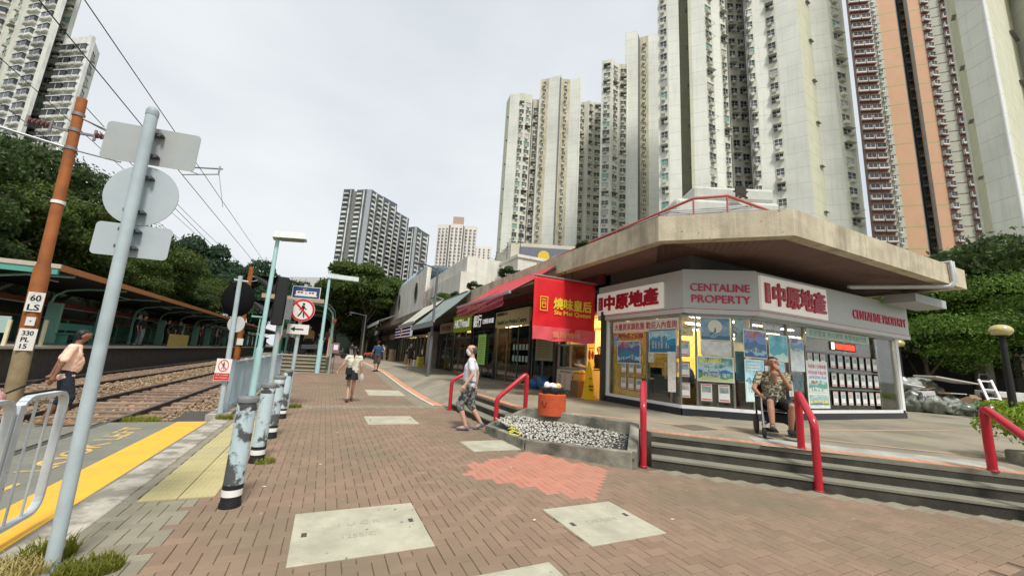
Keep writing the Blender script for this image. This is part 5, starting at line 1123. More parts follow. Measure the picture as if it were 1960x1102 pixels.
for (y,z,r_) in ((41.5,7.9,.95),(52,7.9,.95),(61,7.9,.9),(64.5,7.9,.9),(73.5,6.9,.8)):
    m=MB(frame((7.98,y,z),(0,-1,0))@Matrix.Diagonal((1.0,1.25,1,1))); m.lathe([(r_,-.1),(r_,.04),(r_*.86,.05),(r_*.84,-.02)],(0,0,0),24); o=m.build('porthole',pf,t)
    m=MB(frame((7.96,y,z),(0,-1,0))@Matrix.Diagonal((1,1.25,1,1))); m.lathe([(r_*.84,-.02),(r_*.84,.0)],(0,0,0),24,False); m.box(-.03,.03,-r_*.84,r_*.84,0,.03); m.box(-r_*.84,r_*.84,-.03,.03,0,.03); m.build('porthole_pane',blackglass,o)
def block(label,pts,z0,z1,m,name='block',cat='building',bevel=0,extra=None):
    t=thing(name,label,cat,(pts[0][0],pts[0][1],z0)); MB().prism(pts,z0,z1).build('walls',m,t,bevel=bevel)
    return t
t=block('white flat topped block behind the arcade roof with an air conditioner',[(11,23),(11,46),(20,46),(20,23)],4,8.3,wp)
MB().box(10.6,11,24.6,25.6,6.6,7.9).build('air_conditioner',mat('ac_white',(.55,.55,.52),.5),t); MB().box(10.9,20.1,22.9,46.1,8.3,8.5).build('parapet',wp,t)
for i in range(5): MB().box(10.95,11.0,27+3*i,28.2+3*i,6.2,7.5).build('window',blackglass,t)
t=block('cream stepped podium block with grey panel above the canopy plants',[(15.9,35.1),(17,42),(30,40),(25,30.9)],4,13.3,mat('podium_cream',(.52,.49,.40),.85,.08,1,dirt=(.38,.35,.28),dirtamt=.4))
F_=frame((15.9,35.1,0),(9.1,-4.2,0)); MB(F_).box(.9,9.6,10.4,12.9,0,.08).build('grey_panel',mat('panel_slate',(.13,.14,.17),.5),t); m=MB(F_@T3(3.4,12.0,.1)); m.lathe([(.6,0),(.6,.03)],(0,0,0),16,False); m.build('yellow_disc',mat('disc_yellow',(.6,.42,.04),.5),t)
t=block('white chamfered roof block with a dark character above the hip roof',[(18.4,16.3),(24.2,13.5),(27,20),(21,23)],4,12.0,mat('block_white',(.55,.56,.50),.8,.06,1,dirt=(.42,.42,.36),dirtamt=.4,streak=.25),bevel=.25)
MB().prism([(19.6,15.95),(24.1,13.75),(26.5,19),(22,21)],12.0,12.95).build('upper_tier',MATS['block_white'],t,bevel=.2)
F_=frame((19.7,15.4,0),(3.6,-1.6,0)); text('景',t,F_@T3(2.2,12.3,.25),.85,.75,mat('char_dark',(.04,.03,.02),.6),ext=.1,bold=.02)
# aerials on roofs
t=thing('roof_aerials','thin television aerials on the white block roof','aerials',(11.5,30,8.5))
for k in range(5):
    x,y=11.6+.4*k,24+3.2*k; m=MB(); m.tube([(x,y,8.4),(x,y,10.6)],.03,5); m.tube([(x-.1,y-.9,10.7),(x+.1,y+.9,9.8)],.02,5)
    for q in range(5): m.tube([(x-.3,y-.8+.4*q,10.64-.2*q),(x+.3,y-.8+.4*q,10.64-.2*q)],.012,4)
    m.build('aerial',gm,t)
# ================================================================ towers
tw=dict(
 b=mat('tower_white',(.76,.76,.68),.85,.05,.2,streak=.22,dirt=(.47,.48,.42),dirtamt=.5,dscale=.08,stripes=(2.7,.018,(.38,.39,.34))),
 y=mat('tower_ochre_side',(.62,.61,.46),.85,.08,.2,streak=.25,stripes=(2.7,.018,(.32,.31,.22))),
 wn=mat('tower_window_wall',(.68,.67,.57),.85,.08,.3,streak=.35,dirt=(.36,.35,.27),dirtamt=.5,dscale=.2),
 c=mat('tower_dirty_ochre',(.62,.56,.40),.9,.15,.4,streak=.6,dirt=(.28,.25,.17),dirtamt=.6,dscale=.3),
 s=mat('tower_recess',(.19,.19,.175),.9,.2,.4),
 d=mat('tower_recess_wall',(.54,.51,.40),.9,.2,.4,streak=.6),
 o=mat('tower_orange',(.62,.37,.23),.8,.05,.1,streak=.06,stripes=(5.6,.05,(.36,.38,.16))),
 v=mat('tower_brown',(.27,.19,.165),.8,.15,.4), h=mat('tower_pale_bands',(.46,.47,.38),.8,.06,.3,stripes=(2.8,.11,(.23,.14,.12))),
 k=mat('tower_charcoal',(.11,.12,.135),.7,.1,.2), kb=mat('tower_mid_grey',(.34,.36,.38),.8,.05,.2),
 p=mat('tower_beige',(.72,.66,.60),.8,.06,.15), l=mat('tower_left_white',(.78,.78,.74),.85,.08,.3,streak=.35,dirt=(.38,.38,.34),dirtamt=.5,dscale=.25))
wfr=mat('win_frame_pale',(.60,.60,.55),.6,.1,1,tint=.3); wgl=mat('win_glass_tower',(.055,.065,.07),.15,.3,.8,tint=.6,spec=.6); acm=mat('ac_box',(.50,.49,.43),.6,.1,1,tint=.35); brm=mat('bay_brown',(.20,.105,.09),.7,.1,1,tint=.2); gnm=mat('win_green',(.25,.45,.38),.3)
rk=mat('rack_grey',(.25,.25,.24),.6)
def winmesh(kind,w_=1.3,h_=1.25):
    m=MB()
    if kind in('a','b','c2'):
        m.k=1; m.box(-w_/2,w_/2,-.02,.03,.9,.9+h_); m.k=0
        m.box(-w_/2-.06,w_/2+.06,-.10,-.02,.9-.07,.9); m.box(-w_/2-.06,w_/2+.06,-.14,-.02,.9+h_,.9+h_+.07); m.box(-.03,.03,-.06,-.02,.9,.9+h_); m.box(-w_/2-.06,-w_/2,-.08,-.02,.9,.9+h_); m.box(w_/2,w_/2+.06,-.08,-.02,.9,.9+h_); m.box(-w_/2,w_/2,-.05,-.02,1.5,1.55)
        if kind!='b': m.k=2; m.box(-.5,.2,-.55,-.02,.25,.78)
        if kind=='b': m.k=2; m.box(-w_/2-.1,w_/2+.1,-.75,-.02,.9+h_-.05,.9+h_+.05); m.box(.1,.75,-.5,-.02,.9,1.35)
        if kind=='c2': m.k=4; m.box(-w_/2,w_/2,-.9,-.86,.8,.84); m.box(-w_/2,-w_/2+.04,-.9,-.02,.8,.84); m.box(w_/2-.04,w_/2,-.9,-.02,.8,.84)
    if kind=='v':   # brown projecting bay
        m.k=3; m.box(-w_/2-.1,w_/2+.1,-.75,-.0,.55,.85); m.box(-w_/2-.1,w_/2+.1,-.75,0,.85+h_,1.0+h_); m.k=0; m.box(-w_/2,w_/2,-.68,-.6,.85,.85+h_*.28); m.k=1; m.box(-w_/2,w_/2,-.64,0,.85+h_*.4,.85+h_); m.k=0; m.box(-.03,.03,-.7,-.6,.85,.85+h_); m.box(-w_/2-.05,-w_/2+.04,-.7,-.02,.85,.85+h_); m.box(w_/2-.04,w_/2+.05,-.7,-.02,.85,.85+h_)
    if kind=='k':   # balcony with white parapet
        m.k=0; m.box(-w_/2,w_/2*.2,-1.0,-.2,.1,1.1); m.k=1; m.box(-w_/2,w_/2,-.05,0,1.1,2.6); m.k=0; m.box(w_/2*.55,w_/2*.8,-.4,0,0,2.9)
    if kind=='l':   # white projecting bay
        m.k=0; m.box(-w_/2-.12,w_/2+.12,-.6,0,.5,.95); m.box(-w_/2-.12,w_/2+.12,-.62,0,.95+h_,1.12+h_); m.k=1; m.box(-w_/2,w_/2,-.5,0,.95,.95+h_); m.k=0; m.box(-.03,.03,-.54,-.48,.95,.95+h_); m.k=2; m.box(-.4,.3,-.95,-.6,.2,.7)
    return m.mesh('window_'+kind,[wfr,wgl,acm,brm,rk])
WMs={k:winmesh(k) for k in ('a','b','c2')}; WMs['v']=winmesh('v',1.9,1.3); WMs['k']=winmesh('k',3.4); WMs['l']=winmesh('l',1.9,1.2); WMs['sm']=winmesh('a',.9,1.0)
CUR=[mat('curtain_pale',(.42,.42,.38),.5,.2,3),mat('curtain_green',(.16,.32,.27),.4,.2,3)]
for k_,kk in enumerate(('e','f')):
    me_=WMs['a'].copy(); me_.materials[1]=CUR[k_]; WMs[kk]=me_
KM={'w':('wn','aaaabbcef'),'c':('c','a'),'d':('d','aab'),'v':('v','v'),'x':('h','a'),'l':('l','l'),'k':('k','k'),'p':('p','a'),'q':('l','a')}
def tower(label,segs,z0,z1,fh,depth=14,cap=300,group='residential towers around the estate',winz=None,roof=None,jit=.0):
    t=thing('residential_tower',label,'tower',(segs[0][0],segs[0][1],z0),0,group)
    P_=[Vector(s[:2]) for s in segs]; items=[]
    v=(P_[-1]-P_[0]).normalized(); bk0=P_[0].normalized()*depth+v*1.5; bk1=P_[-1].normalized()*depth-v*1.5; back=Vector((-v.y,v.x))*depth
    for i in range(len(segs)-1):
        ty=segs[i][2]; a,b_=P_[i],P_[i+1]; L=(b_-a).length
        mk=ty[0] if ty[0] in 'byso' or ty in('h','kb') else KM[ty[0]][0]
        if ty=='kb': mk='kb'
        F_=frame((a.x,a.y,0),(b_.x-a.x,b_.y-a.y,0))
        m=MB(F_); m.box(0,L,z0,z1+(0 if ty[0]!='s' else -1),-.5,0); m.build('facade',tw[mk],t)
        n=0
        if len(ty)>1 and ty[1].isdigit(): n=int(ty[1])
        if ty=='sa': n=1
        if n:
            zz=z0+1
            while zz<z1-2.6:
                for c in range(n):
                    kinds=KM[ty[0]][1] if ty[0] in KM else 'a'; kd=random.choice(kinds)
                    kd={'c':'c2'}.get(kd,kd)
                    me=WMs['sm'] if (ty[0] in 'cxs') else WMs[kd]
                    sx=1.0
                    if ty[0]=='k' and n==1: sx=L/4.6
                    if ty[0] in 'vl' : sx=min(1.6,L/n/2.3)
                    if ty[0] in 'wpqd' : sx=min(1.4,max(.6,L/n/1.9))
                    u=L*(c+.5)/n
                    items.append((me,F_@Matrix(((1,0,0,u),(0,0,1,zz),(0,-1,0,0),(0,0,0,1)))@Matrix.Diagonal((sx,1,1,1))))
                zz+=fh
        if ty[0]=='y' and L>2.5:
            zz=z0+12
            while zz<z1: MB(F_).box(L*.7,L*.95,zz,zz+.05,0,.4).build('ledge',rk,t); zz+=fh*3
    core=[(p.x,p.y) for p in P_]; n_=Vector((-v.y,v.x))
    cp=[((p+n_*.45).x,(p+n_*.45).y) for p in (P_[0],P_[-1])]+[((P_[-1]+back).x,(P_[-1]+back).y),((P_[0]+back).x,(P_[0]+back).y)]
    # back volume
    md=max((p-P_[0]).dot(n_) for p in P_)+.2
    W_=(P_[-1]-P_[0]).length; r0=P_[0].normalized(); r1=P_[-1].normalized(); k0=md/max(.3,r0.dot(n_)); k1=md/max(.3,r1.dot(n_)); cp=[P_[0]+r0*k0+v*.3,P_[-1]+r1*k1-v*.3,P_[-1]+r1*(k1+depth)-v*1.,P_[0]+r0*(k0+depth)+v*1.]
    MB().prism([(p.x,p.y) for p in cp],z0,z1-.4).build('rear_block',tw[roof or 'b'],t)
    # side walls linking front ends with the rear volume
    for e in (0,-1):
        q=P_[e]; q2=cp[0] if e==0 else cp[1]
        if (q2-q).length>.3: F_=frame((q.x,q.y,0),((q2-q).x,(q2-q).y,0)); MB(F_).box(0,(q2-q).length,z0,z1,-.25,.25).build('side_wall',tw[roof or 'b'],t)
    MB().prism([(p.x,p.y) for p in cp],z1-2.2,z1-1.8).build('roof_deck',tw['s'],t)
    items=[it for it in items if it[1].translation.z>z0]
    ims=sorted(items,key=lambda it:(it[1].translation-Vector(CAM)).length)
    if cap: pieces('window',t,ims,cap)
    else:
        o=joined('windows',ims,t,[wfr,wgl,acm,brm,rk]); o['kind']='stuff'
    return t
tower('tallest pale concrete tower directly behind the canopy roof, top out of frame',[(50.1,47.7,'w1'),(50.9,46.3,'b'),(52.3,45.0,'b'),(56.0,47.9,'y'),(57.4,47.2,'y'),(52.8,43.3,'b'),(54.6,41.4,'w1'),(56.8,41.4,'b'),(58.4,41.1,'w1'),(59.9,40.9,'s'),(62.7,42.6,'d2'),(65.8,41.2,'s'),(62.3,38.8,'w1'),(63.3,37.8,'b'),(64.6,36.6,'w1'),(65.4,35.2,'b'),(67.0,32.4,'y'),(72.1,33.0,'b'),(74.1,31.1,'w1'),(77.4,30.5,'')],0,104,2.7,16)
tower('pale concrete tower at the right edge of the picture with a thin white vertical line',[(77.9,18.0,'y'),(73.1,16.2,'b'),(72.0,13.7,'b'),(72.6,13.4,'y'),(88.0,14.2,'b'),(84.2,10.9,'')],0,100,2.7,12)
o=MB().tube([(71.95,13.6,10),(71.95,13.6,99)],.16,6,False).build('down_pipe',white); tag(o,'thin white down pipe running up the right hand pale tower','pipe')
tower('brown and orange tower with green bands between two pale towers',[(120.3,45.8,'v2'),(124.3,42.9,'x1'),(125.9,41.6,'o'),(128.5,38.9,'s'),(134.3,40.2,'sa'),(135.9,39.4,'s'),(130.8,37.7,'o'),(133.0,35.6,'v1'),(134.7,34.9,'h'),(136.3,33.0,'v1'),(138.3,31.1,'v1'),(143.0,29.9,'')],0,140,2.8,14,roof='v')
tower('narrow pale tower forming the left end of the long tower row',[(43.3,106.1,'y'),(42.8,102.3,'b'),(45.0,100.2,'w1'),(46.8,99.4,'w1'),(49.2,99.2,'s'),(50.3,100.7,'d1'),(52.1,99.9,'')],0,EZ1,2.7,10,140)
tower('pale tower with two blank fins, second from the left end of the tower row',[(51.4,98.2,'c1'),(53.3,96.2,'b'),(55.9,92.9,'s'),(57.0,94.4,'c1'),(59.4,93.3,'b'),(61.9,91.1,'')],0,EZ2,2.7,10,140)
tower('lower grey windowed tower set back between two pale towers',[(66.1,98.3,'d1'),(68.3,97.2,'b'),(68.7,96.0,'w1'),(70.6,96.1,'d1'),(73.6,94.7,'')],0,DZ,2.7,10,120,roof='d')
tower('slim tower of stacked windows left of the ochre recess tower',[(64.0,82.9,'w1'),(65.9,81.0,'w1'),(69.2,81.5,'d1'),(71.4,80.4,'')],0,CZ,2.7,10,120)
tower('pale tower with an ochre window recess next to the tallest tower',[(71.2,81.0,'b'),(73.8,78.6,'s'),(76.2,80.2,'c1'),(77.8,78.4,'b'),(80.7,76.0,'')],0,BZ,2.7,10,80)
tower('weathered white tower cut off by the left edge of the picture',[(-74.5,111.2,'l2'),(-69.6,110.8,'w1'),(-62.6,103.5,'l2'),(-54.8,96.9,'b'),(-57.8,103.2,'w1'),(-55.6,102.1,'')],0,74,2.8,14,160,roof='l')
tower('weathered white tower rising behind the orange pole top',[(-54.1,99.5,'l2'),(-48.9,96.0,'q1'),(-50.2,101.5,'')],0,LZ,2.8,10,90,roof='l')
g2='distant towers down the street'
tower('dark charcoal tower with white balconies above the round tree',[(-2.3,240.1,'k1'),(2.9,236.5,'s'),(4.6,236.8,'k1'),(10.0,232.1,'kb'),(12.5,230.9,'k1'),(16.4,235.4,'k1'),(20.9,239.6,'')],0,KZ1,2.9,16,0,g2,roof='k')
tower('stepped second block of the charcoal towers, slightly lower',[(20.4,240.9,'k1'),(25.1,245.0,'k1'),(29.9,249.0,'')],0,KZ2,2.9,16,0,g2,roof='k')
tower('third and lowest step of the charcoal tower row',[(29.4,250.3,'k1'),(34.3,255.4,'k1'),(39.8,260.2,'')],0,KZ3,2.9,16,0,g2,roof='k')
tower('small separate charcoal tower right of the stepped row',[(37.0,237.4,'k1'),(39.9,233.9,'kb'),(41.3,233.2,'k1'),(46.0,239.5,'k1'),(51.8,245.2,'')],0,KZ4,2.9,16,0,g2,roof='k')
t=tower('pale beige distant tower with stepped top in the middle of the skyline',[(71.6,308.1,'p3'),(79.3,302.3,'s'),(80.0,299.8,'p3'),(89.3,295.4,'s'),(91.3,297.6,'p3'),(100.7,293.1,'')],0,PZ,2.9,16,0,g2,roof='p')
MB().prism([(82,301),(90,297),(92,303),(84,306)],107,115).build('roof_house',mat('roof_house_tan',(.45,.33,.24),.8),t)
tower('small faint tower right of the pale beige one',[(124.6,368.9,'p2'),(132.4,365.2,'p2'),(141.2,361.0,'')],0,PZ2,3.0,16,0,g2,roof='p')
t=thing('hillside_block','white low block with dark windows behind the tram sign','building',(-9,98,0)); MB().prism([(-9.4,102.8),(-2.5,97.3),(0,103),(-7,108)],0,17.2).build('walls',mat('white_block2',(.62,.62,.58),.8,.05,.3),t)
for k in range(3): MB(frame((-9.4,102.8,0),(6.9,-5.5,0))).box(1+2.8*k,2.2+2.8*k,14+.4*(k%2),15.2+.4*(k%2),0,.1).build('window',blackglass,t)
# ================================================================ trees
lf1=leafmat('leaf_dark',(.045,.075,.02)); lf2=leafmat('leaf_mid',(.065,.095,.018)); lf3=leafmat('leaf_bright',(.085,.15,.022)); lf4=leafmat('leaf_blue_green',(.035,.07,.035))
bark=mat('bark',(.10,.075,.05),.9,.3,3,.4)
def crown_mesh(nm,n,H,rad,m,leaf=.2,seed=0,flat=.62,blobs=22):
    r=np.random.default_rng(seed); C=[]
    for i in range(blobs):
        a=r.uniform(0,2*PI); q=rad*math.sqrt(r.uniform(0,1))*.85; z=H*.62+ (r.uniform(-.5,.5))*H*.5*math.sqrt(max(.05,1-(q/rad)**2)); C.append((q*math.cos(a),q*math.sin(a),z,r.uniform(.22,.42)*rad))
    C=np.array(C); idx=r.integers(0,len(C),n); d=r.normal(size=(n,3)); d/=np.linalg.norm(d,axis=1)[:,None]; d[:,2]=np.where(r.random(n)<.25,d[:,2],np.abs(d[:,2])*.9-.15)
    rr=C[idx,3]*(.55+.5*r.random(n)**.5); P_=C[idx,:3]+d*rr[:,None]*[1,1,flat]
    nn=d+r.normal(size=(n,3))*.55; nn/=np.linalg.norm(nn,axis=1)[:,None]
    u=np.cross(nn,r.normal(size=(n,3))); u/=np.linalg.norm(u,axis=1)[:,None]; v=np.cross(nn,u); s=(leaf*(.6+.8*r.random(n)))[:,None]
    V=np.stack([P_-u*s,P_+v*s*.5-nn*s*.12,P_+u*s,P_-v*s*.5-nn*s*.12],1).reshape(-1,3)
    me=bpy.data.meshes.new(nm); me.vertices.add(4*n); me.vertices.foreach_set('co',V.ravel()); me.loops.add(4*n); me.loops.foreach_set('vertex_index',np.arange(4*n)); me.polygons.add(n); me.polygons.foreach_set('loop_start',np.arange(n)*4); me.polygons.foreach_set('loop_total',np.full(n,4)); 
    a=me.attributes.new('tint','FLOAT','POINT'); a.data.foreach_set('value',np.repeat(r.random(n)*.9,4)); me.materials.append(m); me.update(calc_edges=True); me.validate(); return me
CR={}
def crown(kind,seed):
    if (kind,seed) not in CR:
        lm,n,leaf,fl={'dark':(lf1,34000,.085,.62),'mid':(lf2,34000,.085,.62),'bright':(lf3,60000,.052,.6),'far':(lf4,16000,.16,.7),'big':(lf2,36000,.11,.6)}[kind]
        CR[(kind,seed)]=crown_mesh('crown_'+kind,n,8.,3.6,lm,leaf,seed,fl)
    return CR[(kind,seed)]
def trunk_mesh(H=8.,seed=0):
    r=random.Random(seed); m=MB(); m.tube([(0,0,-.3),(.05,.02,1.2),(-.05,.1,2.6),(.05,0,H*.55)],[.28,.22,.17,.1],9)
    for i in range(7):
        a=r.uniform(0,6.28); z=H*(.25+.04*i); q=r.uniform(1.2,2.4); m.tube([(0,.05,z),(q*.5*math.cos(a),q*.5*math.sin(a),z+.9),(q*math.cos(a),q*math.sin(a),z+r.uniform(1.4,2.4))],[.1,.07,.03],6)
    return m.mesh('trunk',[bark])
TRM=[trunk_mesh(8,s) for s in range(3)]; NT=[0]
gR_='trees right of the corner building'
def tree(x,y,z,h,wid,kind,label,group=None,seed=None):
    s=NT[0]%3 if seed is None else seed; NT[0]+=1
    t=thing('tree',label,'tree',(x,y,z),random.uniform(0,6.28),group)
    M=Matrix.Diagonal((wid/7.8,wid/7.8,h/8.6,1)); addobj('trunk',TRM[s%3],t,M@(Matrix.Diagonal((.5,.5,.85,1)) if group==gR_ else Matrix.Identity(4))); addobj('crown',crown(kind,s),t,M); return t
gL='trees behind the station platform'
L_=[(-17,22,13,9,'dark','broad dark tree behind the catenary pole at the left edge'),(-20,31,17,11,'dark','tallest dark tree behind the platform, under the white tower'),(-15.8,28,11.5,9,'mid','mid green tree rising behind the platform canopy'),(-16.5,36,14,10,'dark','dark tree behind the round sign back'),(-15,42,12.6,9,'mid','mid green tree whose crown ends at the lower sign plate'),(-16,50,12,9,'mid','mid green tree past the sign backs with a rounded crown'),(-14.5,57,10.5,8,'mid','lower mid green tree on the slope towards the hill'),(-25,40,19,12,'dark','dark tree set back on the slope behind the platform'),(-24,24,20,12,'dark','very dark tree filling the left edge above the canopy'),(-15,64,11,9,'mid','mid green tree near the end of the platform canopy'),(-13.8,20,8.5,7,'dark','small dark tree close behind the platform screen'),(-14,34,9,7,'mid','small mid green tree close behind the platform screen'),(-14,48,8,7,'dark','small dark tree hidden low behind the platform'),
 (-26,52,17,12,'dark','dark tree on the slope between the platform trees and the hill')]
for i,(x,y,h,wd,k,lab) in enumerate(L_): tree(x,y,.0,h,wd,k,lab,gL)
gH='trees on the far hill'
Hh=[(-21,82,22.5,12,'tallest tree on the far hill, topped by a round crown'),(-15,84,19,12,'tree right of the tallest hill tree, lower and wider'),(-24,76,18,12,'tree left of the tallest hill tree'),(-11,86,17.5,11,'hill tree just left of the teal lamp post'),(-8,90,16.5,11,'hill tree seen behind the teal lamp post'),(-28,80,12,11,'low hill tree at the left foot of the hill'),(-18,74,15,12,'hill tree in front of the tallest one'),(-12,76,13,10,'low hill tree behind the track end'),(-5,92,13,8,'hill tree beside the white hillside block'),(-3,86,11,8,'small hill tree below the white hillside block'),(-34,90,12,12,'hill tree fading out behind the platform trees'),(-20,66,12,11,'front tree at the foot of the hill')]
for x,y,h,wd,lab in Hh: tree(x,y,0,h,wd,'far',lab,gH)
gC='trees at the end of the street'
tree(4.6,58,0,16.6,13,'big','big round dense tree closing the street beside the white hall',gC)
tree(1.0,62,0,14.2,11,'big','left half of the tree mass closing the street',gC); tree(7.5,64,0,14,9,'big','tree behind the arched end of the white hall',gC)
for i,(x,y,h,lab) in enumerate(((0,70,9,'dark tree low in the shade behind the shelter'),(4,72,9,'dark tree low at the end of the street'),(7,80,10,'dark tree behind the tin canopy end'),(-3,72,8,'dark tree behind the near platform shelter'))): tree(x,y,0,h,8,'dark',lab,gC)
struct(MB().box(-8,14,84,84.5,0,7).build('shade_sheet',mat('shade_green',(.02,.03,.02),1)))  # dark sheet standing in for the deep shade under the far trees
gR='trees right of the corner building'
for (x,y,h,wd,k,lab) in ((30,9.8,9.4,8.5,'bright','bright green tree beside the canopy corner'),(34,9.0,10.3,9.5,'dark','dark tree in front of the pale right tower'),(37,6,9.8,9,'dark','dark tree behind the tall globe lamp'),(33,13,8.4,7,'mid','mid green tree behind the shop roof end'),(29,13.5,7,6,'dark','low dark tree behind the shop end'),(41,11,9,8,'dark','dark tree deep in the estate garden'),(43,4,9,8,'dark','dark tree at the right edge of the picture')): tree(x,y,-1.6,h+(4.2 if k=='dark' else 2.4),wd*1.15,k,lab,gR)
# podium behind the rubbish
t=thing('podium_arcade','dark podium with pale beam and square columns behind the rubbish','building',(36,10,0))
pa,pb_=(29.5,13.6),(46,3.6); F_=frame((pa[0],pa[1],0),(pb_[0]-pa[0],pb_[1]-pa[1],0)); pbm2=mat('podium_beam',(.30,.27,.22),.85,.15,1,streak=.4)
MB(F_).box(0,20,3.5,3.85,-.4,0).build('beam',pbm2,t); MB(F_).box(0,20,3.85,8,-9,-3).build('upper_wall',mat('podium_dark',(.05,.045,.04),.9,.2,1),t); MB(F_).box(0,20,0,3.5,-6,-5.6).build('back_wall',MATS['podium_dark'],t); MB(F_).box(0,20,3.4,3.5,-6,-.4).build('soffit',MATS['podium_dark'],t)
for u in (1.0,3.2,8.3,10.3,15,18.5): MB(F_).box(u,u+.45,.3,3.5,-.45,-.05).build('column',pbm2,t)
for i,u in enumerate((4.6,11.6,14)):
    o=thing('clipped_bush',['round clipped bush under the podium beam nearest the shop','clipped bush under the podium beam behind the tall globe lamp','clipped bush under the podium beam at the right'][i],'bush',tuple(F_@Vector((u,.44,1.2)))); addobj('foliage',crown('dark',1),o,Matrix.Translation((0,0,-.35))@Matrix.Diagonal((.22,.22,.16,1)))
# globe lamps
glb=mat('globe_amber',(.50,.42,.16),.15,.2,3,spec=.8,coat=.6)
def globe(label,x,y,zt,r_):
    t=thing('globe_lamp',label,'globe lamp',(x,y,TZ),0,'amber globe lamps'); MB().tube([(x,y,TZ),(x,y,zt-r_*.7)],[.10,.07],12).build('pole',black,t); MB().lathe([(.05,zt-r_*.78),(.16,zt-r_*.74),(.16,zt-r_*.66)],(x,y,0),14).build('collar',black,t); MB().ell((x,y,zt),r_,r_,r_*.72,20,12).build('globe',glb,t)
globe('amber globe lamp on black post rising above the hedge',18.8,4.36,3.27,.26); globe('amber globe lamp on black post just behind the shop corner',25.29,9.17,3.38,.27)
# hedge and stone planter right
t=thing('stone_planter','rough stone planter with hedge at the right end of the steps','planter',(9.3,1.8,0))
MB().prism([(8.75,1.75),(9.4,2.35),(11,1.2),(10,-.5),(8.8,1.2)],.0,.62).build('planter_wall',conc_d,t,bevel=.03)
hd=thing('hedge','clipped yellow green hedge behind the last red handrail','hedge',(10,2.2,TZ))
hm=crown_mesh('hedge_leaves',9000,1.,.9,leafmat('leaf_hedge',(.20,.28,.03)),.035,5,.55,30)
addobj('foliage',hm,hd,Matrix.Translation((.1,-.25,-.2))@Matrix.Diagonal((1.0,.8,1.15,1)))
h2=thing('hedge','long clipped hedge farther back beside the rubbish',  'hedge',(21.6,4.6,TZ)); addobj('foliage',hm,h2,Matrix.Diagonal((1.6,1.2,.8,1)))
# plants on the roof
for i,(x,y,z,s,lab) in enumerate(((6.9,9.6,4.8,.5,'bushy plant on the canopy edge below the tall tower'),(7.0,11.5,4.8,.45,'small yellow green plant behind the pipe rail'),(7.1,15.5,4.8,.9,'spreading plant on the roof near the grey panel'),(7.3,14,4.8,.6,'low plant on the roof behind the rail'),(6.9,19.5,4.8,.8,'straggly plant over the awnings'),(7.2,27,4.8,1.4,'bare branched shrub on the arcade roof'),(7.0,23,4.8,.7,'ragged weed on the arcade roof edge'))):
    o=thing('roof_plant',lab,'plant',(x,y,z),0,'plants growing on the roof edge'); addobj('foliage',crown('bright' if i%2 else 'dark',i%2),o,Matrix.Translation((0,0,-.2*s))@Matrix.Diagonal((.16*s,.16*s,.14*s,1)))
m=thing('bare_shrub','bare twiggy shrub against the white hall','shrub',(7.4,33,4.8))
b=MB(); 
for i in range(40):
    a=random.uniform(0,6.28);q=random.uniform(.3,1.8); y_=random.uniform(-3,3); b.tube([(7.4,33+y_*.3,4.8),(7.4+q*.2*math.cos(a),33+y_*.7,5.6),(7.4+q*.3*math.cos(a),33+y_+q*math.sin(a),6.2+random.random()*1.2)],[.03,.02,.008],4,False)
b.build('twigs',mat('twig',(.28,.25,.2),.9),m)
# ================================================================ rubbish heap at right
rb=[('heap of grey rubbish bags beyond the shop corner','rubbish_bag')]
bagm=[mat('bag_grey_%d'%i,c,.22,.2,4,.4,bscale=14) for i,c in enumerate(((.13,.145,.12),(.20,.215,.18),(.08,.09,.08),(.29,.30,.27)))]
HS=1
from mathutils import noise as mnoise
sp=[(20.6,7.3,.55),(21.0,6.8,.6),(21.5,7.1,.7),(22.0,6.6,.65),(21.6,6.2,.5),(21.2,7.6,.7),(22.6,6.3,.6),(22.1,7.2,.75),(22.8,7.0,.7),(21.3,6.4,.45),(22.3,5.9,.5),(21.8,7.7,.8),(20.3,7.7,.5),(22.5,7.6,.8)]
lab=['leftmost front bag of the rubbish heap','low front bag second from the left of the heap','fat bag in the middle of the heap','bag right of the fat middle bag','small flat bag at the front foot of the heap','bag behind the left end of the heap','bag at the right end of the heap','bag behind the fat middle bag','rear bag at the right end','small bag in front of the middle bag','small bag beside the hand trolley','large bag at the back centre of the heap','small bag beside the open carton','large bag topping the back of the heap']
for i,(x,y,s) in enumerate(sp):
    s*=1.25; m=MB(); m.ell((0,0,0),.62*s,.52*s,.45*s,30,18,True); ro_=Vector((i*3.1,i*1.7,0))
    nv=[]
    for v in m.v:
        d=Vector(v); k=.9+.30*mnoise.noise(d*2.2/s+ro_)+.22*(1-abs(mnoise.noise(d*4/s+ro_))*3)+.12*(.5-abs(mnoise.noise(d*9/s+ro_)))
        nv.append((d.x*k+x,d.y*k+y,max(0.,d.z*k+.34*s)+TZ+(.5 if i in(11,13) else .0)))
    m.v=nv; o=m.build('rubbish_bag',bagm[i%4]); tag(o,lab[i],'rubbish bag','rubbish bags in the heap')
junk=[('carton',(20.3,7.7),(.8,.6,.55),(.28,.19,.11),.2,'open brown carton at the shop end of the rubbish heap'),('foam_sheet',(20.7,7.3),(.7,.5,.05),(.66,.66,.64),.95,'white foam sheet lying on the heap beside the carton'),('board_sheet',(22.3,6.8),(1.6,.9,.05),(.55,.52,.46),1.25,'pale board lying across the top of the heap'),('white_cabinet',(23.9,5.6),(1.7,.8,.95),(.55,.55,.52),.0,'long white discarded cabinet right of the heap'),('dark_crate',(22.9,5.7),(.5,.5,.75),(.10,.03,.03),.0,'dark red crate against the white cabinet'),('planks',(25.2,5.0),(.8,.4,.7),(.4,.28,.15),.0,'bundle of brown planks right of the white cabinet')]
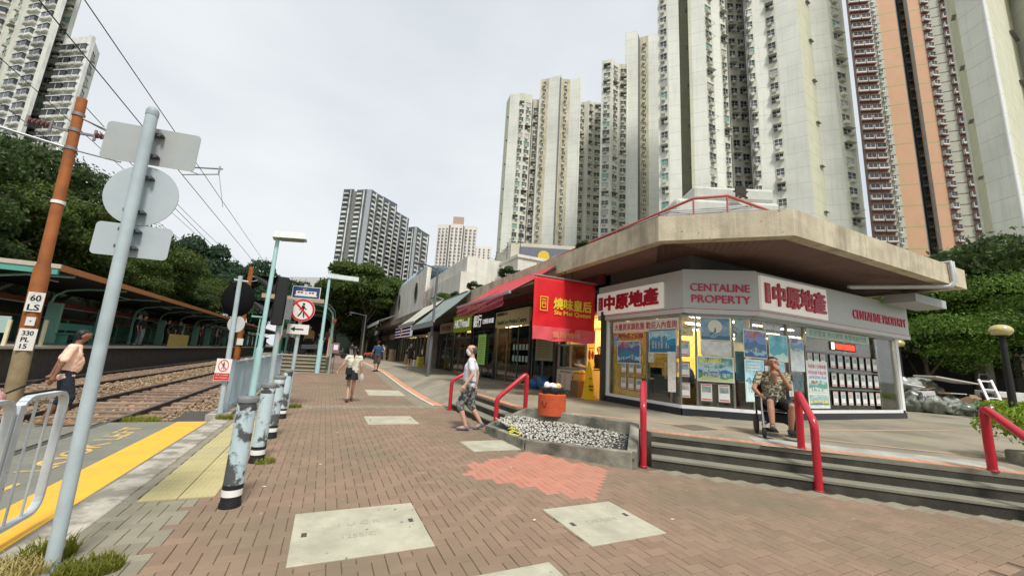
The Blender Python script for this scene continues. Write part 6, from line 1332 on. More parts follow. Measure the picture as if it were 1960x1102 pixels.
for nm,(x,y),(sx,sy,sz),c,z,lb in junk:
    o=MB(T3(x,y,TZ+z)@Matrix.Rotation(-.45 if nm!='carton' else .3,4,'Z')@Matrix.Rotation(.12 if z else 0,4,'Y')).box(-sx/2,sx/2,-sy/2,sy/2,0,sz).build(nm,mat('junk_'+nm,c,.8,.25,5),bevel=.015); tag(o,lb,nm.replace('_',' '))
for i in range(16):
    rr=random.Random(i+40); x=20.3+rr.random()*3.2; y=7.9-.55*(x-20.3)+rr.uniform(-.5,.3); z=TZ+rr.uniform(.15,1.0); c=rr.choice([(.55,.53,.48),(.30,.20,.11),(.60,.60,.58),(.08,.09,.09),(.40,.33,.18),(.12,.22,.26)])
    o=MB(T3(x,y,z)@Matrix.Rotation(rr.uniform(0,3),4,'Z')@Matrix.Rotation(rr.uniform(-.6,.6),4,'X')).box(-rr.uniform(.12,.35),rr.uniform(.1,.3),-.2,.2,0,rr.choice([.03,.12,.25])).build('scrap_piece',mat('scrap_%d'%int(c[0]*100),c,.7,.3,6),bevel=.01); tag(o,{55:'off-white',30:'brown',60:'white',8:'black',40:'tan',12:'teal'}[int(c[0]*100+.5)]+' '+['scrap','carton','box','piece'][i%4]+' in the rubbish heap, '+('near the shop' if x<21.3 else 'towards the white cabinet' if x>22.4 else 'about its middle')+(' and high up' if z>TZ+.6 else ' and low down'),'scrap','scrap lying in the rubbish heap')
t=thing('hand_trolley','white metal hand trolley leaning on the rubbish heap','trolley',(22.1,5.7,TZ))
m=MB(); m.bar((21.8,5.5,TZ+.1),(22.3,5.9,TZ+1.35),.06); m.bar((22.2,5.3,TZ+.1),(22.7,5.7,TZ+1.35),.06); 
for k in range(5): f=k/4; m.bar((21.8+.5*f,5.5+.4*f,TZ+.1+1.2*f),(22.2+.5*f,5.3+.4*f,TZ+.1+1.2*f),.05)
m.build('frame',white,t); MB().tube([(22.3,5.9,TZ+1.35),(22.4,5.9,TZ+1.55),(22.65,5.8,TZ+1.55),(22.7,5.7,TZ+1.35)],.03,6).build('handle',black,t)
t=thing('parked_car','pale silver car behind the rubbish heap','car',(23,9.2,TZ),0)
m=MB(T3(23.4,9.4,TZ)@Matrix.Rotation(-.5,4,'Z')); m.prism([(-2.1,-.8,.25),(2.1,-.8,.25),(2.1,.8,.25),(-2.1,.8,.25)],0,0,[(-2.1,-.78,.85),(2.1,-.78,.8),(2.1,.78,.8),(-2.1,.78,.85)]); m.build('body',mat('car_silver',(.45,.48,.48),.25,.02,1,metal=.6),t,bevel=.12)
m=MB(T3(23.4,9.4,TZ)@Matrix.Rotation(-.5,4,'Z')); m.prism([(-1.5,-.75,.85),(1.2,-.75,.8),(1.2,.75,.8),(-1.5,.75,.85)],0,0,[(-1.1,-.6,1.38),(.5,-.6,1.38),(.5,.6,1.38),(-1.1,.6,1.38)]); m.build('window_band',blackglass,t,bevel=.05)
for sx in (-1.3,1.3): 
    m=MB(T3(23.4,9.4,TZ)@Matrix.Rotation(-.5,4,'Z')@T3(sx,-.8,.32)@Matrix.Rotation(PI/2,4,'X')); m.lathe([(.2,-.08),(.32,-.08),(.32,.08),(.2,.08)],(0,0,0),18); m.build('wheel',black,t)
# grass tufts at the foreground
gr=leafmat('grass_blade',(.26,.27,.04)); gd=leafmat('grass_dry',(.27,.22,.09))
def tuft(label,x,y,z,n,rad,h_,m):
    b=MB()
    for i in range(n):
        a=random.uniform(0,6.28);q=rad*math.sqrt(random.random()); px,py=x+q*math.cos(a),y+q*math.sin(a)*.8; a2=random.uniform(0,6.28); l=h_*random.uniform(.4,1.1); w_=.004
        dx,dy=math.cos(a2)*l*.6,math.sin(a2)*l*.6; nx_,ny_=-math.sin(a2)*w_,math.cos(a2)*w_
        b.add([(px-nx_,py-ny_,z),(px+nx_,py+ny_,z),(px+dx*.4+nx_,py+dy*.4+ny_,z+l*.7),(px+dx*.4-nx_,py+dy*.4-ny_,z+l*.7),(px+dx,py+dy,z+l)],[[0,1,2,3],[3,2,4]])
    o=b.build('grass_tuft',m); tag(o,label,None,None,'stuff'); return o
tuft('yellow green grass tuft right of the foreground post',-1.18,3.62,.0,600,.17,.075,gr); tuft('dry grass tuft left of the foreground post',-1.62,3.66,.0,700,.24,.10,gd); tuft('grass behind the foreground post foot',-1.5,3.9,.0,300,.14,.13,gr)
tuft('grass at the foot of the second bollard',-.52,6.1,.0,260,.12,.07,gr); tuft('weeds at the track edge by the crossing',-2.9,9.75,-.1,400,.3,.16,gr); tuft('weeds beside the fence kerb foot',-1.6,9.5,.0,200,.15,.12,gr); tuft('grass at the foot of the tram sign post',-.5,11.2,.0,220,.16,.1,gr)
# ================================================================ people
def capsule(m,p,q,r0,r1,n=12):
    p=Vector(p);q=Vector(q); d=(q-p); L=d.length
    if L<1e-5: m.ell(tuple(p),r0,r0,r0,n,8); return
    d.normalize(); pts=[];rs=[]
    for k in range(4): a=PI/2*k/4; pts.append(p-d*r0*math.cos(a)); rs.append(max(r0*math.sin(a),r0*.05))
    for k in range(4): s=k/3; pts.append(p+d*L*s); rs.append(r0+(r1-r0)*s)
    for k in range(1,5): a=PI/2*k/4; pts.append(q+d*r1*math.sin(a)); rs.append(max(r1*math.cos(a),r1*.05))
    m.tube(pts,rs,n,True,True)
from mathutils import noise as mnoise
def blob(name,parts,mats,parent,vox=.014,smooth=3,M=None,color=None):
    m=MB(M)
    for p in parts:
        if p[0]=='e': m.ell(p[1],*p[2],12,8)
        elif p[0]=='f': # flattened capsule: scale about its axis in given direction
            capsule(m,*p[1:])
        else: capsule(m,*p)
    me=m.mesh('tmp',mats); o=bpy.data.objects.new('tmp',me); COL.objects.link(o)
    r_=o.modifiers.new('r','REMESH'); r_.mode='VOXEL'; r_.voxel_size=vox; r_.use_smooth_shade=True
    s_=o.modifiers.new('s','SMOOTH'); s_.factor=.5; s_.iterations=smooth
    bpy.context.view_layer.update()
    me2=bpy.data.meshes.new_from_object(o.evaluated_get(bpy.context.evaluated_depsgraph_get())); bpy.data.objects.remove(o); me2.name=name
    if name in('shirt','shorts','trousers','hair'):
        nn_=len(me2.vertices); co=np.empty(nn_*3); no=np.empty(nn_*3); me2.vertices.foreach_get('co',co); me2.vertices.foreach_get('normal',no); co=co.reshape(-1,3); no=no.reshape(-1,3); x_,y_,z_=co.T
        k=.0022*np.sin(x_*31+2*np.sin(z_*23)+len(parts))*np.sin(z_*37+3*np.sin(x_*17+y_*13))+.0014*np.sin((z_+x_*.6)*61+2.5*np.sin(y_*29))
        me2.vertices.foreach_set('co',(co+no*k[:,None]).ravel())
    me2.materials.clear(); me2.materials.append(mats if not isinstance(mats,list) else mats[0])
    return addobj(name,me2,parent)
SKN=[mat('skin_tan',(.36,.185,.11),.55,.06,6,spec=.35),mat('skin_light',(.52,.31,.22),.55,.05,6,spec=.35)]
hairm=mat('hair_black',(.012,.010,.010),.5,.2,40)
camo=mat('camo_shirt',(.36,.31,.19),.85,.1,3,col2=(.10,.10,.07),thr=(.50,.53)); camo.node_tree.nodes
def sc_mat(name,c1,c2,s,thr=(.48,.52)): return mat(name,c1,.85,.15,s,col2=c2,thr=thr)
def hand(parts,w_,dirv,palm,side,curl=.5,s=1.):
    """wrist w_, direction dirv of the fingers, palm normal, side vector towards the thumb"""
    d=Vector(dirv).normalized(); pn=Vector(palm).normalized(); sd_=d.cross(pn).normalized()*side; w_=Vector(w_)
    pc=w_+d*.055*s; parts.append((w_,pc,.025*s,.032*s)); parts.append((pc-sd_*.018*s,pc+sd_*.018*s,.022*s,.022*s))
    for k,(off,ln) in enumerate(((.030,.070),(.010,.080),(-.010,.074),(-.028,.058))):
        b0=w_+d*.085*s+sd_*off*s; b1=b0+(d*(1-curl*.4)+pn*curl*.5).normalized()*ln*.5*s; b2=b1+(d*(1-curl)+pn*curl).normalized()*ln*.5*s
        parts.append((b0,b1,.0095*s,.009*s)); parts.append((b1,b2,.009*s,.0075*s))
    t0=w_+d*.03*s+sd_*.03*s; t1=t0+(d*.6+sd_*.7+pn*.3).normalized()*.035*s; parts.append((t0,t1,.012*s,.011*s)); parts.append((t1,t1+(d*.9+pn*.3).normalized()*.03*s,.010*s,.008*s))
def person(label,loc,rz,J,skin,shirt,pants,h=1.7,hair='short',sleeve=.55,leg=.5,shirt_len=0,vox=.012,shoes=None,female=False,mask=False,skirt=False,belly=0,neck_open=False,simple=False,handinfo=None):
    t=thing('person',label,'person',loc,rz); s=h/1.7
    D=dict(pelvis=(0,0,.93),chest=(0,0,1.25),neck=(0,.0,1.46),head=(0,.02,1.60),ls=(-.19,0,1.39),rs=(.19,0,1.39),le=(-.24,-.03,1.12),re=(.24,-.03,1.12),lw=(-.25,.03,.87),rw=(.25,.03,.87),lh=(-.09,0,.90),rh=(.09,0,.90),lk=(-.10,.02,.49),rk=(.10,.02,.49),la=(-.10,-.02,.08),ra=(.10,-.02,.08),lt=(-.11,.14,.03),rt=(.11,.14,.03))
    D.update(J); D={k:Vector(v)*s for k,v in D.items()}; q=s*(.9 if female else 1)
    P=[]; pe,ch_,nk,hd=D['pelvis'],D['chest'],D['neck'],D['head']
    ox=Vector((.055*s,0,0)); P+=[(pe-ox*1.2,pe+ox*1.2,.105*q,.105*q),(pe-ox,ch_-ox*1.2,.10*q,.105*q),(pe+ox,ch_+ox*1.2,.10*q,.105*q),(D['ls'],D['rs'],.055*q,.055*q),(ch_-ox*1.3,ch_+ox*1.3,.10*q,.10*q),(ch_,nk-Vector((0,0,.05*s)),.10*q,.07*q),(nk-Vector((0,0,.06*s)),nk.lerp(hd,.5),.055*q,.052*q)]
    if belly: P.append((pe+Vector((0,.03*s,.1*s)),ch_+Vector((0,.02*s,-.12*s)),(.105+belly)*q,(.10+belly)*q))
    # head: skull, jaw, nose, ears
    up=(hd-nk).normalized(); fwv=Vector(J.get('face',(0,1,0))).normalized(); rt_=fwv.cross(up).normalized()
    P+=[(hd+up*.03*s-fwv*.01*s,hd+up*.03*s+fwv*.015*s,.088*s,.085*s),(hd+fwv*.03*s-up*.02*s,hd+fwv*.045*s-up*.065*s,.065*s,.040*s),(hd+fwv*.095*s+up*.01*s,hd+fwv*.112*s-up*.02*s,.010*s,.014*s)]
    for sg in (-1,1): P.append((hd+rt_*sg*.085*s+up*.015*s,hd+rt_*sg*.09*s-up*.02*s,.013*s,.011*s))
    for a,b_,c,hk in (('ls','le','lw',-1),('rs','re','rw',1)):
        P+=[(D[a],D[b_],.052*q,.040*q),(D[b_],D[c],.040*q,.027*q)]
        if simple: dd=(D[c]-D[b_]).normalized(); P.append((D[c],D[c]+dd*.1*s,.03*s,.02*s))
        else:
            hi=(handinfo or {}).get(hk); dd=(D[c]-D[b_]).normalized()
            if hi: hand(P,D[c],hi[0],hi[1],hi[2],hi[3],s)
            else: hand(P,D[c],dd,Vector((-hk,0,0)),-hk if hk<0 else hk,.45,s)
    for a,b_,c,d_ in (('lh','lk','la','lt'),('rh','rk','ra','rt')):
        P+=[(D[a],D[b_],.085*q,.055*q),(D[b_],D[b_].lerp(D[c],.35),.052*q,.055*q),(D[b_].lerp(D[c],.35),D[c],.055*q,.035*q),(D[c]-Vector((0,.0,.02*s)),D[d_],.038*s,.03*s)]
    blob('body',P,skin,t,vox,2)
    # shirt
    g=.016*s; Sh=[(pe-ox*1.3+Vector((0,0,.03*s-shirt_len)),pe+ox*1.3+Vector((0,0,.03*s-shirt_len)),.112*q+g*.6,.112*q+g*.6),(pe-ox,ch_-ox*1.2,.104*q+g,.107*q+g),(pe+ox,ch_+ox*1.2,.104*q+g,.107*q+g),(D['ls']-Vector((0,0,.01)),D['rs']-Vector((0,0,.01)),.057*q+g*.7,.057*q+g*.7),(ch_-ox*1.3,ch_+ox*1.3,.10*q+g,.10*q+g),(ch_,nk-Vector((0,.0,.075*s)),.10*q+g,.068*q+g)]
    if belly: Sh.append((pe+Vector((0,.03*s,.1*s)),ch_+Vector((0,.02*s,-.12*s)),(.105+belly)*q+g,(.10+belly)*q+g))
    if neck_open: Sh=[x for x in Sh]
    for a,b_ in (('ls','le'),('rs','re')): Sh.append((D[a],D[a].lerp(D[b_],sleeve),.050*q+g*.8,.046*q+g*1.1))
    blob('shirt',Sh,shirt,t,vox,2)
    Pa=[]
    if skirt:
        m=MB(); n=20; vs=[]; pr=[(.135,.06),(.16,-.06),(.19,-.2),(.195,-.24)]
        for r_,z in pr:
            for k in range(n): a=2*PI*k/n; vs.append((pe.x+r_*q*math.cos(a)*1.1,pe.y+r_*q*math.sin(a)*.9,pe.z+z*s))
        m.add(vs,[[i*n+k,i*n+(k+1)%n,(i+1)*n+(k+1)%n,(i+1)*n+k][::-1] for i in range(3) for k in range(n)],True); m.build('skirt',pants,t,True)
    else:
        Pa=[(pe-Vector((.06*s,0,.0)),pe+Vector((.06*s,0,.0)),.12*q+g*.5,.12*q+g*.5)]
        for a,b_,c in (('lh','lk','la'),('rh','rk','ra')):
            l1=min(leg,.5)*2; Pa.append((D[a],D[a].lerp(D[b_],l1),.088*q+g,(.088+(.06-.088)*l1)*q+g*2.0))
            if leg>.5: Pa.append((D[b_],D[b_].lerp(D[c],(leg-.5)*2),.06*q+g*1.6,.05*q+g*1.6))
        blob('trousers' if leg>.8 else 'shorts',Pa,pants,t,vox,2)
    # hair
    if hair:
        top=hd+up*.045*s-fwv*.02*s
        Hh_=[(top-fwv*.015*s,top+fwv*.02*s,.090*s,.082*s),(top-fwv*.03*s,hd-fwv*.045*s-up*.01*s,.085*s,.072*s)]
        if hair=='bob': Hh_+=[(hd-fwv*.04*s,hd-fwv*.05*s-up*.08*s,.088*s,.07*s)]
        if hair=='tail': Hh_+=[(hd-fwv*.09*s+up*.02*s,hd-fwv*.13*s-up*.12*s,.035*s,.03*s),(hd-fwv*.13*s-up*.12*s,hd-fwv*.12*s-up*.22*s,.03*s,.012*s)]
        if hair=='balding': Hh_=[(hd-fwv*.055*s+up*.03*s,hd-fwv*.05*s-up*.02*s,.075*s,.066*s)]+[(hd+rt_*sg*.055*s+up*.03*s-fwv*.02*s,hd+rt_*sg*.06*s-fwv*.03*s,.042*s,.035*s) for sg in (-1,1)]
        blob('hair',Hh_,hairm if hair!='balding' else mat('hair_grey',(.07,.065,.06),.6,.3,30),t,vox,1)
    if not simple:
        m=MB(); 
        for sg in (-1,1): e=hd+fwv*.083*s+rt_*sg*.032*s+up*.022*s; m.ell(tuple(e),.011*s,.011*s,.007*s,8,6)
        m.build('eyes',mat('eye_dark',(.02,.015,.012),.2),t,True)
        m=MB(); 
        for sg in (-1,1): e=hd+fwv*.088*s+rt_*sg*.033*s+up*.045*s; m.tube([e-rt_*.02*s,e+rt_*.02*s],.005*s,5)
        m.build('eyebrows',hairm,t,True)
        if not mask: e=hd+fwv*.093*s-up*.055*s; MB().tube([e-rt_*.025*s,e+fwv*.004,e+rt_*.025*s],.006*s,5).build('mouth',mat('lip',(.30,.10,.08),.5),t,True)
    if mask:
        blob('face_mask',[(hd+fwv*.055*s-up*.0*s,hd+fwv*.055*s-up*.06*s,.062*s,.052*s),(hd+fwv*.09*s-up*.015*s,hd+fwv*.085*s-up*.05*s,.035*s,.03*s)],mat('mask_white',(.75,.76,.76),.7),t,vox*.8,1)
    sm=shoes or black
    for c,d_ in (('la','lt'),('ra','rt')):
        a,b_=D[c],D[d_]; dd=(b_-a); dd.z=0; dd.normalize()
        base=Vector((a.x,a.y,min(a.z,b_.z)-.005)); blob('shoe',[(a-dd*.045*s-Vector((0,0,.045*s)),b_+dd*.03*s-Vector((0,0,.0)),.038*s,.032*s),(a-dd*.03*s-Vector((0,0,.03*s)),a+dd*.02*s,.045*s,.035*s)],sm,t,vox,1)
    return t
sh_white=mat('shirt_white',(.66,.67,.72),.8,.06,3); sh_pink=mat('shirt_salmon',(.92,.60,.46),.85,.06,3); navy=mat('shorts_navy',(.018,.024,.035),.85,.15,4)
grey_camo=sc_mat('camo_grey',(.26,.27,.25),(.05,.055,.06),14,(.49,.52)); hawaii=sc_mat('shirt_patterned',(.42,.36,.24),(.07,.07,.045),26,(.47,.52))
# man in the mask, coming down the steps' foot, walking towards the left
w_=person('man in white T-shirt, face mask and grey camouflage shorts walking past the handrails',(2.85,7.93,0),R(65),dict(pelvis=(0,0,.93),chest=(0,.02,1.25),lk=(-.09,.17,.50),la=(-.09,.02,.09),lt=(-.09,.16,.04),rk=(.10,-.03,.49),ra=(.10,-.27,.14),rt=(.10,-.17,.03),le=(-.27,-.06,1.12),lw=(-.31,.08,.90),re=(.25,-.12,1.13),rw=(.25,-.10,.87),face=(-.25,1,0)),SKN[1],sh_white,grey_camo,1.72,'balding',.62,.58,.05,.011,mat('sandal_purple',(.16,.15,.20),.6,.2,8),mask=True,belly=.01)
MB().box(-.03,.03,.15,.152,1.2,1.24).build('shirt_print',mat('print_grey',(.3,.3,.33),.8),w_,True)
MB(T3(.25,-.08,.74)).box(-.02,.02,-.05,.05,-.03,.03).build('phone',black,w_,True)
# woman walking away
wo=person('woman in cream top and black skirt walking away with shoulder bag and drink',(.80,12.3,0),R(0),dict(pelvis=(0,0,.93),lk=(-.07,.08,.49),la=(-.06,-.06,.10),lt=(-.07,.07,.03),rk=(.07,.02,.5),ra=(.07,.22,.12),rt=(.08,.34,.05),le=(-.30,-.02,1.13),lw=(-.42,.04,.93),re=(.23,-.04,1.13),rw=(.26,.04,.88),face=(.1,1,0)),SKN[1],mat('top_cream',(.62,.60,.48),.85,.05,3),black,1.56,'tail',.35,.5,-.03,.012,mat('sandal_dark',(.05,.035,.03),.6),female=True,skirt=True)
s_=1.56/1.7
o=MB().box(-.20,-.03,-.20,-.12,.78,.98).build('shoulder_bag',black,wo,True,bevel=.02); MB().tube([(.10,-.13,1.32),(-.02,-.17,1.15),(-.08,-.17,.98)],.008,5).build('bag_strap',mat('strap_brown',(.2,.12,.07),.6),wo,True); MB().tube([(-.17,-.16,.98),(-.12,-.16,1.06),(-.06,-.16,.98)],.008,5).build('bag_handle',black,wo,True)
cupt=thing('drink_cup','iced drink in a clear plastic bag held by the woman in the cream top','drink',(1.06,12.33,.6)); MB().lathe([(.03,.56),(.042,.70)],(1.06,12.33,0),12).build('cup',mat('cup_tea',(.60,.42,.30),.3),cupt); MB().lathe([(.05,.60),(.085,.68),(.06,.76),(.01,.82)],(1.06,12.33,0),10).build('plastic_bag',mat('bag_clear',(.65,.67,.68),.3,trans=.45),cupt)
# blue shirt man far, black dress woman
person('man in dark blue shirt and brown shorts walking away up the street',(2.75,23.6,gh(2.75,23.6)),R(10),dict(lk=(-.08,.1,.49),la=(-.08,-.05,.1),rk=(.1,.0,.5),ra=(.1,.16,.1),le=(-.30,-.05,1.12),lw=(-.33,.02,.88),re=(.30,-.05,1.12),rw=(.33,.02,.88)),SKN[0],mat('shirt_blue',(.02,.06,.12),.85),mat('shorts_brown',(.09,.07,.06),.85),1.72,'short',.6,.5,.0,.02,simple=True,belly=.02)
person('woman in black dress touching her face outside the shops',(5.0,25.6,gh(5,25.6)),R(150),dict(re=(.26,.1,1.2),rw=(.12,.16,1.45),lk=(-.09,.05,.49)),SKN[1],black,mat('dress_black',(.014,.014,.015),.8),1.62,'bob',.3,.5,.0,.02,mat('shoe_pale',(.5,.5,.5),.6),simple=True,female=True,skirt=True)
# pink shirt person pushing a trolley
ps_=person('person in salmon T-shirt and navy shorts pulling a cart over the crossing',(-3.78,9.0,0),R(-65),dict(pelvis=(0,0,.93),chest=(0,.03,1.25),neck=(0,.05,1.46),head=(0,.10,1.59),lk=(-.10,.05,.49),la=(-.10,-.14,.10),lt=(-.10,-.02,.03),rk=(.10,.10,.49),ra=(.10,.08,.08),rt=(.10,.22,.03),le=(-.25,-.10,1.13),lw=(-.24,-.16,.88),re=(.26,-.08,1.12),rw=(.25,-.14,.88),face=(0,1,-.1)),mat('skin_deep',(.24,.12,.07),.55,.06,6),sh_pink,navy,1.53,'short',.8,.62,.07,.012,mat('slipper_tan',(.30,.17,.09),.6),belly=.035)
ct=thing('shopping_cart','two wheeled cart with a pink flowered bag towed by the person in salmon','cart',(-4.2,8.4,0))
pkm=sc_mat('bag_pink',(.58,.24,.25),(.66,.48,.46),14,(.45,.55))
m=MB(T3(-4.6,8.45,.0)@Matrix.Rotation(R(20),4,'Z')); m.ell((0,0,.42),.46,.30,.30,14,8); m.build('bag',pkm,ct); m=MB(T3(-4.6,8.45,.66)); m.ell((0,0,0),.34,.24,.09,12,6); m.build('bag_flap',mat('flap_pink',(.62,.33,.33),.7),ct)
MB().tube([(-4.25,8.55,.1),(-4.3,8.72,.5),(-4.0,8.74,.70),(-3.84,8.74,.77)],.016,8).build('handle',black,ct)
for dy in (-.2,.2):
    m=MB(T3(-4.3,8.45+dy,.10)@Matrix.Rotation(PI/2,4,'X')); m.lathe([(.05,-.02),(.10,-.02),(.10,.02),(.05,.02)],(0,0,0),16); m.build('wheel',black,ct)
MB().bar((-4.9,8.45,.1),(-4.25,8.45,.1),.3,.03).build('cart_base',mat('cart_brown',(.25,.12,.07),.6),ct)
# wheelchair and its occupant
wcx,wcy=7.37,4.42; wc=thing('wheelchair','folding wheelchair with black seat and silver front tubes on the terrace','wheelchair',(wcx,wcy,TZ),R(135+180+10))
# local: +Y is the direction the chair faces
wc.rotation_euler[2]=R(132); WM[wc.name]=Matrix.Translation((wcx,wcy,TZ))@Matrix.Rotation(R(132),4,'Z')
al=mat('alloy',(.62,.63,.65),.25,.03,3,metal=.8); bf=mat('black_fabric',(.018,.018,.022),.7,.15,8)
def L(m_,nm,mt,par=wc,bevel=0): return m_.build(nm,mt,par,True,bevel)
for sx in (-.26,.26):
    m=MB(T3(sx*1.12,-.14,.17)@Matrix.Rotation(PI/2,4,'Y')); m.lathe([(.12,-.015),(.165,-.022),(.175,0),(.165,.022),(.12,.015)],(0,0,0),24); o=L(m,'rear_wheel',mat('tyre',(.03,.03,.032),.7)); m=MB(T3(sx*1.12,-.14,.17)@Matrix.Rotation(PI/2,4,'Y')); m.lathe([(.03,-.012),(.12,-.012),(.12,.012),(.03,.012)],(0,0,0),16); L(m,'hub',mat('hub_grey',(.15,.15,.16),.5),o)
    m=MB(T3(sx,.38,.09)@Matrix.Rotation(PI/2,4,'Y')); m.lathe([(.05,-.018),(.085,-.02),(.092,0),(.085,.02),(.05,.018)],(0,0,0),20); L(m,'front_castor',MATS['tyre'])
    L(MB().bar((sx,.38,.09),(sx,.36,.26),.035),'castor_fork',black)
    L(MB().tube([(sx,.40,.16),(sx,.30,.45),(sx,.28,.66)],.019,10),'front_tube',al)
    L(MB().tube([(sx,-.22,.20),(sx,-.24,.5),(sx,-.27,.92),(sx,-.37,.96)],.016,8),'rear_tube',black); L(MB().bar((sx,-.25,.66),(sx,.2,.68),.05,.03),'armrest',mat('armrest_grey',(.35,.35,.36),.5)); L(MB().bar((sx,-.24,.42),(sx,.30,.44),.03),'side_rail',black)
    L(MB().bar((sx*.6,.34,.16),(sx*.6,.50,.13),.16,.02),'footrest',black)
    L(MB().quad((sx,-.2,.46),(sx,.2,.46),(sx,.2,.64),(sx,-.2,.64)),'side_guard',bf)
L(MB().box(-.25,.25,-.22,.22,.43,.48),'seat',bf,bevel=.015); L(MB().box(-.25,.25,-.28,-.24,.48,.92),'backrest',bf,bevel=.015); L(MB().bar((-.24,.1,.18),(.24,-.1,.42),.025),'cross_brace',black); L(MB().bar((.24,.1,.18),(-.24,-.1,.42),.025),'cross_brace',black)
L(MB().box(-.2,.2,-.2,.1,.24,.40),'under_bag',bf,bevel=.03)
mn=person('man in open patterned shirt and black shorts sitting in the wheelchair, hand at his mouth',(wcx,wcy,TZ),R(132),dict(pelvis=(0,-.08,.60),chest=(0,-.10,.92),neck=(0,-.08,1.13),head=(0.0,-.02,1.26),ls=(-.20,-.10,1.06),rs=(.20,-.10,1.06),lh=(-.10,-.02,.57),rh=(.10,-.02,.57),lk=(-.15,.40,.56),rk=(.15,.38,.60),la=(-.14,.30,.14),ra=(.16,.52,.24),lt=(-.14,.42,.10),rt=(.18,.66,.21),le=(-.20,.14,.84),lw=(-.06,.165,1.115),re=(.33,.05,.80),rw=(.27,.22,.70),face=(0.1,1,0)),SKN[0],hawaii,bf,1.70,'short',.62,.42,.0,.010,mat('shoe_dark',(.06,.06,.07),.7,.3,30),belly=.03,handinfo={-1:((.45,.1,.9),(.2,-1,0),1,.5)})
# chest skin panel in the open shirt front
blob('open_chest',[(( -.0,.035,1.08),(0,.035,.93),.055,.03)],SKN[0],mn,.012,2)
for z in (.74,): MB().tube([(-.02,.09,.62),(.0,.12,.60),(.02,.09,.56)],.006,5).build('drawstring',white,mn,True)
# people on the platforms and stairs
def far_person(label,x,y,z,rz,sh,pa,sit=False,h=1.65):
    J={} if not sit else dict(pelvis=(0,0,.52),chest=(0,0,.84),neck=(0,0,1.05),head=(0,.04,1.2),ls=(-.19,0,.99),rs=(.19,0,.99),le=(-.23,.1,.75),re=(.23,.1,.75),lw=(-.12,.3,.62),rw=(.12,.3,.62),lh=(-.09,0,.5),rh=(.09,0,.5),lk=(-.1,.42,.5),rk=(.1,.42,.5),la=(-.1,.42,.08),ra=(.1,.42,.08),lt=(-.1,.55,.03),rt=(.1,.55,.03))
    return person(label,(x,y,z),R(rz),J,SKN[1],sh,pa,h,'short',.9,.9,.0,.028,simple=True)
dk=mat('cloth_dark',(.025,.025,.03),.9); wt=mat('cloth_white',(.5,.5,.48),.9); bn=mat('cloth_ochre',(.34,.22,.08),.9); gn=mat('cloth_green',(.03,.13,.09),.9); gy=mat('cloth_grey',(.25,.26,.28),.9)
PL=[(-9.3,27.5,-60,dk,dk,'person in black standing on the platform behind the foreground post'),(-9.4,28.6,-90,dk,gy,'person in black with pale trousers on the platform'),(-9.6,33,-60,dk,dk,'person in black farther along the platform by the mint column'),(-9.3,34.2,-120,dk,dk,'second dark figure by the mint column on the platform'),(-9.4,40,-90,mat('cloth_red',(.16,.03,.03),.9),dk,'person in dark red waiting behind the yellow slats'),(-9.2,44,-80,gy,dk,'grey dressed person near the far end of the platform'),(-9.6,47,-80,dk,dk,'dark dressed person near the far end of the platform'),(-9.8,52,-80,wt,dk,'white shirted person at the far end of the platform')]
for x,y,rz,a,b_,lb in PL: far_person(lb,x,y,.985,rz,a,b_)
far_person('person in white top and dark trousers at the top of the station stairs',-1.75,25.2,1.02,-60,wt,dk); far_person('person in ochre jacket behind the tram sign post on the near platform',-.95,25.6,1.02,180,bn,dk); far_person('person in green sitting at the right of the station stairs top',-.35,25.4,1.02,120,gn,dk,True); far_person('white shirted person far behind the traffic signal',-2.4,28,1.02,0,wt,dk); far_person('brown dressed person leaning by the right stair rail',.1,26,1.02,200,mat('cloth_brown',(.16,.07,.045),.9),dk)
far_person('cook in dark cap working behind the roast meat counter',8.75,11.2,TZ,90,dk,dk)
far_person('woman in white beside the yellow goods outside the far shop',6.6,33.8,.5,90,wt,dk)
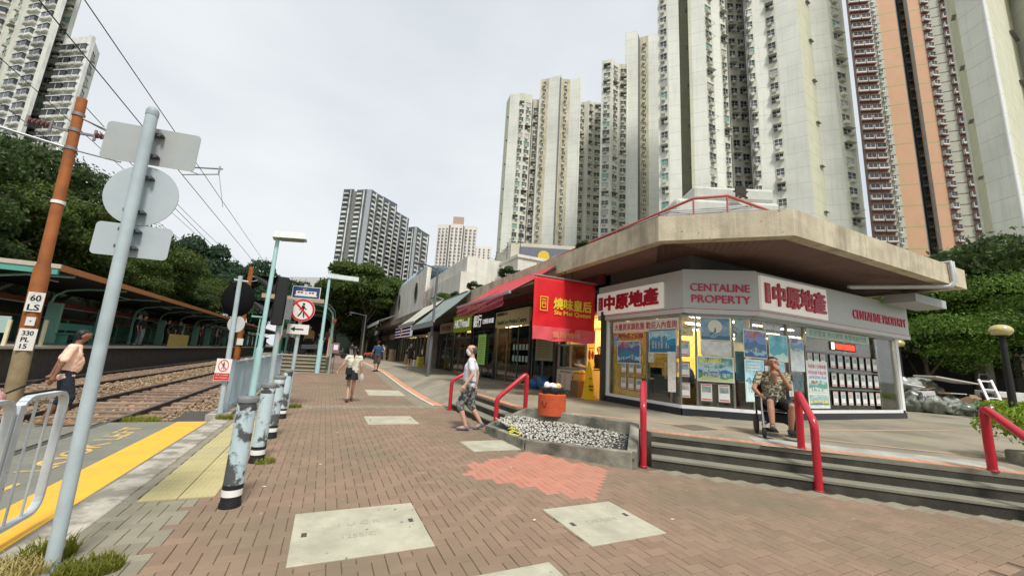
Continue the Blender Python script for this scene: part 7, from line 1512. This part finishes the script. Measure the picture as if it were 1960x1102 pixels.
far_person('person in pale clothes standing under the tin canopy far up the street',5.6,44,.5,120,wt,dk)
far_person('person in dark clothes by the far lamp under the trees',2.6,46,.5,30,dk,gy)
bk_=thing('motorcycle','dark motor scooter parked at the top of the station stairs','motorcycle',(-.9,24.9,1.02))
for y in (-.45,.45):
    m=MB(T3(-.75+y,24.95,1.3)@Matrix.Rotation(PI/2,4,'X')); m.lathe([(.17,-.04),(.27,-.04),(.27,.04),(.17,.04)],(0,0,0),16); m.build('wheel',black,bk_)
MB().bar((-1.25,24.95,1.45),(-.3,24.95,1.5),.22,.25).build('body',mat('scooter_grey',(.10,.11,.12),.4),bk_,bevel=.04); MB().tube([(-.35,24.75,2.0),(-.42,24.95,1.95),(-.35,25.15,2.0)],.02,6).build('handlebar',al,bk_); MB().tube([(-.3,24.95,1.3),(-.42,24.95,1.95)],.025,6).build('fork',al,bk_)
# parked things in the dark end of the street
for i,(x,y,lb) in enumerate(((1.2,44,'dark parked motorcycle under the far tree'),(4.5,47,'second motorcycle in the shade beside the distant lamp'))):
    t=thing('motorcycle',lb,'motorcycle',(x,y,.45))
    for dx in (-.55,.55): m=MB(T3(x+dx,y,.75)@Matrix.Rotation(PI/2,4,'X')); m.lathe([(.18,-.05),(.28,-.05),(.28,.05),(.18,.05)],(0,0,0),14); m.build('wheel',black,t)
    MB().bar((x-.5,y,1.0),(x+.5,y,1.15),.25,.25).build('body',mat('moto_%d'%i,[(.05,.05,.06),(.35,.04,.03)][i],.4),t,bevel=.04); MB().tube([(x+.55,y,.8),(x+.4,y,1.5)],.03,6).build('fork',al,t)
# litter specks on the paving
for i in range(12):
    x=random.uniform(-.6,6.5); y=random.uniform(2.6,8); 
    if x+y>9.2 or (x>2.9 and y>4.4): continue
    o=MB(T3(x,y,.003)@Matrix.Rotation(random.uniform(0,6),4,'Z')).prism([(-.02,-.008),(.015,-.012),(.02,.006),(-.008,.014)],0,.003).build('litter_scrap',mat('scrap',(.62,.60,.55),.8)); tag(o,'small pale scrap of litter on the brick paving','litter','scraps of litter on the paving')
